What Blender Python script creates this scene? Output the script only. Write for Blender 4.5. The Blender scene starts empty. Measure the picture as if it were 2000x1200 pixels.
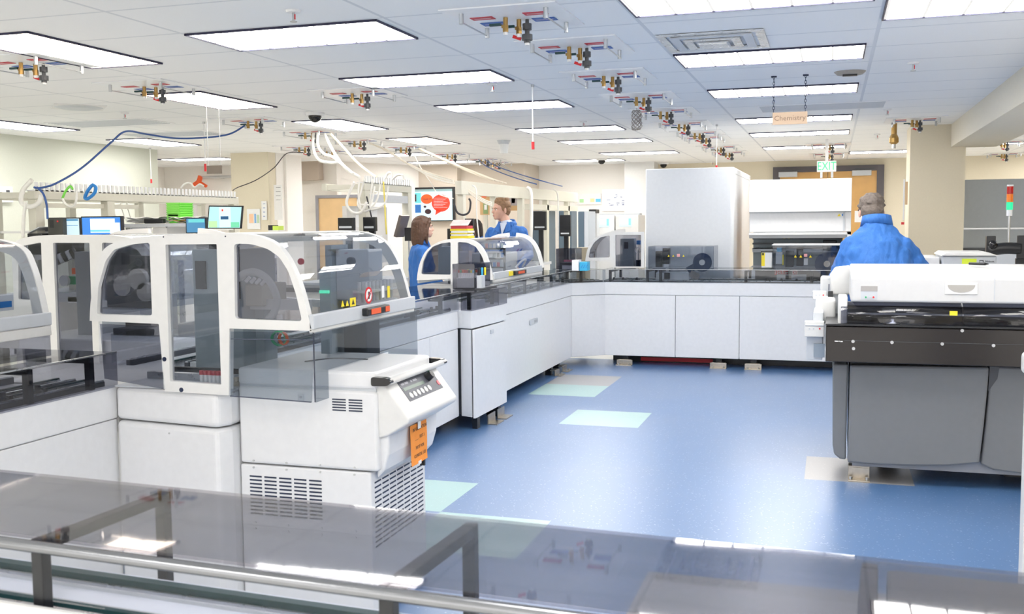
import bpy, bmesh, math, random
from mathutils import Vector, Matrix
random.seed(7)
scene = bpy.context.scene
COL = scene.collection
PI = math.pi
# ---------------------------------------------------------------- camera, world, exposure
F, YAW, PITCH, ROLL, CAMH = 1971.7, .3071, .0832, -.0095, 1.53
fw = Vector((-math.sin(YAW)*math.cos(PITCH), math.cos(YAW)*math.cos(PITCH), -math.sin(PITCH)))
rt = Vector((math.cos(YAW), math.sin(YAW), 0)); up = rt.cross(fw)
R2 = rt*math.cos(ROLL)+up*math.sin(ROLL); U2 = up*math.cos(ROLL)-rt*math.sin(ROLL)
cd = bpy.data.cameras.new('camera'); cam = bpy.data.objects.new('camera', cd); COL.objects.link(cam)
m = Matrix((R2, U2, -fw)).transposed().to_4x4(); m.translation = (0, 0, CAMH)
cam.matrix_world = m
cd.sensor_width = 36; cd.lens = F*36/2000; cd.clip_start = .05; cd.clip_end = 100
cd.dof.use_dof = True; cd.dof.focus_distance = 7.0; cd.dof.aperture_fstop = 9.0
scene.camera = cam
w = bpy.data.worlds.new('world'); scene.world = w; w.use_nodes = True
w.node_tree.nodes['Background'].inputs[0].default_value = (1, .96, .91, 1)
w.node_tree.nodes['Background'].inputs[1].default_value = 2.8
vs = scene.view_settings; vs.view_transform = 'Standard'; vs.look = 'None'; vs.gamma = 1; vs.exposure = 0.0
vs.use_curve_mapping = False
try:
    scene.cycles.transparent_max_bounces = 48
    scene.cycles.max_bounces = 10; scene.cycles.diffuse_bounces = 5; scene.cycles.glossy_bounces = 5
    scene.cycles.sample_clamp_indirect = 6
except Exception: pass
LAMP = 18            # emission of the ceiling troffers

def ray(px, py): return fw + R2*((px-1000)/F) - U2*((py-600)/F)
def Zp(px, py, z): d = ray(px, py); t = (z-CAMH)/d.z; return Vector((0, 0, CAMH))+d*t
def Yq(px, py, y): d = ray(px, py); return Vector((0, 0, CAMH))+d*(y/d.y)
def Xq(px, py, x): d = ray(px, py); return Vector((0, 0, CAMH))+d*(x/d.x)

# ---------------------------------------------------------------- materials
MATS = {}
def lin(c):
    return tuple(((v/255)/12.92 if v/255 <= .04045 else ((v/255+.055)/1.055)**2.4) for v in c)
def mat(name, rgb, rough=.45, metal=0, var=.04, scale=30, bump=0, coat=0, emit=None, estr=0, bscale=None, stretch=None):
    """principled surface; a noise varies its colour and roughness a little"""
    if name in MATS: return MATS[name]
    M = bpy.data.materials.new(name); M.use_nodes = True; N = M.node_tree.nodes; L = M.node_tree.links
    b = N['Principled BSDF']; c = rgb
    b.inputs['Metallic'].default_value = metal
    b.inputs['Coat Weight'].default_value = coat
    tc = N.new('ShaderNodeTexCoord'); nz = N.new('ShaderNodeTexNoise'); nz.inputs['Scale'].default_value = scale
    L.new(tc.outputs['Object'], nz.inputs['Vector'])
    mx = N.new('ShaderNodeMix'); mx.data_type = 'RGBA'
    mx.inputs[6].default_value = (*[v*(1-var) for v in c], 1); mx.inputs[7].default_value = (*[min(1, v*(1+var)) for v in c], 1)
    L.new(nz.outputs['Fac'], mx.inputs[0]); L.new(mx.outputs[2], b.inputs['Base Color'])
    mr = N.new('ShaderNodeMapRange'); mr.inputs[3].default_value = rough*.88; mr.inputs[4].default_value = min(1, rough*1.12)
    L.new(nz.outputs['Fac'], mr.inputs[0]); L.new(mr.outputs[0], b.inputs['Roughness'])
    if bump:
        n2 = N.new('ShaderNodeTexNoise'); n2.inputs['Scale'].default_value = bscale or scale; n2.inputs['Detail'].default_value = 4
        if stretch:
            mp = N.new('ShaderNodeMapping'); mp.inputs['Scale'].default_value = stretch; L.new(tc.outputs['Object'], mp.inputs[0]); L.new(mp.outputs[0], n2.inputs['Vector'])
        else: L.new(tc.outputs['Object'], n2.inputs['Vector'])
        bp = N.new('ShaderNodeBump'); bp.inputs['Strength'].default_value = bump; bp.inputs['Distance'].default_value = .04 if stretch else .01
        L.new(n2.outputs['Fac'], bp.inputs['Height']); L.new(bp.outputs[0], b.inputs['Normal'])
    if emit:
        b.inputs['Emission Color'].default_value = (*emit, 1); b.inputs['Emission Strength'].default_value = estr
    MATS[name] = M; return M
def glass(name, tint, gloss=.5, rough=.02, haze=0, hcol=(.6, .63, .68)):
    """thin acrylic sheet: tinted transmission plus fresnel reflection"""
    if name in MATS: return MATS[name]
    M = bpy.data.materials.new(name); M.use_nodes = True; N = M.node_tree.nodes; L = M.node_tree.links
    N.remove(N['Principled BSDF']); out = N['Material Output']
    tr = N.new('ShaderNodeBsdfTransparent'); tr.inputs[0].default_value = (*tint, 1)
    gl = N.new('ShaderNodeBsdfGlossy'); gl.inputs['Roughness'].default_value = rough
    tc = N.new('ShaderNodeTexCoord'); nz = N.new('ShaderNodeTexNoise'); nz.inputs['Scale'].default_value = 3
    L.new(tc.outputs['Object'], nz.inputs['Vector'])
    bp = N.new('ShaderNodeBump'); bp.inputs['Strength'].default_value = .05; bp.inputs['Distance'].default_value = .01
    L.new(nz.outputs['Fac'], bp.inputs['Height']); L.new(bp.outputs[0], gl.inputs['Normal'])
    lw = N.new('ShaderNodeLayerWeight'); lw.inputs[0].default_value = .5
    pw = N.new('ShaderNodeMath'); pw.operation = 'POWER'; pw.inputs[1].default_value = 4; L.new(lw.outputs['Facing'], pw.inputs[0])
    mu = N.new('ShaderNodeMath'); mu.operation = 'MULTIPLY_ADD'; mu.inputs[1].default_value = .75*gloss; mu.inputs[2].default_value = .045*gloss
    L.new(pw.outputs[0], mu.inputs[0])
    mx = N.new('ShaderNodeMixShader'); L.new(mu.outputs[0], mx.inputs[0]); L.new(tr.outputs[0], mx.inputs[1]); L.new(gl.outputs[0], mx.inputs[2])
    last = mx
    if haze:
        df = N.new('ShaderNodeBsdfDiffuse'); df.inputs[0].default_value = (*hcol, 1)
        m2 = N.new('ShaderNodeMixShader'); m2.inputs[0].default_value = haze
        L.new(mx.outputs[0], m2.inputs[1]); L.new(df.outputs[0], m2.inputs[2]); last = m2
    L.new(last.outputs[0], out.inputs[0]); MATS[name] = M; return M
def emis(name, rgb, s):
    if name in MATS: return MATS[name]
    M = bpy.data.materials.new(name); M.use_nodes = True; N = M.node_tree.nodes; L = M.node_tree.links
    b = N['Principled BSDF']; b.inputs['Base Color'].default_value = (*[v*.3 for v in rgb], 1)
    b.inputs['Emission Color'].default_value = (*rgb, 1); b.inputs['Emission Strength'].default_value = s
    b.inputs['Roughness'].default_value = .3
    MATS[name] = M; return M

WHITE = mat('white_enamel', (.785, .792, .808), .32)
WHITE2 = mat('warm_white_plastic', (.745, .745, .735), .38)
OFFW = mat('offwhite_rack_paint', (.66, .645, .56), .5)
CREAM = mat('cream_wall_paint', (.76, .69, .545), .8, bump=.05, scale=60)
PALE = mat('pale_wall_paint', (.90, .87, .83), .8, bump=.05, scale=60)
GREIGE = mat('greige_wall_paint', (.60, .53, .45), .8, bump=.05, scale=60)
LGREEN = mat('pale_green_wall_paint', (.62, .64, .565), .8, bump=.05, scale=60)
LGREY = mat('light_grey_plastic', (.56, .59, .63), .4)
MGREY = mat('mid_grey_panel', (.19, .195, .205), .45)
BGREY = mat('blue_grey_housing', (.33, .385, .41), .4)
DGREY = mat('dark_grey_plastic', (.07, .075, .085), .4)
BLACK = mat('black_plastic', (.012, .013, .016), .35)
BLACKG = mat('glossy_black', (.006, .006, .008), .12)
BRONZE = mat('dark_brown_panel', (.016, .012, .011), .22)
STEEL = mat('brushed_steel', (.55, .56, .57), .3, metal=1)
ALU = mat('satin_aluminium', (.62, .64, .66), .28, metal=1)
TARN = mat('zinc_bracket', (.50, .45, .38), .32, metal=1, var=.2)
BRASS = mat('brass', (.42, .27, .10), .35, metal=1, var=.15)
TEAL = mat('dark_teal_rubber', (.01, .055, .06), .45)
NAVY = mat('navy_plastic', (.012, .022, .06), .4)
RED = mat('red_plastic', (.7, .02, .03), .4)
ORANGE = mat('orange_paper', (.95, .33, .05), .7)
ORANGEP = mat('orange_plastic', (.85, .12, .03), .4)
YELLOW = mat('yellow_label', (.9, .72, .03), .5)
BLUEP = mat('blue_plastic', (.02, .22, .62), .4)
BLUEL = mat('blue_label', (.03, .12, .42), .5)
REDL = mat('red_label', (.55, .04, .06), .5)
CYAN = mat('cyan_plastic', (.05, .45, .75), .4)
GREENP = mat('lime_green_plastic', (.22, .72, .10), .35)
GREENB = mat('green_plastic', (.05, .4, .18), .4)
PAPER = mat('paper', (.86, .86, .86), .8)
CABLEW = mat('white_cable_jacket', (.85, .84, .80), .5)
CABLEB = mat('blue_cable_jacket', (.03, .09, .30), .45)
CABLEK = mat('dark_cable_jacket', (.03, .03, .04), .5)
YCABLE = mat('yellow_cable_jacket', (.85, .72, .15), .5)
WOODD = mat('pale_wood_door', (.72, .45, .20), .45, var=.12, scale=7)
INK = mat('black_ink', (.02, .02, .025), .6)
WHITEINK = mat('white_ink', (.85, .85, .85), .6)
GREYINK = mat('grey_ink', (.25, .25, .27), .6)
BROWNINK = mat('brown_lettering', (.24, .16, .11), .6)
COAT = mat('blue_lab_coat_cloth', (.028, .14, .45), .75, bump=.9, bscale=7, var=.07, scale=9, stretch=(1.6, 1.6, .5))
SMOKE = glass('smoked_acrylic', (.60, .61, .66), 1.0)
SMOKEM = glass('medium_smoked_acrylic', (.71, .74, .77), .9)
SMOKEL = glass('lightly_smoked_acrylic', (.80, .82, .85), 1.0)
CLEAR = glass('clear_acrylic', (.93, .94, .95), .45)
SMOKED = glass('dark_smoked_acrylic', (.755, .74, .765), .95, rough=.03)

# ---------------------------------------------------------------- mesh helpers
class MB:
    def __init__(s): s.v = []; s.f = []; s.mi = []
    def add(s, vs, fs, mi=0):
        b = len(s.v); s.v += [Vector(v) for v in vs]; s.f += [tuple(b+i for i in f) for f in fs]; s.mi += [mi]*len(fs); return s
    def box(s, x0, x1, y0, y1, z0, z1, mi=0):
        v = [(x, y, z) for z in (z0, z1) for y in (y0, y1) for x in (x0, x1)]
        return s.add(v, [(0, 2, 3, 1), (4, 5, 7, 6), (0, 1, 5, 4), (1, 3, 7, 5), (3, 2, 6, 7), (2, 0, 4, 6)], mi)
    def obox(s, c, size, rz=0, rx=0, ry=0, mi=0):
        M = Matrix.Translation(c) @ Matrix.Rotation(rz, 4, 'Z') @ Matrix.Rotation(ry, 4, 'Y') @ Matrix.Rotation(rx, 4, 'X')
        a, b, d = size[0]/2, size[1]/2, size[2]/2
        v = [M @ Vector((x, y, z)) for z in (-d, d) for y in (-b, b) for x in (-a, a)]
        return s.add(v, [(0, 2, 3, 1), (4, 5, 7, 6), (0, 1, 5, 4), (1, 3, 7, 5), (3, 2, 6, 7), (2, 0, 4, 6)], mi)
    def prism(s, poly, axis, a, b, mi=0):
        def mk(p, t): return {'y': (p[0], t, p[1]), 'x': (t, p[0], p[1]), 'z': (p[0], p[1], t)}[axis]
        n = len(poly); v = [mk(p, a) for p in poly]+[mk(p, b) for p in poly]
        return s.add(v, [tuple(range(n)), tuple(range(2*n-1, n-1, -1))]+[(i, (i+1) % n, n+(i+1) % n, n+i) for i in range(n)], mi)
    def slab(s, pts, t, mi=0):
        """planar polygon of 3D points given a thickness t along its normal"""
        p = [Vector(q) for q in pts]; n = len(p); nn = Vector()
        for i in range(n): nn += p[i].cross(p[(i+1) % n])
        nn.normalize(); v = p+[q+nn*t for q in p]
        return s.add(v, [tuple(range(n)), tuple(range(2*n-1, n-1, -1))]+[(i, (i+1) % n, n+(i+1) % n, n+i) for i in range(n)], mi)
    def tube(s, pts, r, n=8, mi=0, caps=True):
        pts = [Vector(p) for p in pts]; k = len(pts); rr = r if isinstance(r, (list, tuple)) else [r]*k
        u = None; rings = []
        for i, p in enumerate(pts):
            d = (pts[min(i+1, k-1)]-pts[max(i-1, 0)]).normalized()
            if u is None:
                u = d.orthogonal().normalized()
            else:
                u = (u-d*u.dot(d)); u = u.normalized() if u.length > 1e-6 else d.orthogonal().normalized()
            w_ = d.cross(u)
            rings.append([p+(u*math.cos(2*PI*j/n)+w_*math.sin(2*PI*j/n))*rr[i] for j in range(n)])
        v = [q for rg in rings for q in rg]; f = []
        for i in range(k-1):
            for j in range(n): f.append((i*n+j, i*n+(j+1) % n, (i+1)*n+(j+1) % n, (i+1)*n+j))
        if caps: f += [tuple(range(n-1, -1, -1)), tuple(range((k-1)*n, k*n))]
        return s.add(v, f, mi)
    def cyl(s, a, b, r, r2=None, n=16, mi=0): return s.tube([a, b], [r, r if r2 is None else r2], n, mi)
    def ball(s, c, r, n=12, mi=0, M=None):
        if not isinstance(r, (tuple, list)): r = (r, r, r)
        c = Vector(c); v = []; h = n//2+1
        for i in range(1, h):
            th = PI*i/h
            for j in range(n):
                p = Vector((r[0]*math.sin(th)*math.cos(2*PI*j/n), r[1]*math.sin(th)*math.sin(2*PI*j/n), r[2]*math.cos(th)))
                v.append(c+((M @ p) if M else p))
        T = Vector((0, 0, r[2])); T = (M @ T) if M else T
        v += [c+T, c-T]; a = len(v)-2; f = []
        for i in range(h-2):
            for j in range(n): f.append((i*n+j, (i+1)*n+j, (i+1)*n+(j+1) % n, i*n+(j+1) % n))
        for j in range(n): f.append((a, j, (j+1) % n)); f.append((a+1, (h-2)*n+(j+1) % n, (h-2)*n+j))
        return s.add(v, f, mi)
    def lathe(s, c, prof, n=20, mi=0):
        c = Vector(c); v = []; k = len(prof)
        for r, z in prof:
            for j in range(n): v.append(c+Vector((r*math.cos(2*PI*j/n), r*math.sin(2*PI*j/n), z)))
        f = [(i*n+j, i*n+(j+1) % n, (i+1)*n+(j+1) % n, (i+1)*n+j) for i in range(k-1) for j in range(n)]
        f += [tuple(range(n-1, -1, -1)), tuple(range((k-1)*n, k*n))]
        return s.add(v, f, mi)
    def sheet(s, rows, t, mi=0):
        """grid of 3D points thickened by t along averaged normals"""
        R, C = len(rows), len(rows[0]); P = [[Vector(p) for p in r] for r in rows]; Q = []
        for i in range(R):
            q = []
            for j in range(C):
                a = P[min(i+1, R-1)][j]-P[max(i-1, 0)][j]; b = P[i][min(j+1, C-1)]-P[i][max(j-1, 0)][j] if False else P[i][min(j+1, C-1)]-P[i][max(j-1, 0)]
                q.append(P[i][j]+a.cross(b).normalized()*t)
            Q.append(q)
        v = [p for r in P for p in r]+[p for r in Q for p in r]; o = R*C; f = []
        for i in range(R-1):
            for j in range(C-1):
                a, b, c, d = i*C+j, i*C+j+1, (i+1)*C+j+1, (i+1)*C+j
                f += [(a, b, c, d), (o+d, o+c, o+b, o+a)]
        bd = [j for j in range(C)]+[i*C+C-1 for i in range(1, R)]+[(R-1)*C+j for j in range(C-2, -1, -1)]+[i*C for i in range(R-2, 0, -1)]
        for i in range(len(bd)): a, b = bd[i], bd[(i+1) % len(bd)]; f.append((b, a, o+a, o+b))
        return s.add(v, f, mi)
    def flat(s, outer, holes, t, fn, mi=0):
        """2D outline with holes, thickness t, mapped to 3D by fn(u, v, w)"""
        cu = bpy.data.curves.new('tmp', 'CURVE'); cu.dimensions = '2D'; cu.fill_mode = 'BOTH'; cu.extrude = t/2
        for pl in [outer]+holes:
            sp = cu.splines.new('POLY'); sp.points.add(len(pl)-1); sp.use_cyclic_u = True
            for i, p in enumerate(pl): sp.points[i].co = (p[0], p[1], 0, 1)
        return s._curve(cu, fn, mi)
    def _curve(s, cu, fn, mi):
        o = bpy.data.objects.new('tmp', cu); COL.objects.link(o); dg = bpy.context.evaluated_depsgraph_get()
        me = bpy.data.meshes.new_from_object(o.evaluated_get(dg))
        s.add([fn(*v.co) for v in me.vertices], [tuple(p.vertices) for p in me.polygons], mi)
        COL.objects.unlink(o); bpy.data.objects.remove(o); bpy.data.meshes.remove(me); return s
    def text(s, body, size, o, xd, yd, mi=0, align='CENTER', ext=.0006, wide=1):
        cu = bpy.data.curves.new('tmp', 'FONT'); cu.body = body; cu.size = size; cu.align_x = align; cu.align_y = 'CENTER'
        cu.extrude = ext; cu.resolution_u = 2
        o = Vector(o); xd = Vector(xd).normalized(); yd = Vector(yd).normalized(); zd = xd.cross(yd)
        return s._curve(cu, lambda x, y, z: o+xd*x*wide+yd*y+zd*z, mi)
    def build(s, name, mats, parent=None, bevel=0, smooth=False, label=None, cat=None, group=None, kind=None, seg=2, mods=None, weld=False):
        if not isinstance(mats, (list, tuple)): mats = [mats]
        off = Vector((0, 0, 0)); p = parent
        while p is not None: off += p.location; p = p.parent
        loc = Vector((0, 0, 0))
        if parent is None and kind != 'structure' and s.v:
            xs = [v.x for v in s.v]; ys = [v.y for v in s.v]; zs = [v.z for v in s.v]
            loc = Vector(((min(xs)+max(xs))/2, (min(ys)+max(ys))/2, min(zs)))
        me = bpy.data.meshes.new(name); me.from_pydata([v-off-loc for v in s.v], [], s.f)
        for mm in mats: me.materials.append(mm)
        for i, p in enumerate(me.polygons): p.material_index = s.mi[i]; p.use_smooth = smooth
        bm = bmesh.new(); bm.from_mesh(me)
        if weld: bmesh.ops.remove_doubles(bm, verts=bm.verts, dist=1e-5)
        bmesh.ops.recalc_face_normals(bm, faces=bm.faces); bm.to_mesh(me); bm.free()
        o = bpy.data.objects.new(name, me); COL.objects.link(o); o.location = loc
        if parent is not None: o.parent = parent
        if bevel:
            b = o.modifiers.new('bevel', 'BEVEL'); b.width = bevel; b.segments = seg; b.limit_method = 'ANGLE'; b.angle_limit = math.radians(40)
            b.harden_normals = False
        if label: o['label'] = label
        if cat: o['category'] = cat
        if group: o['group'] = group
        if kind: o['kind'] = kind
        return o
def thing(name, label, cat, loc=(0, 0, 0), group=None):
    o = bpy.data.objects.new(name, None); COL.objects.link(o); o.location = loc; o.empty_display_size = .1
    o['label'] = label; o['category'] = cat
    if group: o['group'] = group
    return o
def copy_tree(o, parent=None, loc=None, rz=None, label=None):
    c = o.copy(); COL.objects.link(c); c.parent = parent
    if loc is not None: c.location = loc
    if rz is not None: c.rotation_euler = (0, 0, rz)
    if label: c['label'] = label
    for ch in list(o.children): copy_tree(ch, c)
    return c
def struct(name, mb, m_, parent=None, bevel=0):
    return mb.build(name, m_, parent, bevel, kind='structure' if parent is None else None)
def arc(pts, n=6):
    """Catmull-Rom through points (2D or 3D)"""
    P = [Vector(p) for p in pts]; out = []
    for i in range(len(P)-1):
        a = P[max(i-1, 0)]; b = P[i]; c = P[i+1]; d = P[min(i+2, len(P)-1)]
        for k in range(n):
            t = k/n; out.append(.5*((2*b)+(c-a)*t+(2*a-5*b+4*c-d)*t*t+(-a+3*b-3*c+d)*t**3))
    out.append(P[-1]); return out
def rpoly(pts, r, n=4):
    """round the corners of a 2D polygon"""
    out = []; N_ = len(pts)
    for i in range(N_):
        p = Vector(pts[i]); a = Vector(pts[i-1]); b = Vector(pts[(i+1) % N_])
        da = (a-p); db = (b-p); rr = min(r, da.length*.45, db.length*.45); A = p+da.normalized()*rr; B = p+db.normalized()*rr
        for k in range(n+1):
            t = k/n; out.append(tuple((1-t)**2*A+2*t*(1-t)*p+t*t*B))
    return out

# ---------------------------------------------------------------- the room
CE = 2.587
def vinyl(name, rgb, fleck=(.75, .82, .9), amt=.45):
    M = bpy.data.materials.new(name); M.use_nodes = True; N = M.node_tree.nodes; L = M.node_tree.links; b = N['Principled BSDF']
    tc = N.new('ShaderNodeTexCoord'); mp = N.new('ShaderNodeMapping'); L.new(tc.outputs['Object'], mp.inputs[0])
    mp.inputs['Scale'].default_value = (1, 1.6, 1)
    v = N.new('ShaderNodeTexVoronoi'); v.inputs['Scale'].default_value = 45; L.new(mp.outputs[0], v.inputs['Vector'])
    lt = N.new('ShaderNodeMath'); lt.operation = 'LESS_THAN'; lt.inputs[1].default_value = .2; L.new(v.outputs['Distance'], lt.inputs[0])
    nz = N.new('ShaderNodeTexNoise'); nz.inputs['Scale'].default_value = 25; L.new(tc.outputs['Object'], nz.inputs['Vector'])
    gt = N.new('ShaderNodeMath'); gt.operation = 'GREATER_THAN'; gt.inputs[1].default_value = .5; L.new(nz.outputs['Fac'], gt.inputs[0])
    mu = N.new('ShaderNodeMath'); mu.operation = 'MULTIPLY'; L.new(lt.outputs[0], mu.inputs[0]); L.new(gt.outputs[0], mu.inputs[1])
    m2 = N.new('ShaderNodeMath'); m2.operation = 'MULTIPLY'; m2.inputs[1].default_value = amt; L.new(mu.outputs[0], m2.inputs[0])
    n3 = N.new('ShaderNodeTexNoise'); n3.inputs['Scale'].default_value = 1.2; L.new(tc.outputs['Object'], n3.inputs['Vector'])
    base = N.new('ShaderNodeMix'); base.data_type = 'RGBA'
    base.inputs[6].default_value = (*[c*.93 for c in rgb], 1); base.inputs[7].default_value = (*[c*1.07 for c in rgb], 1); L.new(n3.outputs['Fac'], base.inputs[0])
    # thin joints on the 61 cm tile grid
    sx = N.new('ShaderNodeSeparateXYZ'); L.new(tc.outputs['Object'], sx.inputs[0]); js = []
    for ax, off in (('X', 1.965-20*.61), ('Y', -7.341-20*.61)):
        ad = N.new('ShaderNodeMath'); ad.operation = 'SUBTRACT'; ad.inputs[1].default_value = off if ax == 'Y' else -off; L.new(sx.outputs[ax], ad.inputs[0])
        dv = N.new('ShaderNodeMath'); dv.operation = 'DIVIDE'; dv.inputs[1].default_value = .61; L.new(ad.outputs[0], dv.inputs[0])
        fr = N.new('ShaderNodeMath'); fr.operation = 'FRACT'; L.new(dv.outputs[0], fr.inputs[0])
        l2 = N.new('ShaderNodeMath'); l2.operation = 'LESS_THAN'; l2.inputs[1].default_value = .004; L.new(fr.outputs[0], l2.inputs[0]); js.append(l2)
    mxm = N.new('ShaderNodeMath'); mxm.operation = 'MAXIMUM'; L.new(js[0].outputs[0], mxm.inputs[0]); L.new(js[1].outputs[0], mxm.inputs[1])
    jm = N.new('ShaderNodeMath'); jm.operation = 'MULTIPLY'; jm.inputs[1].default_value = .18; L.new(mxm.outputs[0], jm.inputs[0])
    mx = N.new('ShaderNodeMix'); mx.data_type = 'RGBA'; mx.inputs[7].default_value = (*fleck, 1)
    L.new(base.outputs[2], mx.inputs[6]); L.new(m2.outputs[0], mx.inputs[0])
    mj = N.new('ShaderNodeMix'); mj.data_type = 'RGBA'; mj.inputs[7].default_value = (*[c*.6 for c in rgb], 1)
    L.new(mx.outputs[2], mj.inputs[6]); L.new(jm.outputs[0], mj.inputs[0]); L.new(mj.outputs[2], b.inputs['Base Color'])
    rr = N.new('ShaderNodeMapRange'); rr.inputs[3].default_value = .26; rr.inputs[4].default_value = .38; L.new(n3.outputs['Fac'], rr.inputs[0])
    L.new(rr.outputs[0], b.inputs['Roughness']); b.inputs['Specular IOR Level'].default_value = 1.0; b.inputs['Coat Weight'].default_value = .65; b.inputs['Coat Roughness'].default_value = .36; b.inputs['Coat IOR'].default_value = 1.6
    return M
X0, X1, Y0, Y1 = -11.5, 7.0, -5.0, 19.0
fl = MB(); T = .61; gx, gy = -1.965, 7.341
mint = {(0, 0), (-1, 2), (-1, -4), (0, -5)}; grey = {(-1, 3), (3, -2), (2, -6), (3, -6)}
for i in range(-16, 16):
    for j in range(-21, 20):
        x, y = gx+i*T, gy+j*T
        x0, x1, y0, y1 = max(x, X0), min(x+T, X1), max(y, Y0), min(y+T, Y1)
        if x1 <= x0 or y1 <= y0: continue
        fl.add([(x0, y0, 0), (x1, y0, 0), (x1, y1, 0), (x0, y1, 0)], [(0, 1, 2, 3)], 1 if (i, j) in mint else 2 if (i, j) in grey else 0 if (-3.6 < x < 1.6 and 2.4 < y < 11) else 3)  # unseen floor outside the blue zone set pale to bounce light onto the ceiling
struct('floor', fl, [vinyl('blue_flecked_vinyl', (.075, .175, .38)), vinyl('mint_vinyl', (.33, .52, .51), (.6, .8, .8)), vinyl('grey_vinyl', (.33, .32, .32), (.6, .6, .6)), vinyl('pale_bounce_vinyl', (.82, .81, .78), (.6, .6, .6))])

def ceil_mat():
    M = bpy.data.materials.new('mineral_fibre_ceiling'); M.use_nodes = True; N = M.node_tree.nodes; L = M.node_tree.links; b = N['Principled BSDF']
    tc = N.new('ShaderNodeTexCoord'); sx = N.new('ShaderNodeSeparateXYZ'); L.new(tc.outputs['Object'], sx.inputs[0]); js = []; js2 = []
    for ax, off, per, wd in (('X', -3.445-20*1.22, 1.22, .018), ('Y', 4.84-20*.61, .61, .03)):
        ad = N.new('ShaderNodeMath'); ad.operation = 'SUBTRACT'; ad.inputs[1].default_value = off; L.new(sx.outputs[ax], ad.inputs[0])
        dv = N.new('ShaderNodeMath'); dv.operation = 'DIVIDE'; dv.inputs[1].default_value = per; L.new(ad.outputs[0], dv.inputs[0])
        fr = N.new('ShaderNodeMath'); fr.operation = 'FRACT'; L.new(dv.outputs[0], fr.inputs[0])
        l2 = N.new('ShaderNodeMath'); l2.operation = 'LESS_THAN'; l2.inputs[1].default_value = wd; L.new(fr.outputs[0], l2.inputs[0]); js.append(l2)
    mxm = N.new('ShaderNodeMath'); mxm.operation = 'MAXIMUM'; L.new(js[0].outputs[0], mxm.inputs[0]); L.new(js[1].outputs[0], mxm.inputs[1])
    nz = N.new('ShaderNodeTexNoise'); nz.inputs['Scale'].default_value = 140; nz.inputs['Detail'].default_value = 3; L.new(tc.outputs['Object'], nz.inputs['Vector'])
    cr = N.new('ShaderNodeMix'); cr.data_type = 'RGBA'; cr.inputs[6].default_value = (.89, .90, .91, 1); cr.inputs[7].default_value = (.94, .945, .95, 1); L.new(nz.outputs['Fac'], cr.inputs[0])
    mx = N.new('ShaderNodeMix'); mx.data_type = 'RGBA'; mx.inputs[7].default_value = (.72, .74, .77, 1)
    L.new(cr.outputs[2], mx.inputs[6]); L.new(mxm.outputs[0], mx.inputs[0]); L.new(mx.outputs[2], b.inputs['Base Color'])
    b.inputs['Roughness'].default_value = .85
    bp = N.new('ShaderNodeBump'); bp.inputs['Strength'].default_value = .15; bp.inputs['Distance'].default_value = .004
    L.new(nz.outputs['Fac'], bp.inputs['Height']); L.new(bp.outputs[0], b.inputs['Normal'])
    return M
struct('ceiling', MB().box(X0, X1, Y0, Y1, CE, CE+.1), ceil_mat())

# walls
wb = MB(); wb.box(-3.3, 7.1, 18.8, 18.95, 0, CE); struct('wall_back', wb, CREAM)
struct('wall_back_white', MB().box(-5.25, -3.3, 18.3, 18.95, 0, CE), PALE)
struct('trim_1', MB().box(-3.55, -3.02, 17.9, 18.35, 0, CE), WHITE2)          # white boxed column
struct('wall_screen', MB().box(-7.25, -6.45, 17.15, 17.35, 0, CE).box(-6.45, -5.25, 17.35, 18.5, 0, CE), GREIGE)
w2 = MB(); w2.prism([(-9.2, 15.6), (-7.9, 15.3), (-7.9, 15.45), (-7.2, 17.15), (-7.2, 17.4), (-9.2, 17.4)], 'z', 0, CE); struct('wall_middle', w2, PALE)
struct('wall_alcove', MB().box(-11.5, -9.2, 15.6, 15.9, 0, CE), PALE)
struct('wall_left', MB().prism([(-9.15, -5), (-8.95, -5), (-8.95, 12.0), (-11.5, 12.0), (-11.5, 11.85), (-9.15, 11.85)], 'z', 0, CE), LGREEN)
struct('trim_2', MB().box(-8.95, -8.935, -5, 12.0, 1.93, 1.95), LGREEN)
struct('wall_right', MB().box(6.9, 7.0, -5, 19, 0, CE), CREAM)
wf = MB()
for k in range(8): wf.box(-11.5+k*2.6, -11.42+k*2.6, -5.1, -5, 0, CE)
wf.box(-11.5, 7, -5.1, -5, 0, .12); wf.box(-11.5, 7, -5.1, -5, CE-.1, CE)
struct('added_window_1', wf, ALU)      # added open frame behind the camera, lets world light in to brighten the ceiling
struct('wall_far_left', MB().box(-11.6, -11.5, -5, 19, 0, CE), PALE)
a = Yq(450, 300, 13.0); b_ = Yq(523, 300, 13.0)
struct('wall_column_left', MB().box(a.x, b_.x, 13.0, 13.9, 0, CE), CREAM)
struct('trim_3', MB().box(b_.x, b_.x+.012, 13.2, 13.95, 0, CE).box(b_.x, b_.x+.05, 13.42, 13.46, 0, CE), PALE)
struct('wall_column_right', MB().box(.83, 1.41, 12.4, 13.0, 0, CE), CREAM)
struct('wall_beam', MB().box(1.255, 1.75, 2.0, 12.6, 2.335, CE), mat('cream_beam_paint', (.78, .73, .62), .8))
struct('baseboard_back', MB().box(-3.02, 6.9, 18.78, 18.8, 0, .12), DGREY)
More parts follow.
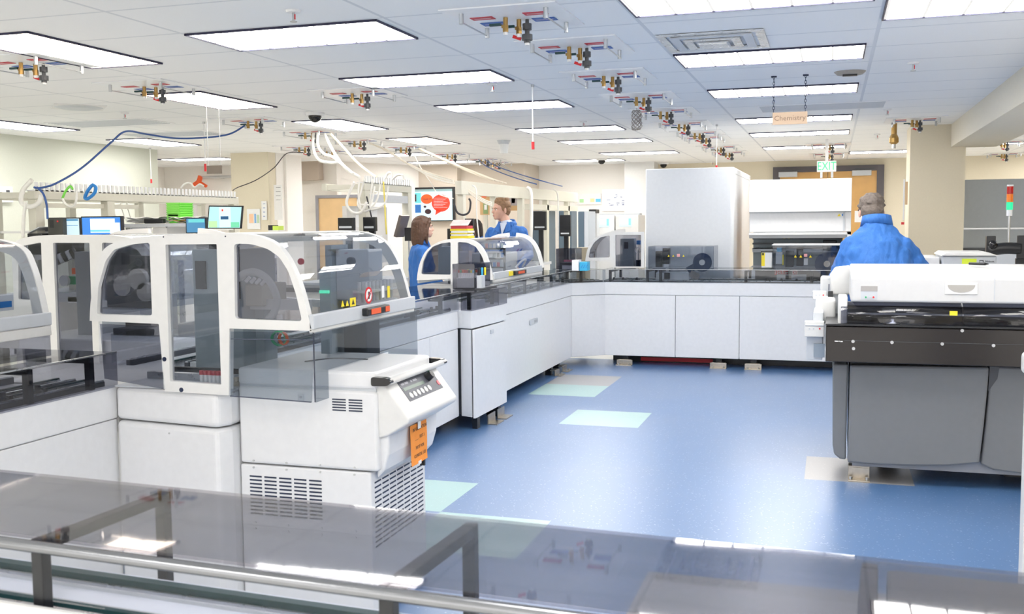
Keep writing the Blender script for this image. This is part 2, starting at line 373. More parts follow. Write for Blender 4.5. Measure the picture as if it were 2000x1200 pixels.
# ---------------------------------------------------------------- ceiling troffers
DIFF = None
def diff_mat(name, rgb, s, nx, ny, w_, d_):
    M = bpy.data.materials.new(name); M.use_nodes = True; N = M.node_tree.nodes; L = M.node_tree.links; b = N['Principled BSDF']
    tc = N.new('ShaderNodeTexCoord'); sx = N.new('ShaderNodeSeparateXYZ'); L.new(tc.outputs['Object'], sx.inputs[0]); js = []
    for ax, per in (('X', w_/nx), ('Y', d_/ny)):
        ad = N.new('ShaderNodeMath'); ad.operation = 'ADD'; ad.inputs[1].default_value = per*40; L.new(sx.outputs[ax], ad.inputs[0])
        dv = N.new('ShaderNodeMath'); dv.operation = 'DIVIDE'; dv.inputs[1].default_value = per; L.new(ad.outputs[0], dv.inputs[0])
        fr = N.new('ShaderNodeMath'); fr.operation = 'FRACT'; L.new(dv.outputs[0], fr.inputs[0])
        l2 = N.new('ShaderNodeMath'); l2.operation = 'LESS_THAN'; l2.inputs[1].default_value = .07; L.new(fr.outputs[0], l2.inputs[0]); js.append(l2)
    mxm = N.new('ShaderNodeMath'); mxm.operation = 'MAXIMUM'; L.new(js[0].outputs[0], mxm.inputs[0]); L.new(js[1].outputs[0], mxm.inputs[1])
    mr = N.new('ShaderNodeMapRange'); mr.inputs[3].default_value = s; mr.inputs[4].default_value = .78; L.new(mxm.outputs[0], mr.inputs[0])
    L.new(mr.outputs[0], b.inputs['Emission Strength']); b.inputs['Emission Color'].default_value = (*rgb, 1)
    b.inputs['Base Color'].default_value = (.12, .12, .13, 1); return M
LW, LD = 1.16, .556
D_COOL = diff_mat('cool_prismatic_diffuser', (1.0, .97, .925), LAMP, 6, 3, LW-.02, LD-.02)
D_WARM = diff_mat('warm_prismatic_diffuser', (1.0, .86, .72), LAMP*.5, 6, 3, LW-.02, LD-.02)
FRAMEB = mat('dark_troffer_frame', (.02, .02, .06), .4)
def make_light(dm, label):
    t = thing('ceiling_light', label, 'ceiling light', (0, 0, 0), 'fluorescent ceiling lights')
    f = MB(); a, b = LW/2, LD/2; g = .009
    for (x0, x1, y0, y1) in ((-a, a, -b, -b+g), (-a, a, b-g, b), (-a, -a+g, -b, b), (a-g, a, -b, b)): f.box(x0, x1, y0, y1, -.012, 0)
    f.build('frame', FRAMEB, t)
    MB().box(-a+g, a-g, -b+g, b-g, -.006, -.001).build('diffuser', dm, t)
    return t
cool = make_light(D_COOL, 'x'); warm = make_light(D_WARM, 'x')
XL, XR = -3.422+LW/2, -.982+LW/2
lights = []
yl = 4.862+LD/2; yr = 6.522+LD/2
for k, lb in zip((0, 3, 6, 10, 13, 17), ('nearest', 'second', 'third', 'fourth', 'fifth', 'sixth')):
    lights.append(('c', XL, yl+k*T, 0, lb+' light along the row left of the brass valve row'))
for k, lb in ((0, 'light just beyond the silver square air diffuser'), (3, 'light just behind the Chemistry sign chains'), (7, 'light directly behind the Chemistry sign'), (10, 'narrow looking light beyond the Chemistry sign'), (14, 'farthest light before the EXIT doors')):
    lights.append(('c', XR, yr+k*T, 0, lb))
lights.append(('c', -3.98, 17.0, 0, 'far light next to the white end wall above the poster'))
lights.append(('c', XR, yr-3*T, 0, 'light cut by the top edge between valve panels and air diffuser'))
lights.append(('c', .21+LW/2+.02, 5.78-LD/2, 0, 'light cut by the top right corner of the photo'))
lights.append(('c', .21+LW/2+.02, 5.9+11.0, 0, 'short far light beside the cream column top'))
for y, lb in ((5.06, 'warm light cut by the left edge of the photo'), (7.5, 'warm light just past the second left valve panel'), (9.82, 'light between the dome camera and cabled valve panel'), (12.1, 'warm light beyond the cabled valve panels')):
    lights.append(('w' if y != 9.82 else 'c', -4.99 if y > 9 else -4.72 if y < 6 else -5.02, y, 1, lb))
lights[-4] = ('w', -4.43, 5.08, 1, 'warm light cut by the left edge of the photo')
for x, y, lb in ((-6.45, 14.3, 'bright strip light above the wall screen'), (-6.4, 16.3, 'far strip light just above the wall screen')): lights.append(('c', x, y, 0, lb))
lights.append(('c', -8.1, 8.6, 1, 'light beside the left wall at the left photo edge'))
lights.append(('c', -8.15, 10.9, 1, 'faint light beside the far end of the left wall'))
lights.append(('c', -9.6, 13.9, 0, 'light deep in the alcove behind the left wall'))
lights.append(('c', 2.4, 15.7, 0, 'light behind the beam right of the cream column'))
lights.append(('c', 3.6, 17.9, 0, 'farthest light right of the cream column'))
for x, y, r in ((-.4, 1.4, 0), (-.4, -.6, 0), (.81, 2.6, 0), (-4.72, 2.3, 1), (-2.84, -.6, 0), (-8.1, 4.2, 1), (3.4, 4.0, 0), (3.4, 9.0, 0), (5.6, 13, 0)):
    lights.append(('c', x, y, r, 'hidden'))
first = {'c': cool, 'w': warm}; used = set(); hid = 0
for k, x, y, r, lb in lights:
    if lb == 'hidden': lb = 'fluorescent ceiling light outside the picture, out of view'
    if k in used: o = copy_tree(first[k], None)
    else: o = first[k]; used.add(k)
    o.location = (x, y, CE-.0005); o.rotation_euler = (0, 0, PI/2 if r else 0); o['label'] = 'rectangular lit '+lb if 'out of view' not in lb else lb
# ---------------------------------------------------------------- automation track runs
def V2(p): return Vector((p[0], p[1]))
def track(name, label, cat, path, wd, zb=.10, zt=.89, zs=.755, zg=1.025, seams=(), posts=(), feet=(), glassm=None, left=True, rails=True, cap=True, toe=True, glass_rng=None, pucks=()):
    """straight run: path = (p, q) is the front line, the run lies on the left hand side of p->q (rotated by +90 deg)"""
    p, q = Vector((*path[0], 0)), Vector((*path[1], 0)); d = (q-p); Ln = d.length; d.normalize(); n = Vector((-d.y, d.x, 0))
    if not left: n = -n
    t = thing(name, label, cat, ((p+q)/2+n*wd/2))
    def W(a, b, z): v = p+d*a+n*b; return (v.x, v.y, z)
    def bx(mb, a0, a1, b0, b1, z0, z1, mi=0):
        v = [W(a, b, z) for z in (z0, z1) for b in (b0, b1) for a in (a0, a1)]
        return mb.add(v, [(0, 2, 3, 1), (4, 5, 7, 6), (0, 1, 5, 4), (1, 3, 7, 5), (3, 2, 6, 7), (2, 0, 4, 6)], mi)
    ed = [0]+[s for s in seams]+[Ln]
    for i in range(len(ed)-1):
        bx(MB(), ed[i]+.0025, ed[i+1]-.0025, .004, .03, zb, zs-.003).build('door_panel', WHITE, t, bevel=.004)
    bx(MB(), 0, Ln, 0, .03, zs, zt).build('fascia', WHITE, t, bevel=.006)
    c = MB(); bx(c, .002, Ln-.002, .03, wd-.03, zb+.02, zt-.03); c.build('carcass', LGREY, t)
    bx(MB(), 0, Ln, wd-.03, wd, zb, zt).build('back_panel', WHITE, t, bevel=.004)
    bx(MB(), 0, Ln, .03, wd-.03, zt-.035, zt-.015).build('deck', WHITE2, t)
    if rails:
        for k, b in enumerate((.06, .14, .20, .28, wd-.10)):
            r = MB(); bx(r, 0, Ln, b, b+.022, zt-.015, zt+.012); bx(r, 0, Ln, b+.004, b+.018, zt+.012, zt+.018, 1); r.build('rail', [DGREY if k % 2 == 0 else ALU, ALU if k % 2 == 0 else TEAL], t)
        bx(MB(), 0, Ln, .085, .135, zt-.015, zt-.004).build('conveyor_belt', mat('belt_green_grey', (.30, .36, .36), .5), t)
        for a in pucks:
            m_ = MB(); c0 = Vector(W(a, .11, zt+.012)); m_.lathe(c0, [(.018, -.014), (.018, .01), (.011, .014), (.011, .03), (.007, .032)], 10)
            m_.obox(c0+d*.03+Vector((0, 0, 0)), (.02, .02, .03)); m_.build('gate_stop', BLACK, t)
    g0, g1 = glass_rng or (0, Ln)
    if glassm:
        bx(MB(), g0, g1, -.004, wd+.004, zg-.006, zg).build('cover_top', glassm, t)
        bx(MB(), g0, g1, -.004, .002, zt-.006, zg-.007).build('cover_front', glassm, t)
        bx(MB(), g0, g1, wd-.002, wd+.004, zt-.006, zg-.007).build('cover_back', glassm, t)
        e = MB(); bx(e, g0, g1, -.006, .004, zg-.002, zg+.003); e.build('cover_edge', ALU, t)
    for a in posts:
        m_ = MB(); bx(m_, a-.014, a+.014, .01, .035, zt-.02, zg-.008); bx(m_, a-.014, a+.014, wd-.05, wd-.025, zt-.02, zg-.008); bx(m_, a-.012, a+.012, .035, wd-.05, zg-.03, zg-.008)
        m_.build('cover_bracket', BLACK, t, bevel=.002)
    for a in feet:
        f = MB(); c0 = W(a, 0, 0)
        bx(f, a-.085, a+.085, -.01, -.002, .0, .055); bx(f, a-.085, a+.085, -.07, -.002, 0, .007); bx(f, a-.07, a+.07, -.002, .05, .05, .057)
        o = f.build('anchor_bracket', TARN, t, bevel=.002)
        s_ = MB()
        for k in (-.055, .055): s_.cyl(W(a+k, -.04, .006), W(a+k, -.04, .02), .011, n=6)
        s_.build('anchor_bolt', STEEL, o)
        bx(MB(), a-.03, a+.03, .05, .11, .0, zb+.03).build('levelling_foot', BLACK, t)
    if toe: bx(MB(), .05, Ln-.05, wd*.5, wd*.5+.03, .0, zb+.03).build('plinth', BLACK, t)
    return t, W, bx
# back run (parallel to the picture's horizontal)
t, W, bx = track('conveyor_run', 'long white conveyor cabinet under smoked covers along the back of the blue floor', 'conveyor', ((-2.34, 10.6), (2.6, 10.6)), .62, seams=(.78, 1.44, 2.44),
    posts=(.08, .48, .62, 1.5, 2.15, 2.3), feet=tuple(Yq(px_, 712, 10.6).x+2.34 for px_ in (1220, 1403, 1471)), glassm=SMOKEL, pucks=(.1, .2, .35, 1.7, 1.85, 2.0, 2.2, 2.35))
MB().box(-1.98, -1.2, 10.9, 10.93, .01, .05).build('cable_tray', RED, t)
MB().box(-2.2, .3, 11.0, 11.02, .0, .1).build('skirting', DGREY, t)
# diagonal corner piece
track('corner_conveyor', 'short white diagonal corner cabinet joining the left and back conveyor runs', 'conveyor', ((-2.62, 10.35), (-2.31, 10.6)), .5, seams=(), posts=(.12,), glassm=SMOKEL, rails=True, toe=False)
# left run
t, W, bx = track('conveyor_run', 'long white conveyor cabinet with a grey recessed handle running from machine to back corner', 'conveyor', ((-2.62, 7.72), (-2.62, 10.37)), .62, seams=(2.6-.02,), posts=(.1, .55, 1.0, 1.45, 1.9, 2.35),
    feet=(.95+1.35, .95+1.05), glassm=SMOKEL, pucks=(.2, .4, .75, 1.1, 1.5, 1.9))
h = MB(); c = Xq(1042, 628, -2.62); h.flat(rpoly([(-.13, -.025), (.13, -.025), (.13, .025), (-.13, .025)], .022), [], .006, lambda x, y, z: (-2.617-z, c.y+x, c.z+y))
o = h.build('recessed_handle', LGREY, t)
MB().box(-2.612, -2.61, c.y+.01, c.y+.10, c.z-.012, c.z+.012).build('handle_recess', mat('handle_recess_grey', (.38, .40, .44), .5), o)
t, W, bx = track('conveyor_run', 'white conveyor cabinet section between the freestanding white machine and the protruding corner cabinet', 'conveyor', ((-2.62, 3.95), (-2.62, 6.95)), .62, seams=(1.2, 2.45,), posts=(1.2, 2.2, 2.7), glassm=SMOKEL, pucks=(2.3, 2.5, 2.75, 2.85))
# protruding corner cabinet of the left run
t = thing('junction_cabinet', 'white protruding cabinet with a dark vertical door gap beside the left conveyor run', 'cabinet', (-2.57, 7.2, 0))
base = [(-2.60, 6.96), (-2.51, 6.93), (-2.475, 7.45), (-2.475, 7.66), (-2.60, 7.70), (-3.24, 7.70), (-3.24, 6.96)]
dz = .003
MB().prism([(-2.61, 6.965), (-2.520, 6.935), (-2.517, 6.945), (-2.6, 7.0)], 'z', .10, .748).build('narrow_panel', WHITE, t)
MB().prism([(-2.508, 6.935), (-2.49, 6.945), (-2.478, 7.655), (-2.50, 7.66)], 'z', .09, .748).build('door', WHITE, t, bevel=.003)
MB().prism(base, 'z', .757, .89).build('fascia', WHITE, t, bevel=.006)
MB().prism([(-2.59, 6.98), (-2.52, 6.96), (-2.495, 7.64), (-2.60, 7.68), (-3.2, 7.68), (-3.2, 6.98)], 'z', .11, .76).build('carcass', DGREY, t)
c = Xq(963, 648, -2.47); MB().box(-2.485, -2.472, c.y-.03, c.y+.03, c.z-.015, c.z+.015).build('door_latch', LGREY, t, bevel=.003)
MB().prism(base, 'z', 1.019, 1.025).build('cover_top', SMOKE, t)
sd = MB()
for i in range(4): a_, b2 = base[i], base[i+1]; sd.slab([(a_[0], a_[1], .89), (b2[0], b2[1], .89), (b2[0], b2[1], 1.018), (a_[0], a_[1], 1.018)], .005)
sd.build('cover_side', SMOKE, t)
for x, y in ((-2.56, 7.02), (-2.56, 7.55), (-3.1, 7.05)): MB().box(x-.012, x+.012, y-.012, y+.012, .89, 1.018).build('cover_bracket', BLACK, t)
MB().box(-2.64, -2.53, 7.10, 7.3, .89, .95).build('transfer_block', LGREY, t, bevel=.004)
f = MB()
for y in (7.25, 7.48):
    f.box(-2.47, -2.40, y-.085, y+.085, 0, .008).box(-2.478, -2.470, y-.085, y+.085, 0, .075)
f.build('anchor_bracket', TARN, t); MB().box(-2.54, -2.50, 7.0, 7.06, 0, .11).box(-2.6, -2.5, 7.5, 7.56, 0, .11).box(-3.1, -3.0, 7.1, 7.5, 0, .12).build('levelling_foot', BLACK, t)
# smoked tube rack box above it
p0 = Yq(884, 562, 7.25); p1 = Yq(927, 562, 7.25); zt_ = Yq(884, 516, 7.25).z
t = thing('tube_rack_cover', 'smoked acrylic box of coloured capped sample tubes in front of the middle hood', 'tube rack', (p0.x, 7.25, 1.026))
g = MB(); x0, x1, y0, y1 = p0.x, p1.x+.0, 7.25, 7.62
for q in ((x0, x1, y0, y0+.004), (x0, x1, y1, y1+.004), (x0, x0+.004, y0+.005, y1), (x1-.004, x1, y0+.005, y1)): g.box(*q, 1.027, zt_)
g.build('smoked_box', SMOKE, t); MB().box(x0+.01, x1+.05, y0, y1+.02, 1.026, 1.035).build('tray', DGREY, t)
MB().box(x0+.02, x1-.02, y0+.04, y0+.18, 1.036, 1.11).build('tube_block', WHITE2, t)
caps = [REDL, GREENB, ORANGEP, RED, REDL, NAVY, YELLOW, CYAN]
for r_ in range(2):
    for k in range(8):
        x = x0+.03+k*(x1-x0-.06)/7; y = y0+.06+r_*.07
        m_ = MB().cyl((x, y, 1.11), (x, y, 1.15), .007, n=8); o = m_.build('tube', PAPER, t); MB().cyl((x, y, 1.15), (x, y, 1.17), .009, n=8).build('cap', caps[(k+3*r_) % 8], o)
MB().box(x1+.01, x1+.05, y0+.02, y0+.1, 1.035, 1.13).build('side_holder', LGREY, t)
for k, mm in enumerate((BLACK, CYAN, YELLOW)): MB().cyl((x1+.02+k*.014, y0+.05+k*.03, 1.13), (x1+.02+k*.014, y0+.05+k*.03, 1.19), .008, n=8).build('side_tube', mm, t)

# near-left run (towards the camera) and its corner module
t, W, bx = track('conveyor_run', 'white conveyor cabinet under a smoked cover at the left edge, ending at the tall-door hood', 'conveyor', ((-2.755, 1.95), (-2.755, 3.38)), .62, zb=.02, seams=(.62,), posts=(.62, .98, 1.3), glassm=SMOKE, pucks=(.45, .62, .8, .95, 1.12), toe=False)
t = thing('hood_base_cabinet', 'white rounded-corner base cabinet under the tall-door hood, left of the vented machine', 'cabinet', (-2.45, 3.7, 0))
bp_ = [(-2.75, 3.36), (-2.24, 3.30), (-2.21, 3.36), (-2.21, 3.94), (-2.75, 3.94)]
MB().prism(bp_, 'z', .02, .748).build('lower_panel', WHITE, t, bevel=.02, seg=4); MB().prism(bp_, 'z', .754, .885).build('upper_panel', WHITE, t, bevel=.02, seg=4)
c = Yq(333, 846, 3.335); MB().cyl((c.x, c.y+.004, c.z), (c.x, c.y-.01, c.z), .004, n=10).build('screw', STEEL, t)
# deck between the pods (seen through the smoked panes)
t = thing('hood_deck', 'white and grey working deck inside the tall-door hood', 'deck', (-2.4, 3.9, .886))
MB().box(-3.36, -2.76, 3.385, 3.94, .70, .88).build('deck_block', WHITE2, t)
MB().box(-2.75, -2.215, 3.36, 3.94, .886, .892).build('deck_plate', LGREY, t)
MB().box(-2.20, -1.83, 3.99, 4.3, .60, .9).build('side_deck', BGREY, t)
for y in (3.55, 3.7, 3.85): MB().box(-2.74, -2.3, y, y+.03, .893, .92).build('rail', ALU if y != 3.7 else BLACK, t)

# ---------------------------------------------------------------- foreground run
pL, pR = Zp(0, 1180, .93), Zp(1990, 1200, 1.0)
fa, fb = Vector((-1.9, 1.402, 0)), Vector((1.2, 1.245, 0)); d = (fb-fa).normalized(); n = Vector((-d.y, d.x, 0)); WD = .345
t = thing('conveyor_run', 'blurred foreground conveyor run under a wide smoked acrylic cover across the bottom', 'conveyor', ((fa.x+fb.x)/2, 1.5, 0))
def W(a, b, z): v = fa+d*a+n*b; return Vector((v.x, v.y, z))
def bxf(mb, a0, a1, b0, b1, z0, z1, mi=0):
    v = [W(a, b, z) for z in (z0, z1) for b in (b0, b1) for a in (a0, a1)]
    return mb.add(v, [(0, 2, 3, 1), (4, 5, 7, 6), (0, 1, 5, 4), (1, 3, 7, 5), (3, 2, 6, 7), (2, 0, 4, 6)], mi)
L_ = (fb-fa).length
bxf(MB(), 0, L_, .03, WD*.55, .60, .845).build('cabinet_body', WHITE, t)
bxf(MB(), 0, L_, -.035, -.01, .60, .885).build('front_fascia', WHITE2, t, bevel=.008)
bxf(MB(), 0, L_, -.01, WD*.62, .845, .86).build('deck', mat('pale_blue_deck', (.74, .79, .88), .4), t)
for b, w_, h_, mm in ((-.008, .012, .012, TEAL), (.022, .006, .006, ALU), (.036, .012, .010, TEAL), (.058, .004, .006, LGREY), (.125, .005, .006, LGREY), (.142, .006, .006, ALU), (.158, .02, .014, TEAL)):
    bxf(MB(), 0, L_, b, b+w_, .86, .86+h_).build('rail', mm, t)
bxf(MB(), 0, L_, .0, WD, .994, 1.0).build('cover_top', SMOKED, t)
bxf(MB(), 0, L_, -.004, .001, .89, .993).build('cover_front', CLEAR, t)
bxf(MB(), 0, L_, WD-.001, WD+.004, .86, .993).build('cover_back', SMOKEL, t)
r = MB(); r.tube([W(a*L_/20, -.008, .984) for a in range(21)], .0105, 12); r.build('cover_handle_bar', mat('dark_satin_steel', (.30, .31, .33), .22, metal=1), t, smooth=True)
for a in (.60, 1.275, 1.95):
    m_ = MB(); bxf(m_, a-.012, a+.012, .0, .022, .86, .993); bxf(m_, a-.012, a+.012, WD-.03, WD-.008, .80, .993); bxf(m_, a-.013, a+.013, .022, WD-.03, .972, .992)
    m_.build('cover_bracket', BLACK, t, bevel=.002)
bxf(MB(), 1.975, 2.32, WD-.20, WD-.003, .90, .985).build('sensor_housing', DGREY, t, bevel=.006)
# ---------------------------------------------------------------- refrigerated machine in front of the hood
MX0, MX1, MY0, MY1 = -2.205, -1.612, 3.40, 3.93
t = thing('laboratory_machine', 'white freestanding vented laboratory machine with control console and push handle', 'machine', ((MX0+MX1)/2, 3.66, 0))
o = MB().box(MX0, MX1-.03, MY0, MY1, .03, .595).build('lower_housing', WHITE, t, bevel=.006)
o2 = MB().box(MX0, MX1, MY0, MY1, .60, .905).build('upper_housing', WHITE, t, bevel=.012, seg=3)
MB().box(MX0, MX1, MY0, MY1, .913, .978).build('lid', WHITE, t, bevel=.012, seg=3)
MB().box(MX0+.005, MX1-.005, MY0+.01, MY1, .90, .915).build('lid_gasket', LGREY, t)
gr = MB()       # recessed grip line on the lid
gr.tube(arc([(-2.02, 3.60, .979), (-1.98, 3.68, .979), (-1.93, 3.72, .979), (-1.80, 3.72, .979)], 6), .004, 6); gr.build('lid_seam', DGREY, t)
def slots(fn, a0, a1, z0, z1, nc, nr, gapc, th, par, name='vent_slots'):
    m_ = MB(); cw = (a1-a0-gapc*(nc-1))/nc
    for i in range(nc):
        for j in range(nr):
            A0 = a0+i*(cw+gapc); z = z0+(z1-z0)*j/(max(1, nr-1)); fn(m_, A0, A0+cw, z-th/2, z+th/2)
    return m_.build(name, NAVY, par)
ff = lambda m_, a, b, z0, z1: m_.box(a, b, MY0-.0015, MY0+.002, z0, z1)
p = Yq(649, 780, MY0); q = Yq(708, 804, MY0); slots(ff, p.x, q.x, q.z, p.z, 2, 5, .012, .005, o2)
p = Yq(488, 930, MY0); q = Yq(630, 1015, MY0); slots(ff, p.x, q.x, q.z, p.z, 5, 11, .012, .006, o)
rx = MX1-.03
fr_ = lambda m_, a, b, z0, z1: m_.box(rx-.002, rx+.0015, a, b, z0, z1)
slots(fr_, MY0+.03, MY1-.03, .30, .55, 7, 14, .012, .006, o, 'side_vent_slots')
sc = MB()
for k in range(4):
    x = MX0+.06+k*.145
    for z, yy in ((.612, 1), (.585, 1), (.365, 1), (.34, 1)): sc.cyl((x, MY0+.004, z), (x, MY0-.004, z), .0042, n=10)
sc.build('screws', STEEL, o)
MB().box(MX0, MX1-.03, MY0-.0012, MY0+.003, .351, .354).build('panel_seam', LGREY, o)
# front bulge of the console side (faces the aisle)
y0, y1 = MY0+.0, MY1-.01
bul = [(MX1-.02, .90), (MX1+.0, .90), (MX1+.035, .755), (MX1+.03, .66), (MX1+.012, .60), (MX1-.02, .565)]
MB().prism([(a, b) for a, b in bul], 'y', y0+.03, y1).build('bulged_side_cover', WHITE, t, bevel=.012, seg=4)
con = [(MX1-.02, .945), (MX1+.018, .945), (MX1+.125, .805), (MX1+.12, .788), (MX1+.035, .735), (MX1-.02, .72)]
cs = MB().prism(con, 'y', y0+.015, y1+.0).build('console', WHITE2, t, bevel=.014, seg=4)
nrm = Vector((.14, 0, .107)).normalized(); sd_ = Vector((.107, 0, -.14)).normalized()
def CP(u, v, h=0): # u along Y, v down the slope, h above it
    base = Vector((MX1+.018, y0+.09, .945)); return base+Vector((0, u, 0))+sd_*v+nrm*(h)
pn = MB().add([CP(.02, .02, -.003), CP(.36, .02, -.003), CP(.36, .115, -.003), CP(.02, .115, -.003), CP(.02, .02, .002), CP(.36, .02, .002), CP(.36, .115, .002), CP(.02, .115, .002)],
    [(0, 1, 2, 3), (4, 5, 6, 7), (0, 1, 5, 4), (1, 2, 6, 5), (2, 3, 7, 6), (3, 0, 4, 7)]).build('control_panel', mat('slate_panel', (.09, .095, .12), .4), cs)
b_ = MB()
for k in range(6): b_.cyl(CP(.055+.037*k, .094, .001), CP(.055+.037*k, .094, .005), .0125, n=14)
b_.build('button', WHITE2, pn)
MB().add([CP(.03, .056, .0021), CP(.23, .056, .0021), CP(.23, .07, .0021), CP(.03, .07, .0021), CP(.03, .056, .003), CP(.23, .056, .003), CP(.23, .07, .003), CP(.03, .07, .003)], [(4, 5, 6, 7), (0, 1, 5, 4), (1, 2, 6, 5), (2, 3, 7, 6), (3, 0, 4, 7)]).build('display', mat('lcd_green', (.16, .22, .18), .3), pn)
lt = MB()
for u0, u1 in ((.035, .062), (.068, .10), (.125, .14), (.148, .185)): lt.add([CP(u0, .036, .0021), CP(u1, .036, .0021), CP(u1, .045, .0021), CP(u0, .045, .0021), CP(u0, .036, .0028), CP(u1, .036, .0028), CP(u1, .045, .0028), CP(u0, .045, .0028)], [(4, 5, 6, 7), (0, 1, 5, 4), (1, 2, 6, 5), (2, 3, 7, 6), (3, 0, 4, 7)])
lt.build('printed_legend', mat('soft_white_ink', (.45, .45, .5), .6), pn)
MB().cyl(CP(.285, .05, 0), CP(.285, .05, .03), .019, .016, n=16).build('knob', BLACK, pn)
MB().cyl(CP(.345, .05, .002), CP(.345, .05, .004), .008).cyl(CP(.33, .03, .002), CP(.33, .03, .004), .008).build('green_button', GREENB, pn)
MB().cyl(CP(.345, .088, .002), CP(.345, .088, .004), .011).build('red_button', mat('coral_button', (.75, .12, .15), .4), pn)
hb = MB().tube([(MX1+.05, MY0-.0, .945), (MX1+.05, MY1+.04, .945)], .0125, 16).build('push_handle', WHITE2, t, smooth=True)
for yy in (MY0, MY1+.02):
    MB().flat(rpoly([(-.015, -.016), (.05, -.014), (.068, 0), (.05, .016), (-.015, .018)], .01), [], .03, lambda x, y, z: (MX1+x, yy+z, .945+y)).build('handle_bracket', BLACKG, hb)
# key in the lock
MB().box(MX1+.02, MX1+.04, 3.755, 3.765, .545, .58).build('key', BLACK, t)
# orange sign taped on the machine
c0 = Vector((MX1+.037, 3.665, .745)); 
t = thing('taped_notice', 'orange paper notice taped on the aisle side of the white machine', 'notice', (c0.x, c0.y, .58))
def S(u, v, h=0): return Vector((MX1+.046+h, 3.605+u, .575+v*.98))
sh = MB().sheet([[S(u*.165/4, v*.165/5, .002*math.sin(u*1.3+v)*.6+(.003 if v == 0 else 0)) for u in range(5)] for v in range(6)], .0006).build('sheet', ORANGE, t)
tx = MB()
for s_, v, sz in (('IN VALIDATION', .145, .020), ('____ TEST 3', .108, .018), ('NOT FOR', .068, .019), ('CLINICAL USE', .035, .019)):
    tx.text(s_, sz, S(.082, v, .005), (0, 1, 0), (0, 0, 1), ext=.0002)
tx.build('lettering', INK, sh)
MB().box(MX1+.0515, MX1+.0525, 3.665, 3.695, .715, .745).box(MX1+.0515, MX1+.0525, 3.665, 3.695, .57, .585).build('tape', PAPER, t)

# ---------------------------------------------------------------- hoods over the tracks
def frame_at(Y, outer, holes, th=.03):
    def pt(p): v = Yq(p[0], p[1], Y); return (v.x, v.z)
    return [pt(p) for p in outer], [[pt(p) for p in h_] for h_ in holes], (lambda x, y, z: (x, Y+th/2+z, y))
def pane(hole, Y, m_, par, name='window_pane'):
    return MB().prism(hole, 'y', Y+.018, Y+.023).build(name, m_, par)
OUT1 = [(175, 627), (177, 590), (184, 545), (192, 508), (203, 487), (222, 475), (250, 467), (285, 462), (330, 459), (430, 455), (470, 456), (505, 461), (535, 474), (556, 495), (573, 525), (588, 565), (600, 610), (609, 647), (448, 642), (447, 773), (322, 765), (310, 633)]
H1 = [rpoly([(189, 614), (192, 560), (206, 510), (222, 488), (255, 478), (292, 474), (297, 617)], 6), rpoly([(323, 478), (423, 477), (432, 752), (332, 745)], 2), rpoly([(457, 476), (490, 477), (522, 486), (545, 502), (563, 530), (578, 575), (590, 628), (459, 623)], 8)]
YA, YB = 3.30, 4.24
t = thing('track_hood', 'large white-framed arched hood with tall glazed door, behind the vented machine', 'hood', (-2.3, 3.7, .886))
o_, h_, fn = frame_at(YA, arc(OUT1[:8], 3)+OUT1[8:10]+arc(OUT1[10:18], 3)+OUT1[18:], H1)
fr1 = MB().flat(o_, h_, .03, fn).build('front_frame', WHITE2, t, bevel=.004)
for k, hh in enumerate(h_): pane(hh, YA, SMOKE if k != 1 else SMOKEL, fr1)
sw = MB()
for px, py in ((321, 702), (354, 762)): c = Yq(px, py, YA-.001); sw.cyl((c.x, YA-.002, c.z), (c.x, YA+.01, c.z), .009, n=16)
for px, py in ((319, 463), (440, 462)): c = Yq(px, py, YA-.001); sw.cyl((c.x, YA-.001, c.z), (c.x, YA+.01, c.z), .003, n=10)
sw.build('lock', NAVY, fr1)
# back frame: same outline
bo = [(x, z) for x, z in o_ if z > 1.13]; 
xs = [x for x, z in bo]; xmin, xmax = min(xs), max(xs)
def inset(pl, c, k): return [((x-c[0])*k[0]+c[0], (z-c[1])*k[1]+c[1]) for x, z in pl]
up_ = [(x, z) for x, z in o_ if z >= 1.14]
cx_ = (xmin+xmax)/2
MB().flat(up_, [inset(up_, (cx_, 1.3), (.9, .78))], .03, lambda x, y, z: (x, YB+z, y)).build('back_frame', WHITE2, t)
# curved lids: right and left, and roof
prof = sorted([(x, z) for x, z in up_ if x > -2.12 and z > 1.18], key=lambda p: -p[1]+p[0]*.001)
rp = [Yq(a, b, YA) for a, b in ((455, 457), (505, 463), (545, 483), (574, 527), (589, 567), (601, 612), (607, 635))]
rp = arc([(v.x, v.z) for v in rp], 4)
lid = MB().sheet([[(x+.0, y, z) for x, z in rp] for y in (YA+.032, YB-.016)], .005).build('clear_lid', SMOKEL, t, smooth=False)
lp = [Yq(a, b, YA) for a, b in ((330, 461), (285, 464), (250, 469), (222, 477), (205, 489), (194, 510), (186, 547), (179, 592), (177, 620))]
lp = arc([(v.x, v.z) for v in lp], 3)
MB().sheet([[(x, y, z) for x, z in lp] for y in (YA+.032, YB-.016)], -.005).build('clear_lid', SMOKEL, t)
a = Yq(325, 457, YA); b = Yq(470, 455, YA)
MB().box(a.x, b.x, YA+.031, YB-.016, a.z-.02, a.z-.001).build('roof', WHITE2, t, bevel=.004)
rx_ = Yq(609, 640, YA)
MB().box(rx_.x-.012, rx_.x+.008, YA, YB+.015, 1.145, 1.20).build('lid_rim', LGREY, t, bevel=.004)
MB().box(rx_.x-.012, rx_.x+.002, YA, YB+.015, 1.128, 1.147).build('lower_rim', WHITE2, t, bevel=.003)
hy = Xq(708, 606, rx_.x+.01).y; hy2 = Xq(752, 598, rx_.x+.01).y
hd = MB().box(rx_.x+.005, rx_.x+.035, hy, hy2, 1.158, 1.19).build('lid_handle', BLACK, t, bevel=.006)
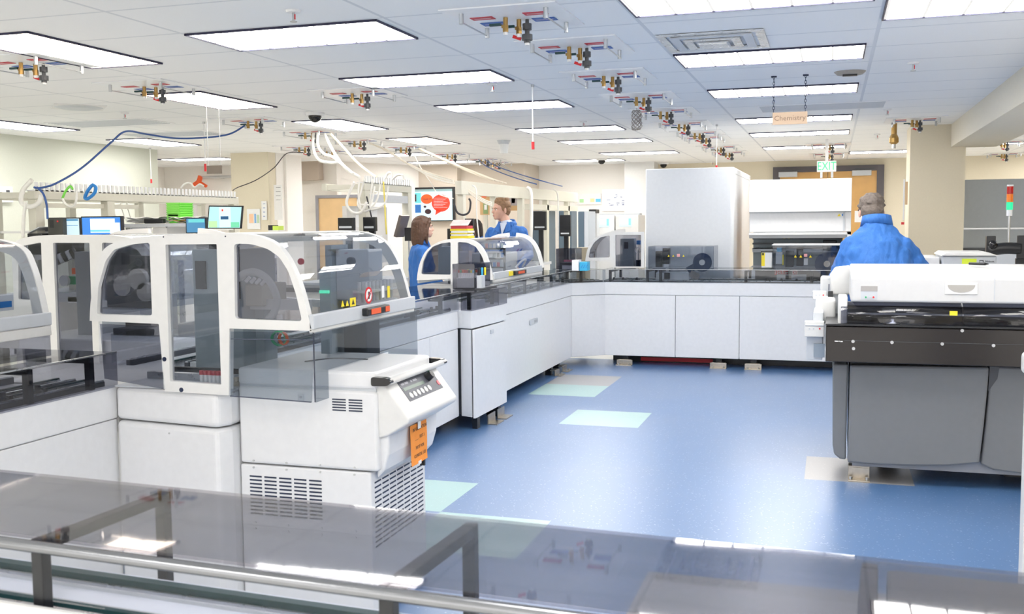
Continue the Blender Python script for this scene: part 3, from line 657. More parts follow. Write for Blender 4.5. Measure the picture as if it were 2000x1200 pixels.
MB().box(rx_.x+.034, rx_.x+.037, hy+.03, hy+.12, 1.163, 1.185).build('handle_light', ORANGEP, hd); MB().box(rx_.x+.034, rx_.x+.037, hy2-.05, hy2-.01, 1.163, 1.185).build('handle_light', ORANGEP, hd)
# lower smoked skirts
def skirt(name, pts, par=t, m_=SMOKE, th=.005): return MB().slab(pts, th).build(name, m_, par)
c1, c2, c3, c4 = Yq(450, 648, YA-.01), Yq(612, 650, YA-.01), Yq(608, 786, YA-.01), Yq(450, 774, YA-.01)
skirt('lower_front_pane', [c1, c2, c3, c4], m_=SMOKEM)
sx_ = c2.x; zt2 = c2.z
skirt('lower_side_pane', [(sx_, YA-.01, c3.z), (sx_, MY0-.012, c3.z), (sx_, MY0-.012, .985), (sx_, MY1+.01, .985), (sx_, MY1+.01, .90), (sx_, YB+.01, .90), (sx_, YB+.01, zt2), (sx_, YA-.01, zt2)], m_=SMOKEM)
for px, py in ((457, 766), (588, 776)): c = Yq(px, py, YA-.012); MB().box(c.x-.012, c.x+.012, c.y-.003, c.y, c.z-.012, c.z+.012).cyl((c.x, c.y-.006, c.z), (c.x, c.y, c.z), .004, n=8).build('pane_clip', SMOKEL, t)
e = MB().tube([(sx_-.002, YA-.006, c3.z), (sx_-.002, YA-.006, zt2)], .003, 6).tube([c1+Vector((0, 0, -.028)), c2+Vector((0, 0, -.028))], .0018, 6).tube([c3, c4], .0025, 6); e.build('pane_edge', mat('smoked_edge', (.08, .09, .13), .2), t)
d1, d2, d3, d4 = Yq(195, 633, YA+.01), Yq(310, 638, YA+.01), Yq(318, 760, YA+.01), Yq(204, 740, YA+.01)
skirt('lower_left_pane', [d1, d2, d3, d4])
# stickers on the lid: no-touch disc and warning triangles
def on_lid(px, py): return Xq(px, py, rx_.x-.004)
def Wn(c, s, name, par, m_, tri=True):
    v = []
    m__ = MB()
    if tri: m__.prism([(c.y-s, c.z-s*.8), (c.y+s, c.z-s*.8), (c.y, c.z+s)], 'x', c.x+.004, c.x+.006)
    else: m__.cyl((c.x+.004, c.y, c.z), (c.x+.0052, c.y, c.z), s, n=24)
    return m__.build(name, m_, par)
for px, py, s_ in ((667, 594, .013), (676, 593, .012)): Wn(on_lid(px, py), s_, 'warning_sticker', t, YELLOW)
c = on_lid(687, 590); k = MB().box(c.x+.004, c.x+.006, c.y-.024, c.y+.024, c.z-.017, c.z+.017).build('warning_sticker', YELLOW, t); MB().prism([(c.y-.012, c.z-.01), (c.y+.012, c.z-.01), (c.y, c.z+.012)], 'x', c.x+.0061, c.x+.0066).build('warning_symbol', INK, k)
c = on_lid(718, 577); k = Wn(c, .035, 'prohibition_sticker', t, RED, False)
MB().cyl((c.x+.0053, c.y, c.z), (c.x+.0057, c.y, c.z), .026, n=24).build('sticker_ground', PAPER, k)
MB().obox((c.x+.006, c.y, c.z), (.0004, .012, .03)).obox((c.x+.0061, c.y+.008, c.z+.003), (.0004, .018, .012), rx=.8).build('hand_symbol', INK, k)
MB().obox((c.x+.0065, c.y, c.z), (.0004, .056, .006), rx=.8).build('slash', RED, k)
for px in (757, 746): 
    c = on_lid(px, 570); MB().box(c.x+.004, c.x+.0055, c.y-.012, c.y+.012, c.z-.025, c.z+.025).build('label_sticker', YELLOW if px == 757 else PAPER, t)

# contents of that hood
t = thing('analyser_column', 'tall blue-grey instrument column behind the hood door', 'instrument', (-2.5, 3.7, .892))
MB().box(-2.62, -2.38, 3.72, 4.0, .893, 1.43).build('housing', BGREY, t, bevel=.006)
MB().box(-2.60, -2.55, 3.712, 3.722, 1.26, 1.38).build('dark_window', BLACK, t); MB().box(-2.46, -2.385, 3.705, 3.722, 1.22, 1.44).build('dark_strip', BLACKG, t)
MB().box(-2.56, -2.5, 3.76, 3.84, 1.43, 1.47).build('top_block', BLACK, t)
t = thing('corrugated_hose', 'looping translucent hose inside the right side of the large hood', 'hose', (-2.2, 3.6, 1.0))
pts = [Yq(a, b, 3.62) for a, b in ((464, 545), (478, 534), (500, 532), (522, 545), (536, 568), (541, 590), (534, 612), (520, 628))]
MB().tube(arc(pts, 5), .015, 12).build('tube', mat('translucent_hose', (.66, .67, .66), .4), t, smooth=True)
t = thing('sampling_unit', 'beige sampling unit with a yellow tag inside the large hood', 'instrument', (-2.2, 3.8, .9))
p, q = Yq(466, 598, 3.75), Yq(512, 556, 3.75); MB().box(p.x, q.x, 3.75, 3.95, p.z, q.z).build('housing', mat('beige_housing', (.55, .52, .45), .5), t, bevel=.005)
p = Yq(461, 550, 3.72); MB().box(p.x, p.x+.018, 3.7, 3.72, p.z-.03, p.z+.02).build('yellow_tag', YELLOW, t)
m_ = MB()
for k in range(5): q = Yq(470+k*10, 548+k*2, 3.73); m_.cyl(q, q+Vector((.02, 0, .018)), .008, n=8)
m_.build('connector', PAPER, t); p, q = Yq(462, 625, 3.8), Yq(610, 600, 3.8); MB().box(p.x, q.x, 3.78, 3.80, 1.17, 1.215).build('rail', WHITE2, t); MB().box(p.x+.1, p.x+.14, 3.79, 3.81, .893, 1.17).build('post', BGREY, t)
t = thing('instrument_box', 'large grey instrument box under the hood lid with warning labels', 'instrument', (-2.05, 4.1, .9))
MB().box(-2.08, -1.92, 4.0, 4.14, 1.2, 1.42).build('housing', LGREY, t, bevel=.004); MB().box(-2.12, -2.09, 3.98, 4.14, .9, 1.44).build('back_plate', BGREY, t)
MB().box(-2.05, -1.94, 4.0, 4.14, .9, 1.18).build('lower_housing', DGREY, t, bevel=.004); MB().cyl((-2.0, 4.0, 1.37), (-2.0, 3.98, 1.37), .018).build('motor', BLACK, t)
p = Yq(589, 511, 3.9); MB().cyl(p, p+Vector((0, -.01, 0)), .014).build('indicator', RED, t)
MB().box(-2.0, -1.95, 3.7, 3.75, 1.0, 1.35).build('support_post', BGREY, t); MB().box(-1.997, -1.955, 3.69, 3.70, 1.25, 1.262).build('green_indicator', emis('green_led_lens', (.1, .9, .5), 1.2), t)
t = thing('tube_rack', 'white rack of upright sample tubes inside the far right of the large hood', 'tube rack', (-1.9, 4.1, 1.18))
MB().box(-1.93, -1.86, 3.86, 4.16, 1.19, 1.20).box(-1.93, -1.86, 3.86, 4.16, 1.24, 1.25).build('rack', PAPER, t)
for r_ in range(2):
    for k in range(8): MB().cyl((-1.91+.03*r_, 3.88+k*.037, 1.20), (-1.91+.03*r_, 3.88+k*.037, 1.285), .008, n=8).build('tube', PAPER, t)
t = thing('sample_vials', 'small beige screw fittings on the deck under the large hood', 'fittings', (-2.3, 3.5, .893))
for px, h in ((470, .05), (485, .035), (503, .06), (515, .03), (545, .045)):
    c = Yq(px, 712, 3.55); m_ = MB().lathe((c.x, 3.46, .893), [(.012, 0), (.012, h*.5), (.008, h*.55), (.008, h*.7), (.013, h*.72), (.013, h)], 12); m_.build('fitting', mat('beige_fitting', (.55, .50, .42), .5), t)
t = thing('blue_bin', 'small blue plastic bin seen through the lower pane of the large hood', 'bin', (-2.1, 3.8, .9))
p = Yq(462, 686, 3.85); MB().prism([(p.x-.035, .93), (p.x+.035, .93), (p.x+.045, 1.01), (p.x-.045, 1.01)], 'y', 3.85, 3.93).build('bin', BLUEP, t, bevel=.004)
MB().box(p.x-.04, p.x+.04, 3.85, 3.93, .893, .929).build('foot', DGREY, t)
t = thing('cable_spool', 'green and orange coiled tubing inside the lower large hood', 'tubing', (-2.0, 3.6, .95))
m_ = MB(); c = Yq(543, 662, 3.75); m_.tube([c+Vector((.035*math.cos(a*.5), .01*a/12, .03*math.sin(a*.5))) for a in range(26)], .004, 6); m_.build('green_tube', GREENB, t)
MB().tube([c+Vector((.02*math.cos(a*.5)+.02, .01*a/12, .025*math.sin(a*.5))) for a in range(26)], .004, 6).build('orange_tube', ORANGEP, t)
t = thing('sample_carriers', 'row of small red-capped tubes behind the hood door bottom', 'tubes', (-2.3, 3.5, .9))
for k in range(6):
    c = Yq(402+k*8, 712, 3.45); MB().cyl((c.x, 3.42, .893), (c.x, 3.42, .94), .008, n=8).build('tube', PAPER, t); MB().cyl((c.x, 3.42, .94), (c.x, 3.42, .957), .0095, n=8).build('cap', REDL, t)
# wheels and motors seen through the left window
t = thing('label_applicator', 'pale ring wheels and dark motors behind the left arched window of the large hood', 'instrument', (-3.1, 4.2, 1.1))
for px, py, r_ in ((246, 558, .05), (275, 545, .05), (290, 570, .045)):
    c = Yq(px, py, 4.1); m_ = MB().lathe((0, 0, 0), [(r_*.4, 0), (r_, .0), (r_, .03), (r_*.4, .03)], 24); m_.v = [Vector((v.x, -v.z, v.y))+c for v in m_.v]; m_.build('ring_wheel', mat('pale_ring', (.5, .48, .45), .5), t)
p, q = Yq(215, 600, 4.2), Yq(300, 500, 4.2); MB().box(p.x, q.x, 4.18, 4.24, p.z, q.z).build('back_plate', mat('taupe_plate', (.10, .095, .095), .5), t)
MB().box(p.x, q.x, 4.08, 4.18, p.z-.05, p.z).build('beam', LGREY, t); c = Yq(232, 505, 4.15); MB().box(c.x-.04, c.x+.04, 4.12, 4.18, c.z-.03, c.z+.03).cyl((c.x+.08, 4.15, c.z-.04), (c.x+.13, 4.13, c.z-.02), .02).build('motor', BLACK, t)
MB().box(-3.12, -3.08, 4.2, 4.24, 1.026, 1.2).build('post', STEEL, t)
# ---------------------------------------------------------------- other hoods
def hood(name, label, Y0, Y1, outer, holes, rpts, lpts=None, rim_z=None, glassm=SMOKEL, smooth_n=(0, 0), locz=1.026, handle=None, wg=None):
    o_, h_, fn = frame_at(Y0, outer, holes)
    xs = [p[0] for p in o_]
    t = thing(name, label, 'hood', ((min(xs)+max(xs))/2, (Y0+Y1)/2, locz))
    f = MB().flat(o_, h_, .03, fn).build('front_frame', WHITE2, t, bevel=.003)
    for hh in h_: pane(hh, Y0, wg or SMOKE, f)
    for pts, s_ in ((rpts, 1), (lpts, -1)):
        if not pts: continue
        pr_ = arc([(Yq(a, b, Y0).x, Yq(a, b, Y0).z) for a, b in pts], 4)
        MB().sheet([[(x, y, z) for x, z in pr_] for y in (Y0+.03, Y1-.002)], .005*s_).build('clear_lid', glassm, t)
        # end arch
        A = MB(); A.sheet([[(x, y, z) for x, z in pr_] for y in (Y1-.0, Y1+.03)], .035*s_*-1); A.build('end_arch', WHITE2, t)
        if rim_z:
            x, z = pr_[-1]
            MB().box(x-.012, x+.008, Y0+.03, Y1+.03, z-.03, z+.03).build('lid_rim', LGREY, t, bevel=.003)
            MB().box(x-.012, x+.004, Y0+.03, Y1+.03, z-.055, z-.031).build('lower_rim', WHITE2, t, bevel=.003)
            if handle and s_ == 1:
                h_ = MB().box(x+.009, x+.035, handle[0], handle[1], z-.02, z+.02).build('lid_handle', BLACK, t, bevel=.004)
                dy = handle[1]-handle[0]; MB().box(x+.035, x+.038, handle[0]+dy*.25, handle[0]+dy*.8, z-.012, z+.012).build('handle_light', ORANGEP, h_)
                MB().box(x+.009, x+.02, handle[0]-.12, handle[0]-.02, z-.02, z+.02).build('yellow_latch', YELLOW, h_)
    if rpts:
        a = Yq(*rpts[0], Y0); b = Yq(*(lpts[0] if lpts else (rpts[0][0]-25, rpts[0][1]+2)), Y0); x0, x1 = min(a.x, b.x), max(a.x, b.x)
        MB().box(x0-.02, x1+.02, Y0+.03, Y1+.03, a.z-.02, a.z-.002).build('roof', WHITE2, t, bevel=.003)
    return t
def instr(t, px, py, qx, qy, Y, dep, m_, name='housing', bev=.003):
    a, b = Yq(px, py, Y), Yq(qx, qy, Y); x0, x1 = sorted((a.x, b.x)); z0, z1 = sorted((a.z, b.z))
    return MB().box(x0, x1, Y, Y+dep, z0, z1).build(name, m_, t, bevel=bev)
FO = arc([(814, 548), (817, 525), (824, 504), (834, 488), (850, 476), (868, 469), (890, 466)], 3)+arc([(905, 466), (924, 470), (940, 482), (951, 502), (958, 526), (963, 547)], 3)+[(894, 545), (893, 556), (880, 556), (880, 545)]
FH = [rpoly([(822, 536), (826, 512), (834, 494), (845, 482), (860, 476), (880, 473), (880, 537)], 3), rpoly([(894, 473), (912, 474), (929, 482), (941, 500), (949, 522), (953, 538), (894, 536)], 3)]
t = hood('track_hood', 'middle white arched hood on the left conveyor, in front of the standing man', 8.2, 9.72, FO, FH, [(905, 467), (924, 471), (940, 483), (951, 503), (958, 527), (962, 540)], [(890, 467), (868, 470), (850, 477), (834, 489), (824, 505), (817, 526), (815, 542)], rim_z=1, handle=(8.75, 9.1))
t = thing('analyser_column', 'pale blue-grey instrument column behind the left window of the middle hood', 'instrument', (-3.2, 8.5, 1.026))
instr(t, 856, 537, 881, 482, 8.45, .2, mat('pale_blue_housing', (.45, .53, .57), .4)); MB().box(-3.3, -3.1, 8.5, 8.6, 1.026, 1.06).build('foot', DGREY, t)
t = thing('sample_handler', 'crowded dark gripper rack with white and blue vials inside the middle hood', 'instrument', (-2.95, 8.9, 1.026))
for z in (1.12, 1.2, 1.29): MB().box(-3.05, -2.82, 8.7, 8.72, z, z+.015).build('shelf_bar', BLACK, t)
MB().box(-3.06, -3.04, 8.7, 8.72, 1.027, 1.34).box(-2.84, -2.82, 8.7, 8.72, 1.027, 1.3).build('upright', DGREY, t)
cc = [PAPER, LGREY, BLUEP, BGREY, PAPER, REDL, DGREY]
for r_ in range(3):
    for k in range(6): x = -3.03+k*.037; MB().cyl((x, 8.69, 1.135+.085*r_), (x, 8.69, 1.175+.085*r_), .013, n=8).build('vial', cc[(k*3+r_) % 7], t)
MB().box(-3.25, -2.95, 9.0, 9.5, 1.027, 1.25).build('grey_box', LGREY, t, bevel=.01); MB().tube(arc([(-2.88, 9.2, 1.1), (-2.85, 9.3, 1.16), (-2.85, 9.45, 1.17), (-2.9, 9.5, 1.1)], 5), .01, 8).build('white_hose', PAPER, t)
TO = arc([(1143, 510), (1146, 492), (1153, 476), (1165, 464), (1182, 457), (1205, 454)], 3)+[(1258, 453), (1258, 523), (1197, 523), (1197, 510)]
TH = [rpoly([(1149, 504), (1152, 488), (1160, 474), (1172, 464), (1191, 460), (1191, 503)], 3), rpoly([(1202, 459), (1252, 459), (1252, 521), (1202, 521)], 1.5)]
t = hood('track_hood', 'small white hood with half arch and square door left of the tall white cabinet', 10.72, 11.15, TO, TH, None, [(1205, 455), (1182, 458), (1165, 465), (1153, 477), (1146, 493), (1144, 508)])
t = thing('analyser_column', 'grey instrument column with dark window inside the small hood by the tall cabinet', 'instrument', (-2.1, 10.95, 1.026))
instr(t, 1211, 523, 1238, 466, 10.9, .14, BGREY); instr(t, 1219, 486, 1227, 473, 10.895, .004, DGREY, 'dark_window')
t = thing('tube_carousel', 'blue and steel tube carousel at the right side of the small hood', 'instrument', (-1.98, 10.95, 1.026))
instr(t, 1242, 522, 1251, 508, 10.9, .1, NAVY); instr(t, 1243, 478, 1250, 470, 10.9, .1, BLUEP, 'blue_block'); instr(t, 1203, 522, 1208, 498, 10.9, .1, STEEL, 'steel_post')
c = Yq(1246, 489, 10.89); m_ = MB().tube([c+Vector((.03*math.cos(a), 0, .03*math.sin(a))) for a in [i*PI/8 for i in range(17)]], .005, 6); m_.build('ring', PAPER, t); MB().box(c.x-.005, c.x+.005, 10.9, 10.92, 1.026, c.z).build('stem', STEEL, t)

# left-edge hood over the near run
p1x = Zp(82, 636, 1.15).x
LP = [(-3.3, 1.495), (-3.12, 1.485), (-3.00, 1.45), (-2.955, 1.38), (-2.925, 1.28), (-2.905, 1.18)]
t = thing('track_hood', 'arched hood end with curved clear lid cut off by the left photo edge', 'hood', (-3.3, 2.7, 1.026))
pr_ = arc(LP, 5)
lf = [(-6.6-x, z) for x, z in pr_][::-1]
ar = lf+pr_
def arch(Ya, name='end_frame'):
    inn = inset(ar+[(-2.905, 1.14), (-3.695, 1.14)], (-3.3, 1.3), (.86, .78))
    return MB().flat([(x, z) for x, z in ar]+[(-2.90, 1.11), (-3.70, 1.11)], [[(x, z) for x, z in inn]], .03, lambda x, y, z: (x, Ya+z, y)).build(name, WHITE2, t, bevel=.004)
arch(3.18); arch(2.1)
MB().sheet([[(x, y, z) for x, z in pr_] for y in (2.12, 3.16)], .005).build('clear_lid', SMOKEL, t)
MB().sheet([[(x, y, z) for x, z in lf] for y in (2.12, 3.16)], .005).build('clear_lid', SMOKEL, t)
MB().box(-2.915, -2.895, 2.1, 3.195, 1.15, 1.20).build('lid_rim', LGREY, t, bevel=.004); MB().box(-2.915, -2.90, 2.1, 3.195, 1.11, 1.148).build('lower_rim', WHITE2, t, bevel=.003)
MB().slab([(-2.908, 2.1, 1.03), (-2.908, 3.19, 1.03), (-2.908, 3.19, 1.11), (-2.908, 2.1, 1.11)], .005).build('lower_side_pane', SMOKE, t)
t = thing('tube_carton', 'small white carton with blue print inside the left-edge hood', 'carton', (-3.0, 3.0, 1.16))
c = Xq(6, 592, -2.93); k = MB().box(-2.99, -2.93, c.y-.08, c.y+.05, c.z-.03, c.z+.03).build('box', PAPER, t); MB().box(-2.9295, -2.9285, c.y-.03, c.y+.04, c.z-.018, c.z+.005).build('print', BLUEP, t)
t = thing('hood_interior_unit', 'dark motor unit with ring wheel inside the left-edge hood', 'instrument', (-3.3, 2.9, 1.03))
MB().box(-3.5, -3.1, 2.75, 3.0, 1.03, 1.22).build('housing', LGREY, t, bevel=.01); MB().box(-3.45, -3.2, 3.0, 3.1, 1.03, 1.3).build('motor', DGREY, t)
m_ = MB(); m_.tube([Vector((-3.08, 2.9+.05*math.cos(i*PI/10), 1.28+.05*math.sin(i*PI/10))) for i in range(21)], .007, 6); m_.build('ring_wheel', DGREY, t); MB().box(-3.12, -3.08, 2.88, 2.92, 1.22, 1.24).build('mount', STEEL, t)

# left rear hood (second row) with its base
BO = [(28, 600), (26, 560), (24, 520), (22, 490)]+arc([(24, 476), (40, 467), (70, 461), (110, 459)], 3)+[(215, 459), (250, 464), (280, 476), (300, 500), (312, 540), (318, 600), (192, 600), (194, 708), (98, 712), (92, 600)]
BH = [rpoly([(36, 585), (36, 500), (46, 480), (80, 473.5), (84, 587)], 3), rpoly([(103.5, 474.5), (174.5, 474.5), (182, 705), (113, 708)], 2), rpoly([(199, 474), (240, 476), (268, 488), (288, 515), (300, 585), (201, 588)], 4)]
t = hood('track_hood', 'rear white arched hood with glazed door, behind and left of the large hood', 4.9, 5.75, BO, BH, [(215, 460), (250, 465), (280, 477), (300, 501), (312, 541), (317, 590)], [(110, 460), (70, 462), (40, 468), (25, 477), (23, 500), (27, 590)], locz=.86)
tb = thing('conveyor_run', 'rear white conveyor cabinet carrying the hood behind the large hood', 'conveyor', (-4.2, 5.3, 0))
MB().box(-4.75, -3.72, 4.95, 5.8, .02, .86).build('cabinet_body', WHITE, tb, bevel=.01)
t = thing('analyser_column', 'light grey instrument column behind the rear hood door', 'instrument', (-4.0, 5.2, .861))
instr(t, 153, 668, 176, 492, 5.15, .3, mat('pale_grey_housing', (.42, .45, .47), .4)); MB().box(-4.25, -4.0, 5.2, 5.4, .861, .9).build('foot', DGREY, t)
t = thing('decapper_unit', 'dark unit with orange and green parts behind the rear hood door', 'instrument', (-4.3, 5.4, .861))
MB().box(-4.46, -4.2, 5.5, 5.7, .861, 1.38).build('housing', mat('taupe_dark', (.10, .10, .11), .5), t, bevel=.005)
instr(t, 104, 590, 150, 572, 5.2, .05, LGREY, 'beam'); instr(t, 140, 536, 152, 524, 5.2, .03, ORANGEP, 'orange_block'); instr(t, 128, 556, 152, 540, 5.22, .03, GREENB, 'green_block'); instr(t, 132, 592, 152, 580, 5.2, .03, PAPER, 'tag')
c = Yq(124, 549, 5.18); MB().cyl(c, c+Vector((0, .02, 0)), .035, n=20).build('dial', LGREY, t)
for k in range(5): c = Yq(108+k*8, 500-k*3, 5.3); MB().cyl(c, c+Vector((.03, 0, -.05)), .02, n=8).build('cylinder', LGREY if k % 2 else BLACK, t)

# ---------------------------------------------------------------- tall cabinets behind the back run
tx0, tx1 = -2.0, -1.03
t = thing('tall_cabinet', 'tall plain white cabinet with chamfered right side behind the back run', 'cabinet', (-1.5, 12.3, 0))
MB().prism([(tx0, 11.3), (tx1-.03, 11.3), (tx1, 11.33), (tx1, 13.6), (tx0, 13.6)], 'z', .02, 2.115).build('housing', mat('cool_white_enamel', (.72, .75, .79), .3), t, bevel=.01)
MB().box(tx1, tx1+.004, 11.36, 13.58, 2.045, 2.05).build('top_seam', LGREY, t)
t = thing('storage_module', 'wide white refrigerated storage cabinet with grey shutter frame, in front of the wood doors', 'cabinet', (-.35, 12.0, 0))
x0, x1 = -.89, .195
MB().box(x0, x1-.0, 11.6, 12.4, 1.62, 1.98).build('upper_housing', WHITE, t, bevel=.006)
MB().box(x0, x1, 11.66, 12.4, 1.40, 1.618).build('shutter', WHITE, t, bevel=.006)
MB().box(x0, x1-.05, 11.655, 11.665, 1.612, 1.622).box(x1-.085, x1-.065, 11.65, 11.662, 1.40, 1.615).build('shutter_frame', LGREY, t)
MB().prism([(11.60, 1.395), (11.60, 1.37), (11.66, 1.33), (11.68, 1.395)], 'x', x0, x1).build('light_rail', WHITE, t)
MB().box(x0, x1-.08, 12.3, 12.4, .9, 1.395).build('interior_back', BGREY, t); MB().box(x1-.04, x1, 11.6, 12.4, .02, 1.395).build('side_post', WHITE, t)
MB().box(x0, x1-.04, 11.6, 12.4, .02, 1.0).build('lower_housing', LGREY, t)
for z, h, mm in ((1.31, .012, DGREY), (1.25, .02, DGREY), (1.20, .01, STEEL), (1.16, .05, LGREY)): MB().box(x0, x1-.08, 12.15, 12.2, z, z+h).build('gantry_rail', mm, t)
MB().box(-.1, .05, 12.0, 12.15, 1.18, 1.3).build('gantry_head', BLACK, t, bevel=.01)
for px in (1530, 1539): c = Yq(px, 465, 11.9); MB().prism([(c.x-.012, c.z-.01), (c.x+.012, c.z-.01), (c.x, c.z+.01)], 'y', 12.145, 12.147).build('warning_sticker', YELLOW, t)
c = Yq(1639, 420, 11.65); MB().prism([(c.x-.018, c.z-.014), (c.x+.018, c.z-.014), (c.x, c.z+.016)], 'y', 11.656, 11.659).build('warning_sticker', YELLOW, t)
c = Yq(1646, 420, 11.65); MB().cyl((c.x+.005, 11.656, c.z), (c.x+.005, 11.659, c.z), .015, n=16).build('round_sticker', BLUEP, t)
sc = MB()
for px, py in ((1475, 367), (1593, 365), (1475, 411), (1593, 409)): c = Yq(px, py, 11.6); sc.cyl((c.x, 11.597, c.z), (c.x, 11.602, c.z), .006, n=8)
sc.build('screws', LGREY, t)
# same kind of cabinet right of the column
t = thing('storage_module', 'grey-shaded storage cabinet half hidden behind the cream column on the right', 'cabinet', (2.4, 13.0, 0))
GS = mat('grey_enamel', (.42, .46, .50), .35)
MB().box(1.35, 3.4, 12.55+.6, 13.9, 1.42, 1.99+.0).build('upper_housing', GS, t, bevel=.006)
MB().box(1.35, 3.4, 13.2, 13.9, 1.18, 1.415).build('shutter', GS, t); MB().box(1.35, 3.4, 13.8, 13.9, .5, 1.175).build('interior_back', mat('dark_blue_grey', (.07, .085, .10), .4), t); MB().box(1.35, 3.4, 13.2, 13.9, .02, .5).build('lower_housing', GS, t)
MB().box(1.35, 3.4, 13.19, 13.21, 1.40, 1.42).build('shutter_edge', STEEL, t); MB().box(1.35, 3.4, 13.4, 13.42, 1.0, 1.015).build('gantry_rail', STEEL, t)
MB().box(1.35, 3.4, 13.19, 13.8, 1.13, 1.18).build('light_rail', DGREY, t)
MB().box(1.5, 1.7, 13.3, 13.6, .9, 1.1).build('gripper', BLACK, t, bevel=.01)

# smoked boxes on the back run
def smoked_box(label, px0, py0, px1, py1, Y, dep, extra):
    a, b = Yq(px0, py1, Y), Yq(px1, py0, Y)
    t = thing('decapping_module', label, 'module', ((a.x+b.x)/2, Y+dep/2, 1.027))
    z0, z1 = 1.028, b.z
    for nm, q in (('cover_pane', (a.x, b.x, Y, Y+.005, z0, z1)), ('cover_pane', (a.x, b.x, Y+dep-.005, Y+dep, z0, z1)), ('cover_pane', (a.x, a.x+.005, Y+.006, Y+dep-.006, z0, z1)), ('cover_pane', (b.x-.005, b.x, Y+.006, Y+dep-.006, z0, z1)), ('cover_pane', (a.x, b.x, Y, Y+dep, z1+.001, z1+.006))):
        MB().box(*q).build(nm, SMOKEL, t)
    return t, a, b
t, a, b = smoked_box('smoked box holding black cylinders and a navy disc, in front of the tall cabinet', 1266, 482, 1394, 525, 10.68, .42, 0)
for px0, py0, px1, py1 in ((1280, 491, 1293, 522), (1294, 485, 1307, 516)): instr(t, px0, py1, px1, py0, 10.85, .08, BLACK, 'motor_block', .004)
instr(t, 1297, 522, 1306, 516, 10.86, .06, LGREY, 'collar')
c = Yq(1371, 513, 10.8); m_ = MB(); m_.cyl((c.x, 10.83, c.z+.0), (c.x, 10.86, c.z), .10, n=32); m_.build('disc_guard', mat('navy_disc', (.01, .03, .09), .3), t)
MB().cyl((c.x, 10.80, c.z), (c.x, 10.83, c.z), .030, n=20).build('hub', STEEL, t); MB().obox((c.x-.09, 10.87, c.z-.05), (.16, .01, .07), ry=-.5).build('disc_arm', mat('navy_disc', (.01, .03, .09), .3), t)
for px in (1306, 1315, 1335): 
    c = Yq(px, 500, 10.678); (MB().prism([(c.x-.011, c.z-.009), (c.x+.011, c.z-.009), (c.x, c.z+.011)], 'y', 10.676, 10.679)).build('warning_sticker', YELLOW, t)
c = Yq(1325, 499, 10.678); MB().box(c.x-.016, c.x+.016, 10.676, 10.679, c.z-.016, c.z+.016).build('red_print_sticker', mat('pink_print', (.75, .35, .35), .6), t)
t2 = thing('tube_gripper', 'grey tube gripper base under the cover below the navy disc', 'gripper', (-1.5, 10.9, .9))
a1, b1 = Yq(1281, 546, 10.82), Yq(1346, 533, 10.82); MB().box(a1.x, b1.x, 10.82, 10.95, .905, b1.z).build('base', LGREY, t2, bevel=.005); instr(t2, 1297, 545, 1308, 533, 10.80, .02, BLACK, 'clamp')
instr(t2, 1300, 533, 1306, 524, 10.86, .05, STEEL, 'stem'); c = Yq(1357, 538, 10.85); MB().obox(c, (.10, .05, .07), ry=.4).build('arm', mat('taupe_arm', (.3, .27, .26), .4), t2)
t, a, b = smoked_box('smoked box with black towers and warning stickers, beside the bending man', 1509, 481, 1648, 525, 10.68, .42, 0)
MB().box(a.x-.01, b.x, 10.66, 11.12, b.z+.007, b.z+.018).build('lid', WHITE2, t)
for px0, py0, px1, py1 in ((1534, 490, 1550, 522), (1555, 484, 1569, 520)): instr(t, px0, py1, px1, py0, 10.85, .08, BLACK, 'motor_block', .004)
instr(t, 1517, 492, 1527, 484, 10.75, .05, CYAN, 'blue_cap'); instr(t, 1515, 516, 1528, 493, 10.75, .05, LGREY, 'bottle'); instr(t, 1528, 518, 1530.5, 498, 10.74, .03, YELLOW, 'yellow_strip'); instr(t, 1570, 518, 1578, 505, 10.8, .03, PAPER, 'white_block')
c = Yq(1615, 516, 10.8); MB().cyl((c.x, 10.83, c.z), (c.x, 10.86, c.z), .12, n=32).build('disc_guard', mat('navy_disc', (.01, .03, .09), .3), t)
MB().cyl((c.x, 10.80, c.z), (c.x, 10.83, c.z), .032, n=20).build('hub', TARN, t)
for px in (1553.5, 1564, 1583): c = Yq(px, 501, 10.678); MB().prism([(c.x-.014, c.z-.012), (c.x+.014, c.z-.012), (c.x, c.z+.014)], 'y', 10.676, 10.679).build('warning_sticker', YELLOW, t)
c = Yq(1573.5, 499, 10.678); MB().box(c.x-.016, c.x+.016, 10.676, 10.679, c.z-.016, c.z+.016).build('red_print_sticker', mat('pink_print', (.75, .35, .35), .6), t)
t = thing('banner_unit', 'dark unit with red lettered strip under the back cover', 'unit', (-.4, 11.0, .9))
MB().box(-.78, -.10, 11.08, 11.12, .90, 1.015).build('dark_panel', mat('charcoal_panel', (.05, .05, .055), .5), t)
for (a1, b1, s_) in ((1513, 1539, '124.5 m'), (1547, 1558, 'DIS')):
    A, B = Yq(a1, 537, 11.07), Yq(b1, 529, 11.07); k = MB().box(A.x, B.x, 11.07, 11.079, A.z, B.z).build('red_strip', RED, t)
    MB().text(s_, .045, ((A.x+B.x)/2, 11.068, (A.z+B.z)/2), (1, 0, 0), (0, 0, 1), ext=.0004).build('lettering', WHITEINK, k)
MB().box(-.55, -.25, 10.95, 11.04, .905, .96).build('gripper_base', LGREY, t, bevel=.005); MB().box(-.46, -.40, 10.94, 10.95, .915, .955).build('clamp', BLACK, t)
t = thing('reagent_carton', 'yellow and white carton standing on the back run cover', 'carton', (-.65, 10.75, 1.026))
instr(t, 1487, 523, 1508, 493, 10.7, .12, WHITE2, 'box'); instr(t, 1487, 520, 1494, 494, 10.698, .002, YELLOW, 'yellow_panel'); instr(t, 1486, 493, 1509, 491, 10.69, .14, BLACK, 'dark_lid')
instr(t, 1488.5, 499, 1492, 494.5, 10.696, .0015, INK, 'print')
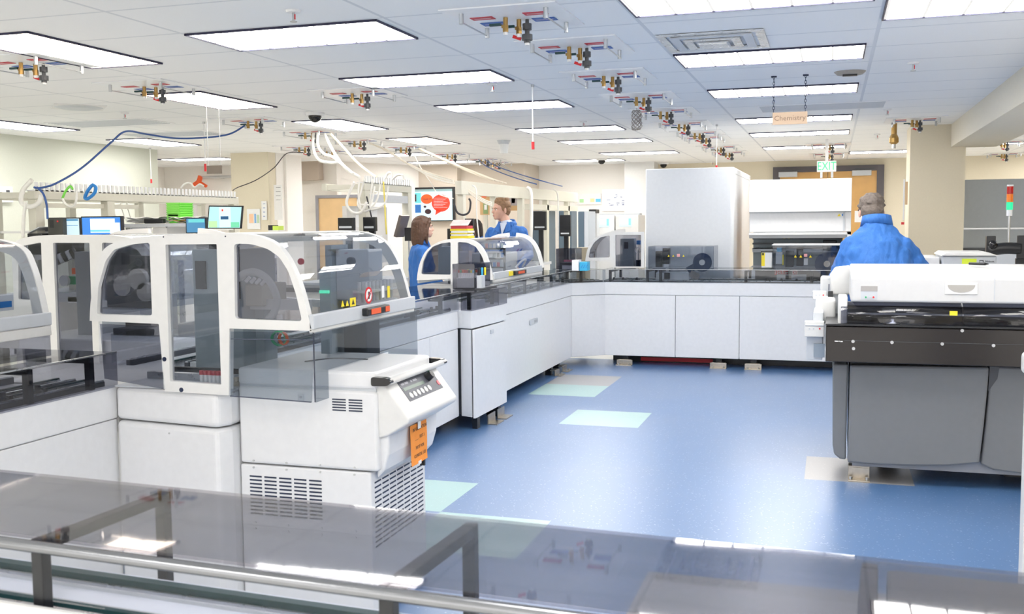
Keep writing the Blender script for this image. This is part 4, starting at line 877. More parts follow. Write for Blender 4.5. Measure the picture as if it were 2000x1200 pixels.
for lb, px, mm in (('small white carton on the smoked cover near the back corner', 1124, PAPER), ('blue patterned carton on the smoked cover near the back corner', 1139, CYAN)):
    a1, b1 = Yq(px-7, 524, 10.2), Yq(px+(6 if mm == PAPER else 8), 508.5 if mm == PAPER else 512, 10.2)
    tt = thing('carton', lb, 'carton', (a1.x, 10.2, 1.026))
    if mm == PAPER: tt.location = (-2.72, 10.15, 1.026)
    MB().box(a1.x, b1.x, 10.2, 10.32, 1.027, b1.z).build('box', mm, tt, bevel=.003)
    if mm == CYAN:
        for k in range(3): MB().obox((a1.x+.025+k*.025, 10.199, (1.027+b1.z)/2), (.006, .002, .04), ry=.5).build('stripe', BLUEP, tt)
# ---------------------------------------------------------------- right hand analyser
t = thing('chemistry_analyser', 'large grey analyser with black band and white top in the right foreground', 'analyser', (1.0, 6.5, 0))
AY = 6.15
def gp(px, py, Y=AY): v = Yq(px, py, Y); return (v.x, v.z)
MB().prism([gp(1626, 712), gp(1657, 712), gp(1652, 899), gp(1640, 897), gp(1629, 888), gp(1626, 870)], 'y', AY, 6.8).build('side_panel', MGREY, t, bevel=.01)
mp_ = [gp(1660, 712), gp(1930, 716), gp(1927, 760), gp(1920, 830), gp(1911, 903), gp(1850, 908), gp(1780, 908), gp(1700, 905), gp(1655, 901)]
MB().prism(mp_, 'y', AY-.04, AY+.05).build('front_door', MGREY, t, bevel=.012)
rp_ = [gp(1934, 716), gp(2120, 722), gp(2120, 935), gp(2000, 926), gp(1940, 918), gp(1915, 907), gp(1924, 830), gp(1931, 760)]
MB().prism(rp_, 'y', AY-.01, AY+.05).build('front_door', MGREY, t, bevel=.01)
ins = [gp(1933, 716, AY-.012), gp(1952, 717, AY-.012), gp(1948, 740, AY-.012), gp(1930, 765, AY-.012)]; MB().prism(ins, 'y', AY-.014, AY-.009).build('door_recess', DGREY, t)
a = gp(1657, 930); MB().box(a[0], 1.6, AY+.06, 6.9, .10, .72).build('carcass', DGREY, t); MB().box(a[0]+.02, 1.6, AY+.03, AY+.06, .085, .2).build('base_rail', mat('pale_grey_rail', (.33, .34, .37), .5), t)
b0, b1 = Yq(1612, 711, 6.0), Yq(2000, 632, 6.0)
bd = MB().box(b0.x, 1.6, 6.0, 6.75, .722, .925).build('black_band', BRONZE, t, bevel=.004)
MB().box(b0.x-.002, 1.6, 5.995, 6.75, .93, .94).build('band_top', BLACK, t)
sc = MB()
for px, py in ((1666, 667), (1667, 681), (1742, 669), (1840, 672), (1940, 675), (1879, 646)): c = Yq(px, py, 6.0); sc.cyl((c.x, 5.99, c.z), (c.x, 6.002, c.z), .009, n=14)
sc.build('screws', STEEL, bd)
c = Yq(1638, 667, 5.999); MB().box(c.x-.022, c.x-.004, 5.9975, 6.0, c.z-.0025, c.z+.003).box(c.x-.001, c.x+.006, 5.9975, 6.0, c.z-.0025, c.z+.003).box(c.x+.009, c.x+.022, 5.9975, 6.0, c.z-.0035, c.z+.002).build('tiny_white_print', WHITEINK, bd)
MB().box(b0.x+.1, 1.6, 5.998, 6.001, .845, .847).build('band_seam', DGREY, bd)
# clear curved cover over the sampling area
g0, g1 = Yq(1648, 594, 6.06), Yq(1880, 600, 6.06)
pf = [(6.02, .94), (6.025, .99), (6.05, 1.03), (6.10, 1.055)]
for xa, xb in ((g0.x-.015, g1.x-.004), (g1.x+.004, 1.6)):
    MB().sheet([[(x, y, z) for y, z in arc(pf, 4)] for x in (xa, xb)], .006).build('curved_cover', SMOKE, t, smooth=True)
MB().box(g0.x+.02, 1.6, 6.16, 6.20, .93, 1.055).build('inner_wall', mat('brown_grey_inner', (.10, .085, .075), .35), t)
MB().box(g0.x+.02, 1.6, 6.10, 6.12, 1.04, 1.06).box(g0.x+.02, 1.55, 6.13, 6.15, .985, .995).build('inner_rail', STEEL, t)
MB().box(g0.x-.03, g0.x+.02, 6.05, 6.3, .93, 1.09).build('cover_end_block', WHITE2, t, bevel=.008)
c = Yq(1862, 612, 6.03); MB().box(c.x-.02, c.x+.02, 6.018, 6.022, c.z-.012, c.z+.012).build('warning_sticker', YELLOW, t)
c = Yq(1743, 631, 6.03); m_ = MB().lathe((c.x, 6.06, .941), [(.045, 0), (.045, .008), (.02, .016), (.02, .026), (.012, .03)], 20); m_.build('chrome_cap', STEEL, t, smooth=True)
# white top cover
w0, w1 = Yq(1661, 591, 6.05), Yq(1941, 591, 6.05)
TY = 6.05
def side_prof(zt, y1_): return [(TY+.0, 1.063), (TY, zt-.012), (TY+.03, zt), (y1_, zt+.045), (y1_+.08, zt+.03), (y1_+.08, 1.063)]
rec0, rec1 = gp(1681, 585, TY), gp(1714, 559, TY)
hr0, hr1 = gp(1845, 575, TY), gp(1910, 553, TY)
MB().prism(side_prof(1.215, 6.55), 'x', w0.x, 1.6).build('white_cover', mat('cover_plastic', (.63, .63, .635), .4), t, bevel=.012, seg=3)
MB().prism(side_prof(1.223, 6.5), 'x', w1.x, 1.6).build('raised_cover', WHITE2, t, bevel=.01) if False else None
MB().box(w1.x, w1.x+.004, TY-.002, TY+.002, 1.07, 1.205).build('cover_seam', LGREY, t)
rc = MB().box(rec0[0], rec1[0], TY-.003, TY+.003, rec0[1], rec1[1]).build('button_recess', LGREY, t); MB().box(rec0[0], rec1[0], TY-.004, TY-.002, rec1[1]-.03, rec1[1]).build('recess_painted_shadow', mat('recess_shadow_grey', (.38, .36, .35), .5), rc)  # darker upper strip paints the shadow inside the recess
for px, mm in ((1691, GREENB), (1700, LGREY), (1706, RED)): c = Yq(px, 581, TY-.004); MB().cyl((c.x, TY-.007, c.z), (c.x, TY-.002, c.z), .0055, n=10).build('button', mm, rc)
hp = MB().box(hr0[0], hr1[0], TY-.004, TY+.002, hr0[1], hr1[1]).build('handle_plate', WHITE2, t, bevel=.002)
cxh = (hr0[0]+hr1[0])/2; zz = hr1[1]-.012; rw = (hr1[0]-hr0[0])*.42
MB().prism([(cxh-rw, zz)]+[(cxh-rw*math.cos(i*PI/12), zz-.042*math.sin(i*PI/12)) for i in range(1, 12)]+[(cxh+rw, zz)], 'y', TY-.0055, TY-.003).build('handle_pocket', mat('beige_grey_pocket', (.42, .40, .37), .5), hp)
# feet
f = MB(); c = Yq(1678, 925, 6.12); f.box(c.x-.06, c.x+.06, 6.20, 6.208, 0, .07).box(c.x-.06, c.x+.06, 6.13, 6.2, 0, .008).box(c.x-.06, c.x+.06, 6.2, 6.26, .07, .08)
fo = f.build('anchor_bracket', TARN, t, bevel=.002)
for k in (-.045, .045): MB().cyl((c.x+k, 6.16, .008), (c.x+k, 6.16, .024), .01, n=6).build('anchor_bolt', STEEL, fo)
MB().cyl((c.x, 6.24, .08), (c.x, 6.24, .14), .02).build('levelling_foot', STEEL, t)
MB().box(1.0, 1.1, 6.5, 6.6, 0, .11).box(0.3, .4, 6.7, 6.8, 0, .11).build('rear_foot', BLACK, t)
# left hand side units of the analyser

MB().box(-.10, -.042, 6.25, 6.6, .80, .985).build('lower_body', LGREY, t, bevel=.01)
a1, b1 = Yq(1571, 658, 6.18), Yq(1610, 629, 6.18); k = MB().box(a1.x, b1.x-.0, 6.18, 6.25, a1.z, b1.z).build('button_panel', WHITE2, t, bevel=.004)
for px, mm in ((1581, LGREY), (1589, LGREY), (1601, RED)): c = Yq(px, 642.5, 6.177); MB().cyl((c.x, 6.176, c.z), (c.x, 6.181, c.z), .005, n=10).build('button', mm, k)
instr(t, 1573, 637, 1609, 635, 6.176, .004, LGREY, 'panel_groove')
a1, b1 = Yq(1575, 678, 6.22), Yq(1611, 658, 6.22); MB().box(a1.x, b1.x-.012, 6.22, 6.6, .70, b1.z).build('stand', LGREY, t, bevel=.004)
instr(t, 1589, 698, 1611, 672, 6.212, .008, mat('slate_inset', (.30, .36, .43), .5), 'inset', 0)
a1, b1 = Yq(1592, 632, 6.45), Yq(1646, 585, 6.45); MB().box(a1.x, b1.x-.04, 6.44, 6.75, a1.z, b1.z).build('upper_body', WHITE2, t, bevel=.02, seg=4)
a1, b1 = Yq(1587, 585, 6.75), Yq(1614, 569, 6.75); k = MB().box(a1.x, b1.x, 6.75, 6.8, a1.z, b1.z).build('button_panel', WHITE2, t, bevel=.004)
for px, mm in ((1594, LGREY), (1601, LGREY), (1608, RED)): c = Yq(px, 577, 6.747); MB().cyl((c.x, 6.746, c.z), (c.x, 6.751, c.z), .005, n=10).build('button', mm, k)

a1, b1 = Yq(1602, 575, 6.9), Yq(1634, 540, 6.9); MB().box(a1.x, a1.x+.1, 6.9, 6.98, .70, b1.z).build('slim_body', WHITE2, t, bevel=.015, seg=4)
a1, b1 = Yq(1620, 595, 6.66), Yq(1661, 520, 6.66)
cv = [(a1.x+.01, 1.06), (a1.x, b1.z-.06), (a1.x+.03, b1.z-.012), (b1.x+.0, b1.z), (b1.x+.02, 1.06)]
MB().prism([(x, z) for x, z in cv], 'y', 6.66, 6.82).build('curved_body', WHITE2, t, bevel=.012, seg=4)
instr(t, 1617, 584, 1627, 569, 6.64, .03, BLACK, 'sensor_block'); instr(t, 1618, 568, 1620, 555, 6.64, .01, NAVY, 'guide_pin', 0)
a1, b1 = Yq(1617, 532, 6.85), Yq(1632, 503, 6.85); MB().box(a1.x, b1.x, 6.85, 6.855, 1.14, b1.z).build('clear_guard', CLEAR, t)
MB().box(-.02, .1, 6.68, 6.8, .93, 1.06).build('post', LGREY, t)
# things behind / on the analyser
t = thing('reader_unit', 'white and grey reader with square emblem and small dark lettering behind the analyser', 'reader', (.9, 7.5, .9))
a1, b1 = Yq(1840, 520, 7.4), Yq(1947, 500, 7.4); k = MB().box(a1.x, b1.x, 7.4, 7.9, .95, b1.z).build('housing', LGREY, t, bevel=.01)
MB().prism([(a1.x-.01, b1.z), (a1.x+.02, b1.z+.022), (b1.x-.05, b1.z+.022), (b1.x+.01, b1.z)], 'y', 7.38, 7.92).build('lid', WHITE2, t, bevel=.004)
MB().box(a1.x-.11, a1.x-.01, 7.45, 7.9, .95, b1.z-.01).build('side_unit', WHITE2, t, bevel=.008)
c = Yq(1893, 512, 7.398); MB().box(c.x-.045, c.x+.045, 7.396, 7.399, c.z-.02, c.z+.022).build('yellow_note', mat('neon_yellow', (.7, .85, .05), .6), t)
c = Yq(1917, 512, 7.398); m_ = MB().box(c.x-.014, c.x+.012, 7.396, 7.399, c.z+.008, c.z+.012).box(c.x+.008, c.x+.012, 7.396, 7.399, c.z-.01, c.z+.012).box(c.x-.012, c.x+.012, 7.396, 7.399, c.z-.012, c.z-.008).box(c.x-.014, c.x-.010, 7.396, 7.399, c.z-.012, c.z+.003); m_.build('emblem', INK, k)
c = Yq(1931, 511, 7.398); MB().text('Abbott', .020, (c.x+.005, 7.397, c.z), (1, 0, 0), (0, 0, 1), ext=.0004).build('lettering', INK, k)
MB().box(a1.x-.15, 1.6, 7.2, 8.0, .02, .95).build('cabinet', WHITE, t)
TT = t
t = thing('pen', 'black pen lying on the white analyser cover', 'pen', (.72, 6.4, 1.23))
p = Zp(1893, 521, 1.25); q = Zp(1924, 522, 1.25); MB().cyl(p+Vector((0, 0, .018)), q+Vector((0, 0, .018)), .008).build('barrel', BLACK, t); MB().cyl(q+Vector((0, 0, .018)), q+Vector((.02, 0, .018)), .008, .002).build('tip', BLACK, t)
t = thing('signal_tower', 'red amber and green stacked signal light on a grey pole', 'signal light', (1.36, 9.0, .9))
z_ = lambda y: Yq(1972, y, 9.0).z
bx_, Yt = Yq(1972, 400, 9.0).x, 9.0
for nm, ya, yb, mm, r_ in (('cap', 364, 361, PAPER, .024), ('red_lens', 379, 364.3, mat('red_lens', (.45, .01, .01), .2), .024), ('amber_lens', 395, 379.3, mat('amber_lens', (.9, .22, .02), .2), .024), ('green_lens', 410, 395.3, emis('green_lens', (.02, .8, .35), 1.0), .024), ('base_collar', 422, 410.3, PAPER, .022), ('pole', 495, 422.3, STEEL, .009)):
    MB().cyl((bx_, Yt, z_(ya)), (bx_, Yt, z_(yb)), r_, n=20).build(nm, mm, t, smooth=False)
MB().box(bx_-.1, bx_+.1, 8.9, 9.1, .02, z_(495)).build('stand', LGREY, t)
t = thing('monitor_mount', 'black articulated monitor arm on the right beside the signal light', 'monitor arm', (1.25, 7.8, .9))
c = Yq(1935, 478, 7.8); MB().box(c.x-.03, c.x+.03, 7.78, 7.84, c.z-.06, c.z+.06).build('clamp_plate', BLACK, t, bevel=.004); MB().ball(c+Vector((.01, -.04, 0)), .03).build('ball_joint', BLACKG, t, smooth=True)
p, q = Yq(1930, 490, 7.8), Yq(1994, 486, 7.8); MB().tube(arc([p, (p+q)/2+Vector((0, 0, .01)), q], 5), .042, 12).build('arm', BLACK, t, smooth=True)
p = Yq(1995, 500, 7.8); MB().box(p.x-.03, p.x+.05, 7.78, 7.82, p.z-.02, Yq(1995, 460, 7.8).z).build('bracket', BLACK, t, bevel=.004); MB().box(p.x-.03, p.x+.05, 7.82, 7.86, .96, p.z-.02).build('post', BLACK, t)
t = thing('instrument_cart', 'white rounded instrument edge at the far right photo border', 'instrument', (.9, 4, 0))
a1 = Yq(1990, 690, 4.0); MB().box(a1.x+.02, a1.x+.5, 4.0, 4.09, .96, a1.z).build('top', WHITE2, t, bevel=.02, seg=4); MB().box(a1.x+.035, a1.x+.48, 4.01, 4.08, .02, .958).build('body', WHITE2, t)

# ---------------------------------------------------------------- far doors, exit sign
dY = 18.8; a1, b1 = Yq(1507, 600, dY), Yq(1727, 322, dY); zt_ = Yq(1600, 325, dY).z
DOORW = mat('oak_door', (.62, .36, .12), .4, var=.15, scale=5)
fr_ = struct('door_1', MB().box(a1.x, a1.x+.12, dY-.08, dY-.001, 0, zt_).box(b1.x-.12, b1.x, dY-.08, dY-.001, 0, zt_).box(a1.x+.12, b1.x-.12, dY-.08, dY-.001, zt_-.1, zt_), mat('dark_door_frame', (.10, .09, .10), .5))
xm = (a1.x+b1.x)/2
for xa, xb in ((a1.x+.12, xm-.004), (xm+.004, b1.x-.12)):
    lf_ = MB().box(xa, xb, dY-.06, dY-.02, .01, zt_-.1).build('door_leaf', DOORW, fr_)
for px, py in ((1539, 341), (1683, 338)):
    c = Yq(px, py, dY-.1); MB().box(c.x-.16, c.x+.16, dY-.14, dY-.061, c.z-.045, c.z+.045).build('door_closer', LGREY, fr_, bevel=.005)
    MB().box(c.x-.12, c.x+.22, dY-.16, dY-.14, c.z+.06, c.z+.08).build('closer_arm', DGREY, fr_)
c = Yq(1681, 423, dY-.07); MB().box(c.x-.1, c.x+.1, dY-.066, dY-.061, c.z-.1, c.z+.1).build('door_notice', PAPER, fr_)
ex = Yq(1614.5, 325, 14.0)
t = thing('exit_sign', 'green lettered exit sign hanging in front of the wood doors', 'sign', (ex.x, 14.0, ex.z-.075))
MB().box(ex.x-.122, ex.x+.122, 14.0, 14.04, ex.z-.072, ex.z+.072).build('sign_box', PAPER, t, bevel=.004)
MB().text('EXIT', .155, (ex.x, 13.998, ex.z-.002), (1, 0, 0), (0, 0, 1), ext=.001, wide=.75).build('lettering', emis('exit_green', (.05, .85, .30), 1.1), t)
MB().box(ex.x-.02, ex.x+.02, 14.01, 14.03, ex.z+.072, CE).build('stem', PAPER, t)
for k in (-.08, .055): MB().box(ex.x+k, ex.x+k+.03, 14.0, 14.04, ex.z-.15, ex.z-.074).build('lamp_bracket', LGREY, t)
# middle door in the left background
c0, c1 = Yq(619, 382, 15.2), Yq(700, 382, 15.2)
d2 = struct('door_2', MB().box(c0.x, c0.x+.05, 15.14, 15.2, 0, c0.z).box(c0.x+.05, c1.x, 15.14, 15.2, c0.z-.05, c0.z).box(c1.x, c1.x+.05, 15.14, 15.2, 0, c0.z), mat('grey_door_frame', (.32, .32, .36), .5))
MB().box(c0.x+.05, c1.x, 15.16, 15.19, .01, c0.z-.05).build('door_leaf', mat('maple_door', (.80, .56, .30), .45, var=.1, scale=6), d2)
# clock thermostat on the left wall
c = Xq(15, 380, -8.9); t = thing('wall_thermostat', 'small white thermostat box on the left wall at the photo edge', 'thermostat', (-8.94, c.y, c.z-.1))
MB().box(-8.948, -8.90, c.y-.08, c.y+.08, c.z-.09, c.z+.09).build('case', PAPER, t, bevel=.005); MB().box(-8.90, -8.897, c.y-.02, c.y+.03, c.z-.01, c.z+.05).build('display', DGREY, t)
# soffit above the middle wall
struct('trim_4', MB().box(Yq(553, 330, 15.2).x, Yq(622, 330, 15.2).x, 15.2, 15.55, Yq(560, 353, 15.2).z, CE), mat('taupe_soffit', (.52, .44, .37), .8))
# ---------------------------------------------------------------- ceiling service panels (valves on clear plates)
def make_service():
    t = thing('service_panel', 'x', 'service panel', (0, 0, 0), 'ceiling valve panels')
    MB().box(-.30, .30, -.30, .30, -.008, -.001).build('plate', mat('white_plate', (.88, .90, .93), .3), t)
    for x in (-.215, .225):
        r = MB()
        for y in (-.2, .2): MB().cyl((x, y, -.06), (x, y, -.009), .012, n=10).build('standoff', ALU, t)
        MB().cyl((x, -.2, -.05), (x, .2, -.05), .004, n=6).build('rod', STEEL, t)
    for (x0, x1, y0, y1, mm) in ((-.21, -.09, -.09, -.025, REDL), (-.205, -.08, .055, .14, BLUEL), (.08, .20, -.12, -.055, REDL), (.085, .205, .03, .11, BLUEL)):
        o = MB().box(x0, x1, y0, y1, -.011, -.0085).build('label_strip', mm, t)
        MB().box(x0+.015, x1-.015, (y0+y1)/2-.004, (y0+y1)/2+.004, -.0118, -.0112).build('label_print', mat('pale_print', (.7, .6, .65), .6), o)
    for x, y, s_ in ((-.03, -.05, 0), (.02, .02, 0)):
        b = MB(); b.cyl((x, y, -.012), (x, y, -.05), .013, n=8); b.cyl((x, y, -.05), (x, y, -.085), .016, n=6); b.cyl((x-.02, y, -.055), (x, y, -.055), .009, n=8); o = b.build('brass_valve', BRASS, t)
        MB().obox((x-.055, y, -.045), (.06, .018, .012)).build('lever', TEAL, o)
        MB().cyl((x, y, -.085), (x, y, -.10), .012, n=8).build('white_collar', PAPER, o)
    k = MB(); k.cyl((.055, .05, -.03), (.055, .05, -.062), .024, n=12); k.cyl((.055, .05, -.062), (.055, .05, -.085), .012, n=10); k.cyl((.055, .05, -.085), (.055, .05, -.115), .028, n=12); k.cyl((.055, .05, -.115), (.055, .05, -.128), .017, n=12); k.cyl((.055, .05, -.009), (.055, .05, -.03), .01, n=8)
    o = k.build('black_connector', DGREY, t); MB().obox((.0, .05, -.098), (.045, .014, .016), ry=.35).build('red_lever', RED, o)
    MB().cyl((.055, .05, -.128), (.055, .05, -.14), .012, n=10).build('cap', PAPER, o)
    return t
sp0 = make_service()
LBL = [((1004, 45), 'nearest valve panel, large at the top centre of the ceiling'), ((1125, 100), 'second valve panel of the right row, beyond the nearest one'), ((1190, 155), 'third valve panel of the long right row'), ((1252, 195), 'fourth valve panel of the right row'),
    ((1298, 222), 'valve panel with a coil of thin wires hanging beside it'), ((1333, 246), 'sixth valve panel of the right row'), ((1363, 263), 'seventh valve panel of the right row'), ((1376, 272), 'eighth valve panel, tight behind the seventh'), ((1405, 290), 'valve panel by the far red-tipped rod'), ((1422, 300), 'farthest valve panel of the right row'),
    ((60, 130), 'valve panel cut by the left photo edge under the warm light'), ((297, 175), 'valve panel touching the second warm light on the left'), ((700, 188), 'lone valve panel between two light rows, left of centre'), ((495, 240), 'valve panel where the long blue cable starts'), ((605, 262), 'valve panel with thick white and yellow cables running down'),
    ((592, 290), 'small valve panel with a thin dark cable going left'), ((645, 298), 'small valve panel below the thick white cables'), ((700, 278), 'valve panel with the bundle of white cables to the middle'), ((790, 290), 'valve panel beside the warm light with cream cables'), ((880, 303), 'far valve panel above the wall screen'), ((945, 313), 'far valve panel with blue cables'), ((968, 319), 'farthest left-row valve panel, with many thin cables'),
    ((1618, 285), 'valve panel right above the EXIT sign'), ((1618, 303), 'farther valve panel with blue fittings directly above the EXIT sign'), ((1787, 238), 'valve panel at the top of the cream column'), ((1960, 280), 'valve panel under the light right of the column'), ((1945, 308), 'far valve panel right of the column')]
SP = []
for i, (pp, lb) in enumerate(LBL):
    o = sp0 if i == 0 else copy_tree(sp0)
    v = Zp(pp[0], pp[1]+2, 2.55); v.y = min(v.y, 18.35); o.location = (v.x, v.y, CE); o['label'] = 'ceiling '+lb if not lb.startswith('valve panel cut') else 'ceiling '+lb; SP.append(v)
# ---------------------------------------------------------------- sprinklers, cameras, rods, diffusers
def make_sprinkler():
    t = thing('sprinkler_head', 'x', 'sprinkler', (0, 0, 0), 'ceiling sprinkler heads')
    MB().lathe((0, 0, -.012), [(.035, .0), (.04, .011), (.012, .0115)], 16).build('escutcheon', PAPER, t)
    MB().cyl((0, 0, -.05), (0, 0, -.012), .007, n=8).lathe((0, 0, -.058), [(.018, 0), (.018, .004)], 12).build('head', STEEL, t)
    MB().cyl((.008, 0, -.045), (.008, 0, -.02), .003, n=6).build('red_bulb', RED, t); return t
s0 = make_sprinkler()
for i, ((px, py), lb) in enumerate([((573, 20), 'above the big left light'), ((243, 220), 'above the left rear equipment'), ((962, 164), 'between the second and third centre lights'), ((1139, 237), 'right of the red-tipped hanging rod'), ((1784, 122), 'on the right ceiling near the beam'), ((1733, 213), 'above the cream column panel'), ((1392, 316), 'near the far end of the right row'), ((1713, 262), 'in front of the cream column')]):
    o = s0 if i == 0 else copy_tree(s0); v = Zp(px, py, CE); o.location = v; o['label'] = 'small ceiling sprinkler head '+lb
def make_dome():
    t = thing('dome_camera', 'x', 'security camera', (0, 0, 0), 'dome cameras')
    MB().lathe((0, 0, -.03), [(.085, 0), (.09, .01), (.09, .029)], 24).build('housing', PAPER, t)
    MB().ball((0, 0, -.035), (.062, .062, .06), 20).build('dome', BLACKG, t, smooth=True); return t
d0 = make_dome()
for i, ((px, py), lb) in enumerate([((615, 220), 'white dome camera with dark lens beside the left light'), ((1175, 310), 'dome camera above the white far wall'), ((1296, 318), 'dome camera beside the white boxed column')]):
    o = d0 if i == 0 else copy_tree(d0); o.location = Zp(px, py, CE); o['label'] = lb
for (px, py0, py1, lb) in ((1040, 165, 292, 'thin white rod with red tip hanging over the middle of the room'), (293, 289, 358, 'thin white rod with red tip hanging near the left wall'), (398, 238, 335, 'thin white rod with red tip hanging left of the column'), (1400, 243, 338, 'thin white rod with red tip hanging before the tall white cabinet')):
    v = Zp(px, py0, CE); zb_ = Yq(px, py1, v.y).z; zr = Yq(px, py1-15 if py1 != 358 else py1-8, v.y).z
    t = thing('pull_rod', lb, 'hanging rod', (v.x, v.y, zb_))
    MB().cyl((v.x, v.y, zr), (v.x, v.y, CE-.002), .006 if px != 1400 else .004, n=8).build('rod', PAPER, t); MB().cyl((v.x, v.y, zb_), (v.x, v.y, zr-.001), .012, n=10).build('red_tip', RED, t)
    MB().cyl((v.x, v.y, CE-.02), (v.x, v.y, CE-.001), .014, n=8).build('ceiling_clip', STEEL, t)
# square louvre diffuser and others
v = Zp(1395, 79, CE)
t = thing('air_diffuser', 'silver stepped square air diffuser in the ceiling before the right light row', 'air diffuser', (v.x, v.y, CE-.03))
for k in range(4):
    a = .30-.07*k; m_ = MB(); z = -.004-.006*k
    for q in ((-a, a, -a, -a+.05), (-a, a, a-.05, a), (-a, -a+.05, -a+.05, a-.05), (a-.05, a, -a+.05, a-.05)): m_.box(v.x+q[0], v.x+q[1], v.y+q[2], v.y+q[3], CE+z-.006, CE+z)
    m_.build('louvre_ring', [ALU, LGREY][k % 2], t)
MB().box(v.x-.08, v.x+.08, v.y-.08, v.y+.08, CE-.034, CE-.028).build('centre_plate', ALU, t)
v = Zp(1660, 140, CE); t = thing('ceiling_speaker', 'dark oval ceiling vent beside the light row above the Chemistry sign', 'ceiling vent', (v.x, v.y, CE-.03)); MB().lathe((v.x, v.y, CE-.02), [(.09, 0), (.11, .019)], 24).build('ring', mat('taupe_ring', (.35, .32, .28), .5), t); MB().box(v.x-.05, v.x+.05, v.y-.02, v.y+.02, CE-.032, CE-.021).build('slot', BLACK, t)
v = Zp(154, 209, CE); t = thing('air_diffuser', 'round faint grey air diffuser in the left ceiling', 'air diffuser', (v.x, v.y, CE-.02)); MB().lathe((v.x, v.y, CE-.006), [(.30, 0), (.30, .005)], 4).build('plate', PAPER, t); MB().lathe((v.x, v.y, CE-.02), [(.14, 0), (.2, .013)], 28).build('cone', LGREY, t)
for i, (px, py, lb) in enumerate(((215, 240, 'white return air grille in the left ceiling behind the sprinkler'), (340, 262, 'faint return air grille near the left wall rods'), (1605, 208, 'pale flat return air grille right of the Chemistry sign'))):
    v = Zp(px, py, CE); t = thing('return_grille', lb, 'air grille', (v.x, v.y, CE-.01)); MB().box(v.x-.58, v.x+.58, v.y-.28, v.y+.28, CE-.006, CE-.001).build('panel', mat('grille_white', (.9, .91, .93), .5), t)
    m_ = MB()
    for k in range(12): m_.box(v.x-.55, v.x+.55, v.y-.25+k*.043, v.y-.243+k*.043, CE-.009, CE-.006)
    m_.build('slats', LGREY, t)
# clear hanging cup thing, cable coil
v = Zp(984, 274, CE); t = thing('ceiling_sensor', 'grey topped translucent cup fixture hanging from the far ceiling', 'fixture', (v.x, v.y, CE-.2))
z0 = Yq(984, 300, v.y).z; z1 = Yq(984, 282, v.y).z; MB().lathe((v.x, v.y, z0), [(.05, 0), (.062, z1-z0)], 16).build('cup', mat('frosted_cup', (.8, .82, .84), .4), t); MB().lathe((v.x, v.y, z1), [(.065, 0), (.09, CE-z1-.001)], 16).build('grey_top', LGREY, t)
v = Zp(1243, 235, 2.45); pts = [v+Vector((.05*math.sin(i*1.9+i*.13), .03*math.cos(i*2.3), .09*math.cos(i*1.1))) for i in range(46)]
MB().tube(arc([v+Vector((0, 0, CE-2.451))]+pts, 3), .0022, 5).build('wire_coil', mat('grey_wire', (.25, .22, .2), .5), None, label='tangled coil of thin grey wire hanging from the ceiling by the fifth valve panel', cat='wire')
# hanging pipe fitting before the column
v = Yq(1746, 270, 12.0); t = thing('pipe_stub', 'brass and bronze pipe stub hanging from the ceiling left of the cream column', 'pipe', (v.x, 12.0, v.z))
zz = [Yq(1746, y, 12.0).z for y in (251, 262, 270, 282, 290)]
MB().cyl((v.x, 12, zz[1]), (v.x, 12, CE-.001), .03, n=12).build('pipe', BRASS, t); MB().lathe((v.x, 12, zz[3]), [(.025, 0), (.05, .02), (.05, zz[2]-zz[3]), (.03, zz[1]-zz[3]-.001)], 12).build('valve_body', BRASS, t); MB().cyl((v.x, 12, zz[4]), (v.x, 12, zz[3]-.001), .022, n=10).build('tail_piece', STEEL, t)
# signs
a1, b1 = Yq(1508.5, 244, 7.75), Yq(1577, 217.5, 7.75)
t = thing('hanging_sign', 'tan sign reading Chemistry hanging on two dark chains', 'sign', ((a1.x+b1.x)/2, 7.75, a1.z))
bd_ = MB().box(a1.x, b1.x, 7.75, 7.762, a1.z, b1.z).build('sign_board', mat('tan_board', (.55, .40, .28), .5), t)
MB().text('Chemistry', .052, ((a1.x+b1.x)/2, 7.749, (a1.z+b1.z)/2), (1, 0, 0), (0, 0, 1), ext=.0006, wide=1.02).build('lettering', BROWNINK, bd_)
for px in (1511, 1573):
    x = Yq(px, 200, 7.756).x; m_ = MB(); n_ = 12; L_ = (CE-b1.z)/n_
    for k in range(n_):
        z = b1.z+L_*(k+.5); m_.tube([(x+(.007*math.cos(a) if k % 2 else 0), 7.756+(0 if k % 2 else .007*math.cos(a)), z+L_*.62*math.sin(a)) for a in [i*PI/4 for i in range(9)]], .0022, 5, caps=False)
    m_.build('chain', NAVY, t); MB().box(x-.02, x+.02, 7.75, 7.762, CE-.012, CE-.001).build('ceiling_hook', NAVY, t)
a1, b1 = Yq(404, 340, 7.75), Yq(432, 323, 7.75)
t = thing('hanging_sign', 'small brown grey sign board hanging on two long wires at the left', 'sign', ((a1.x+b1.x)/2, 7.75, a1.z))
MB().box(a1.x, b1.x, 7.75, 7.762, a1.z, b1.z).build('sign_board', mat('taupe_board', (.15, .13, .11), .6), t)
for px in (406, 430): x = Yq(px, 300, 7.756).x; MB().cyl((x, 7.756, b1.z), (x, 7.756, CE-.001), .003, n=6).build('wire', STEEL, t)

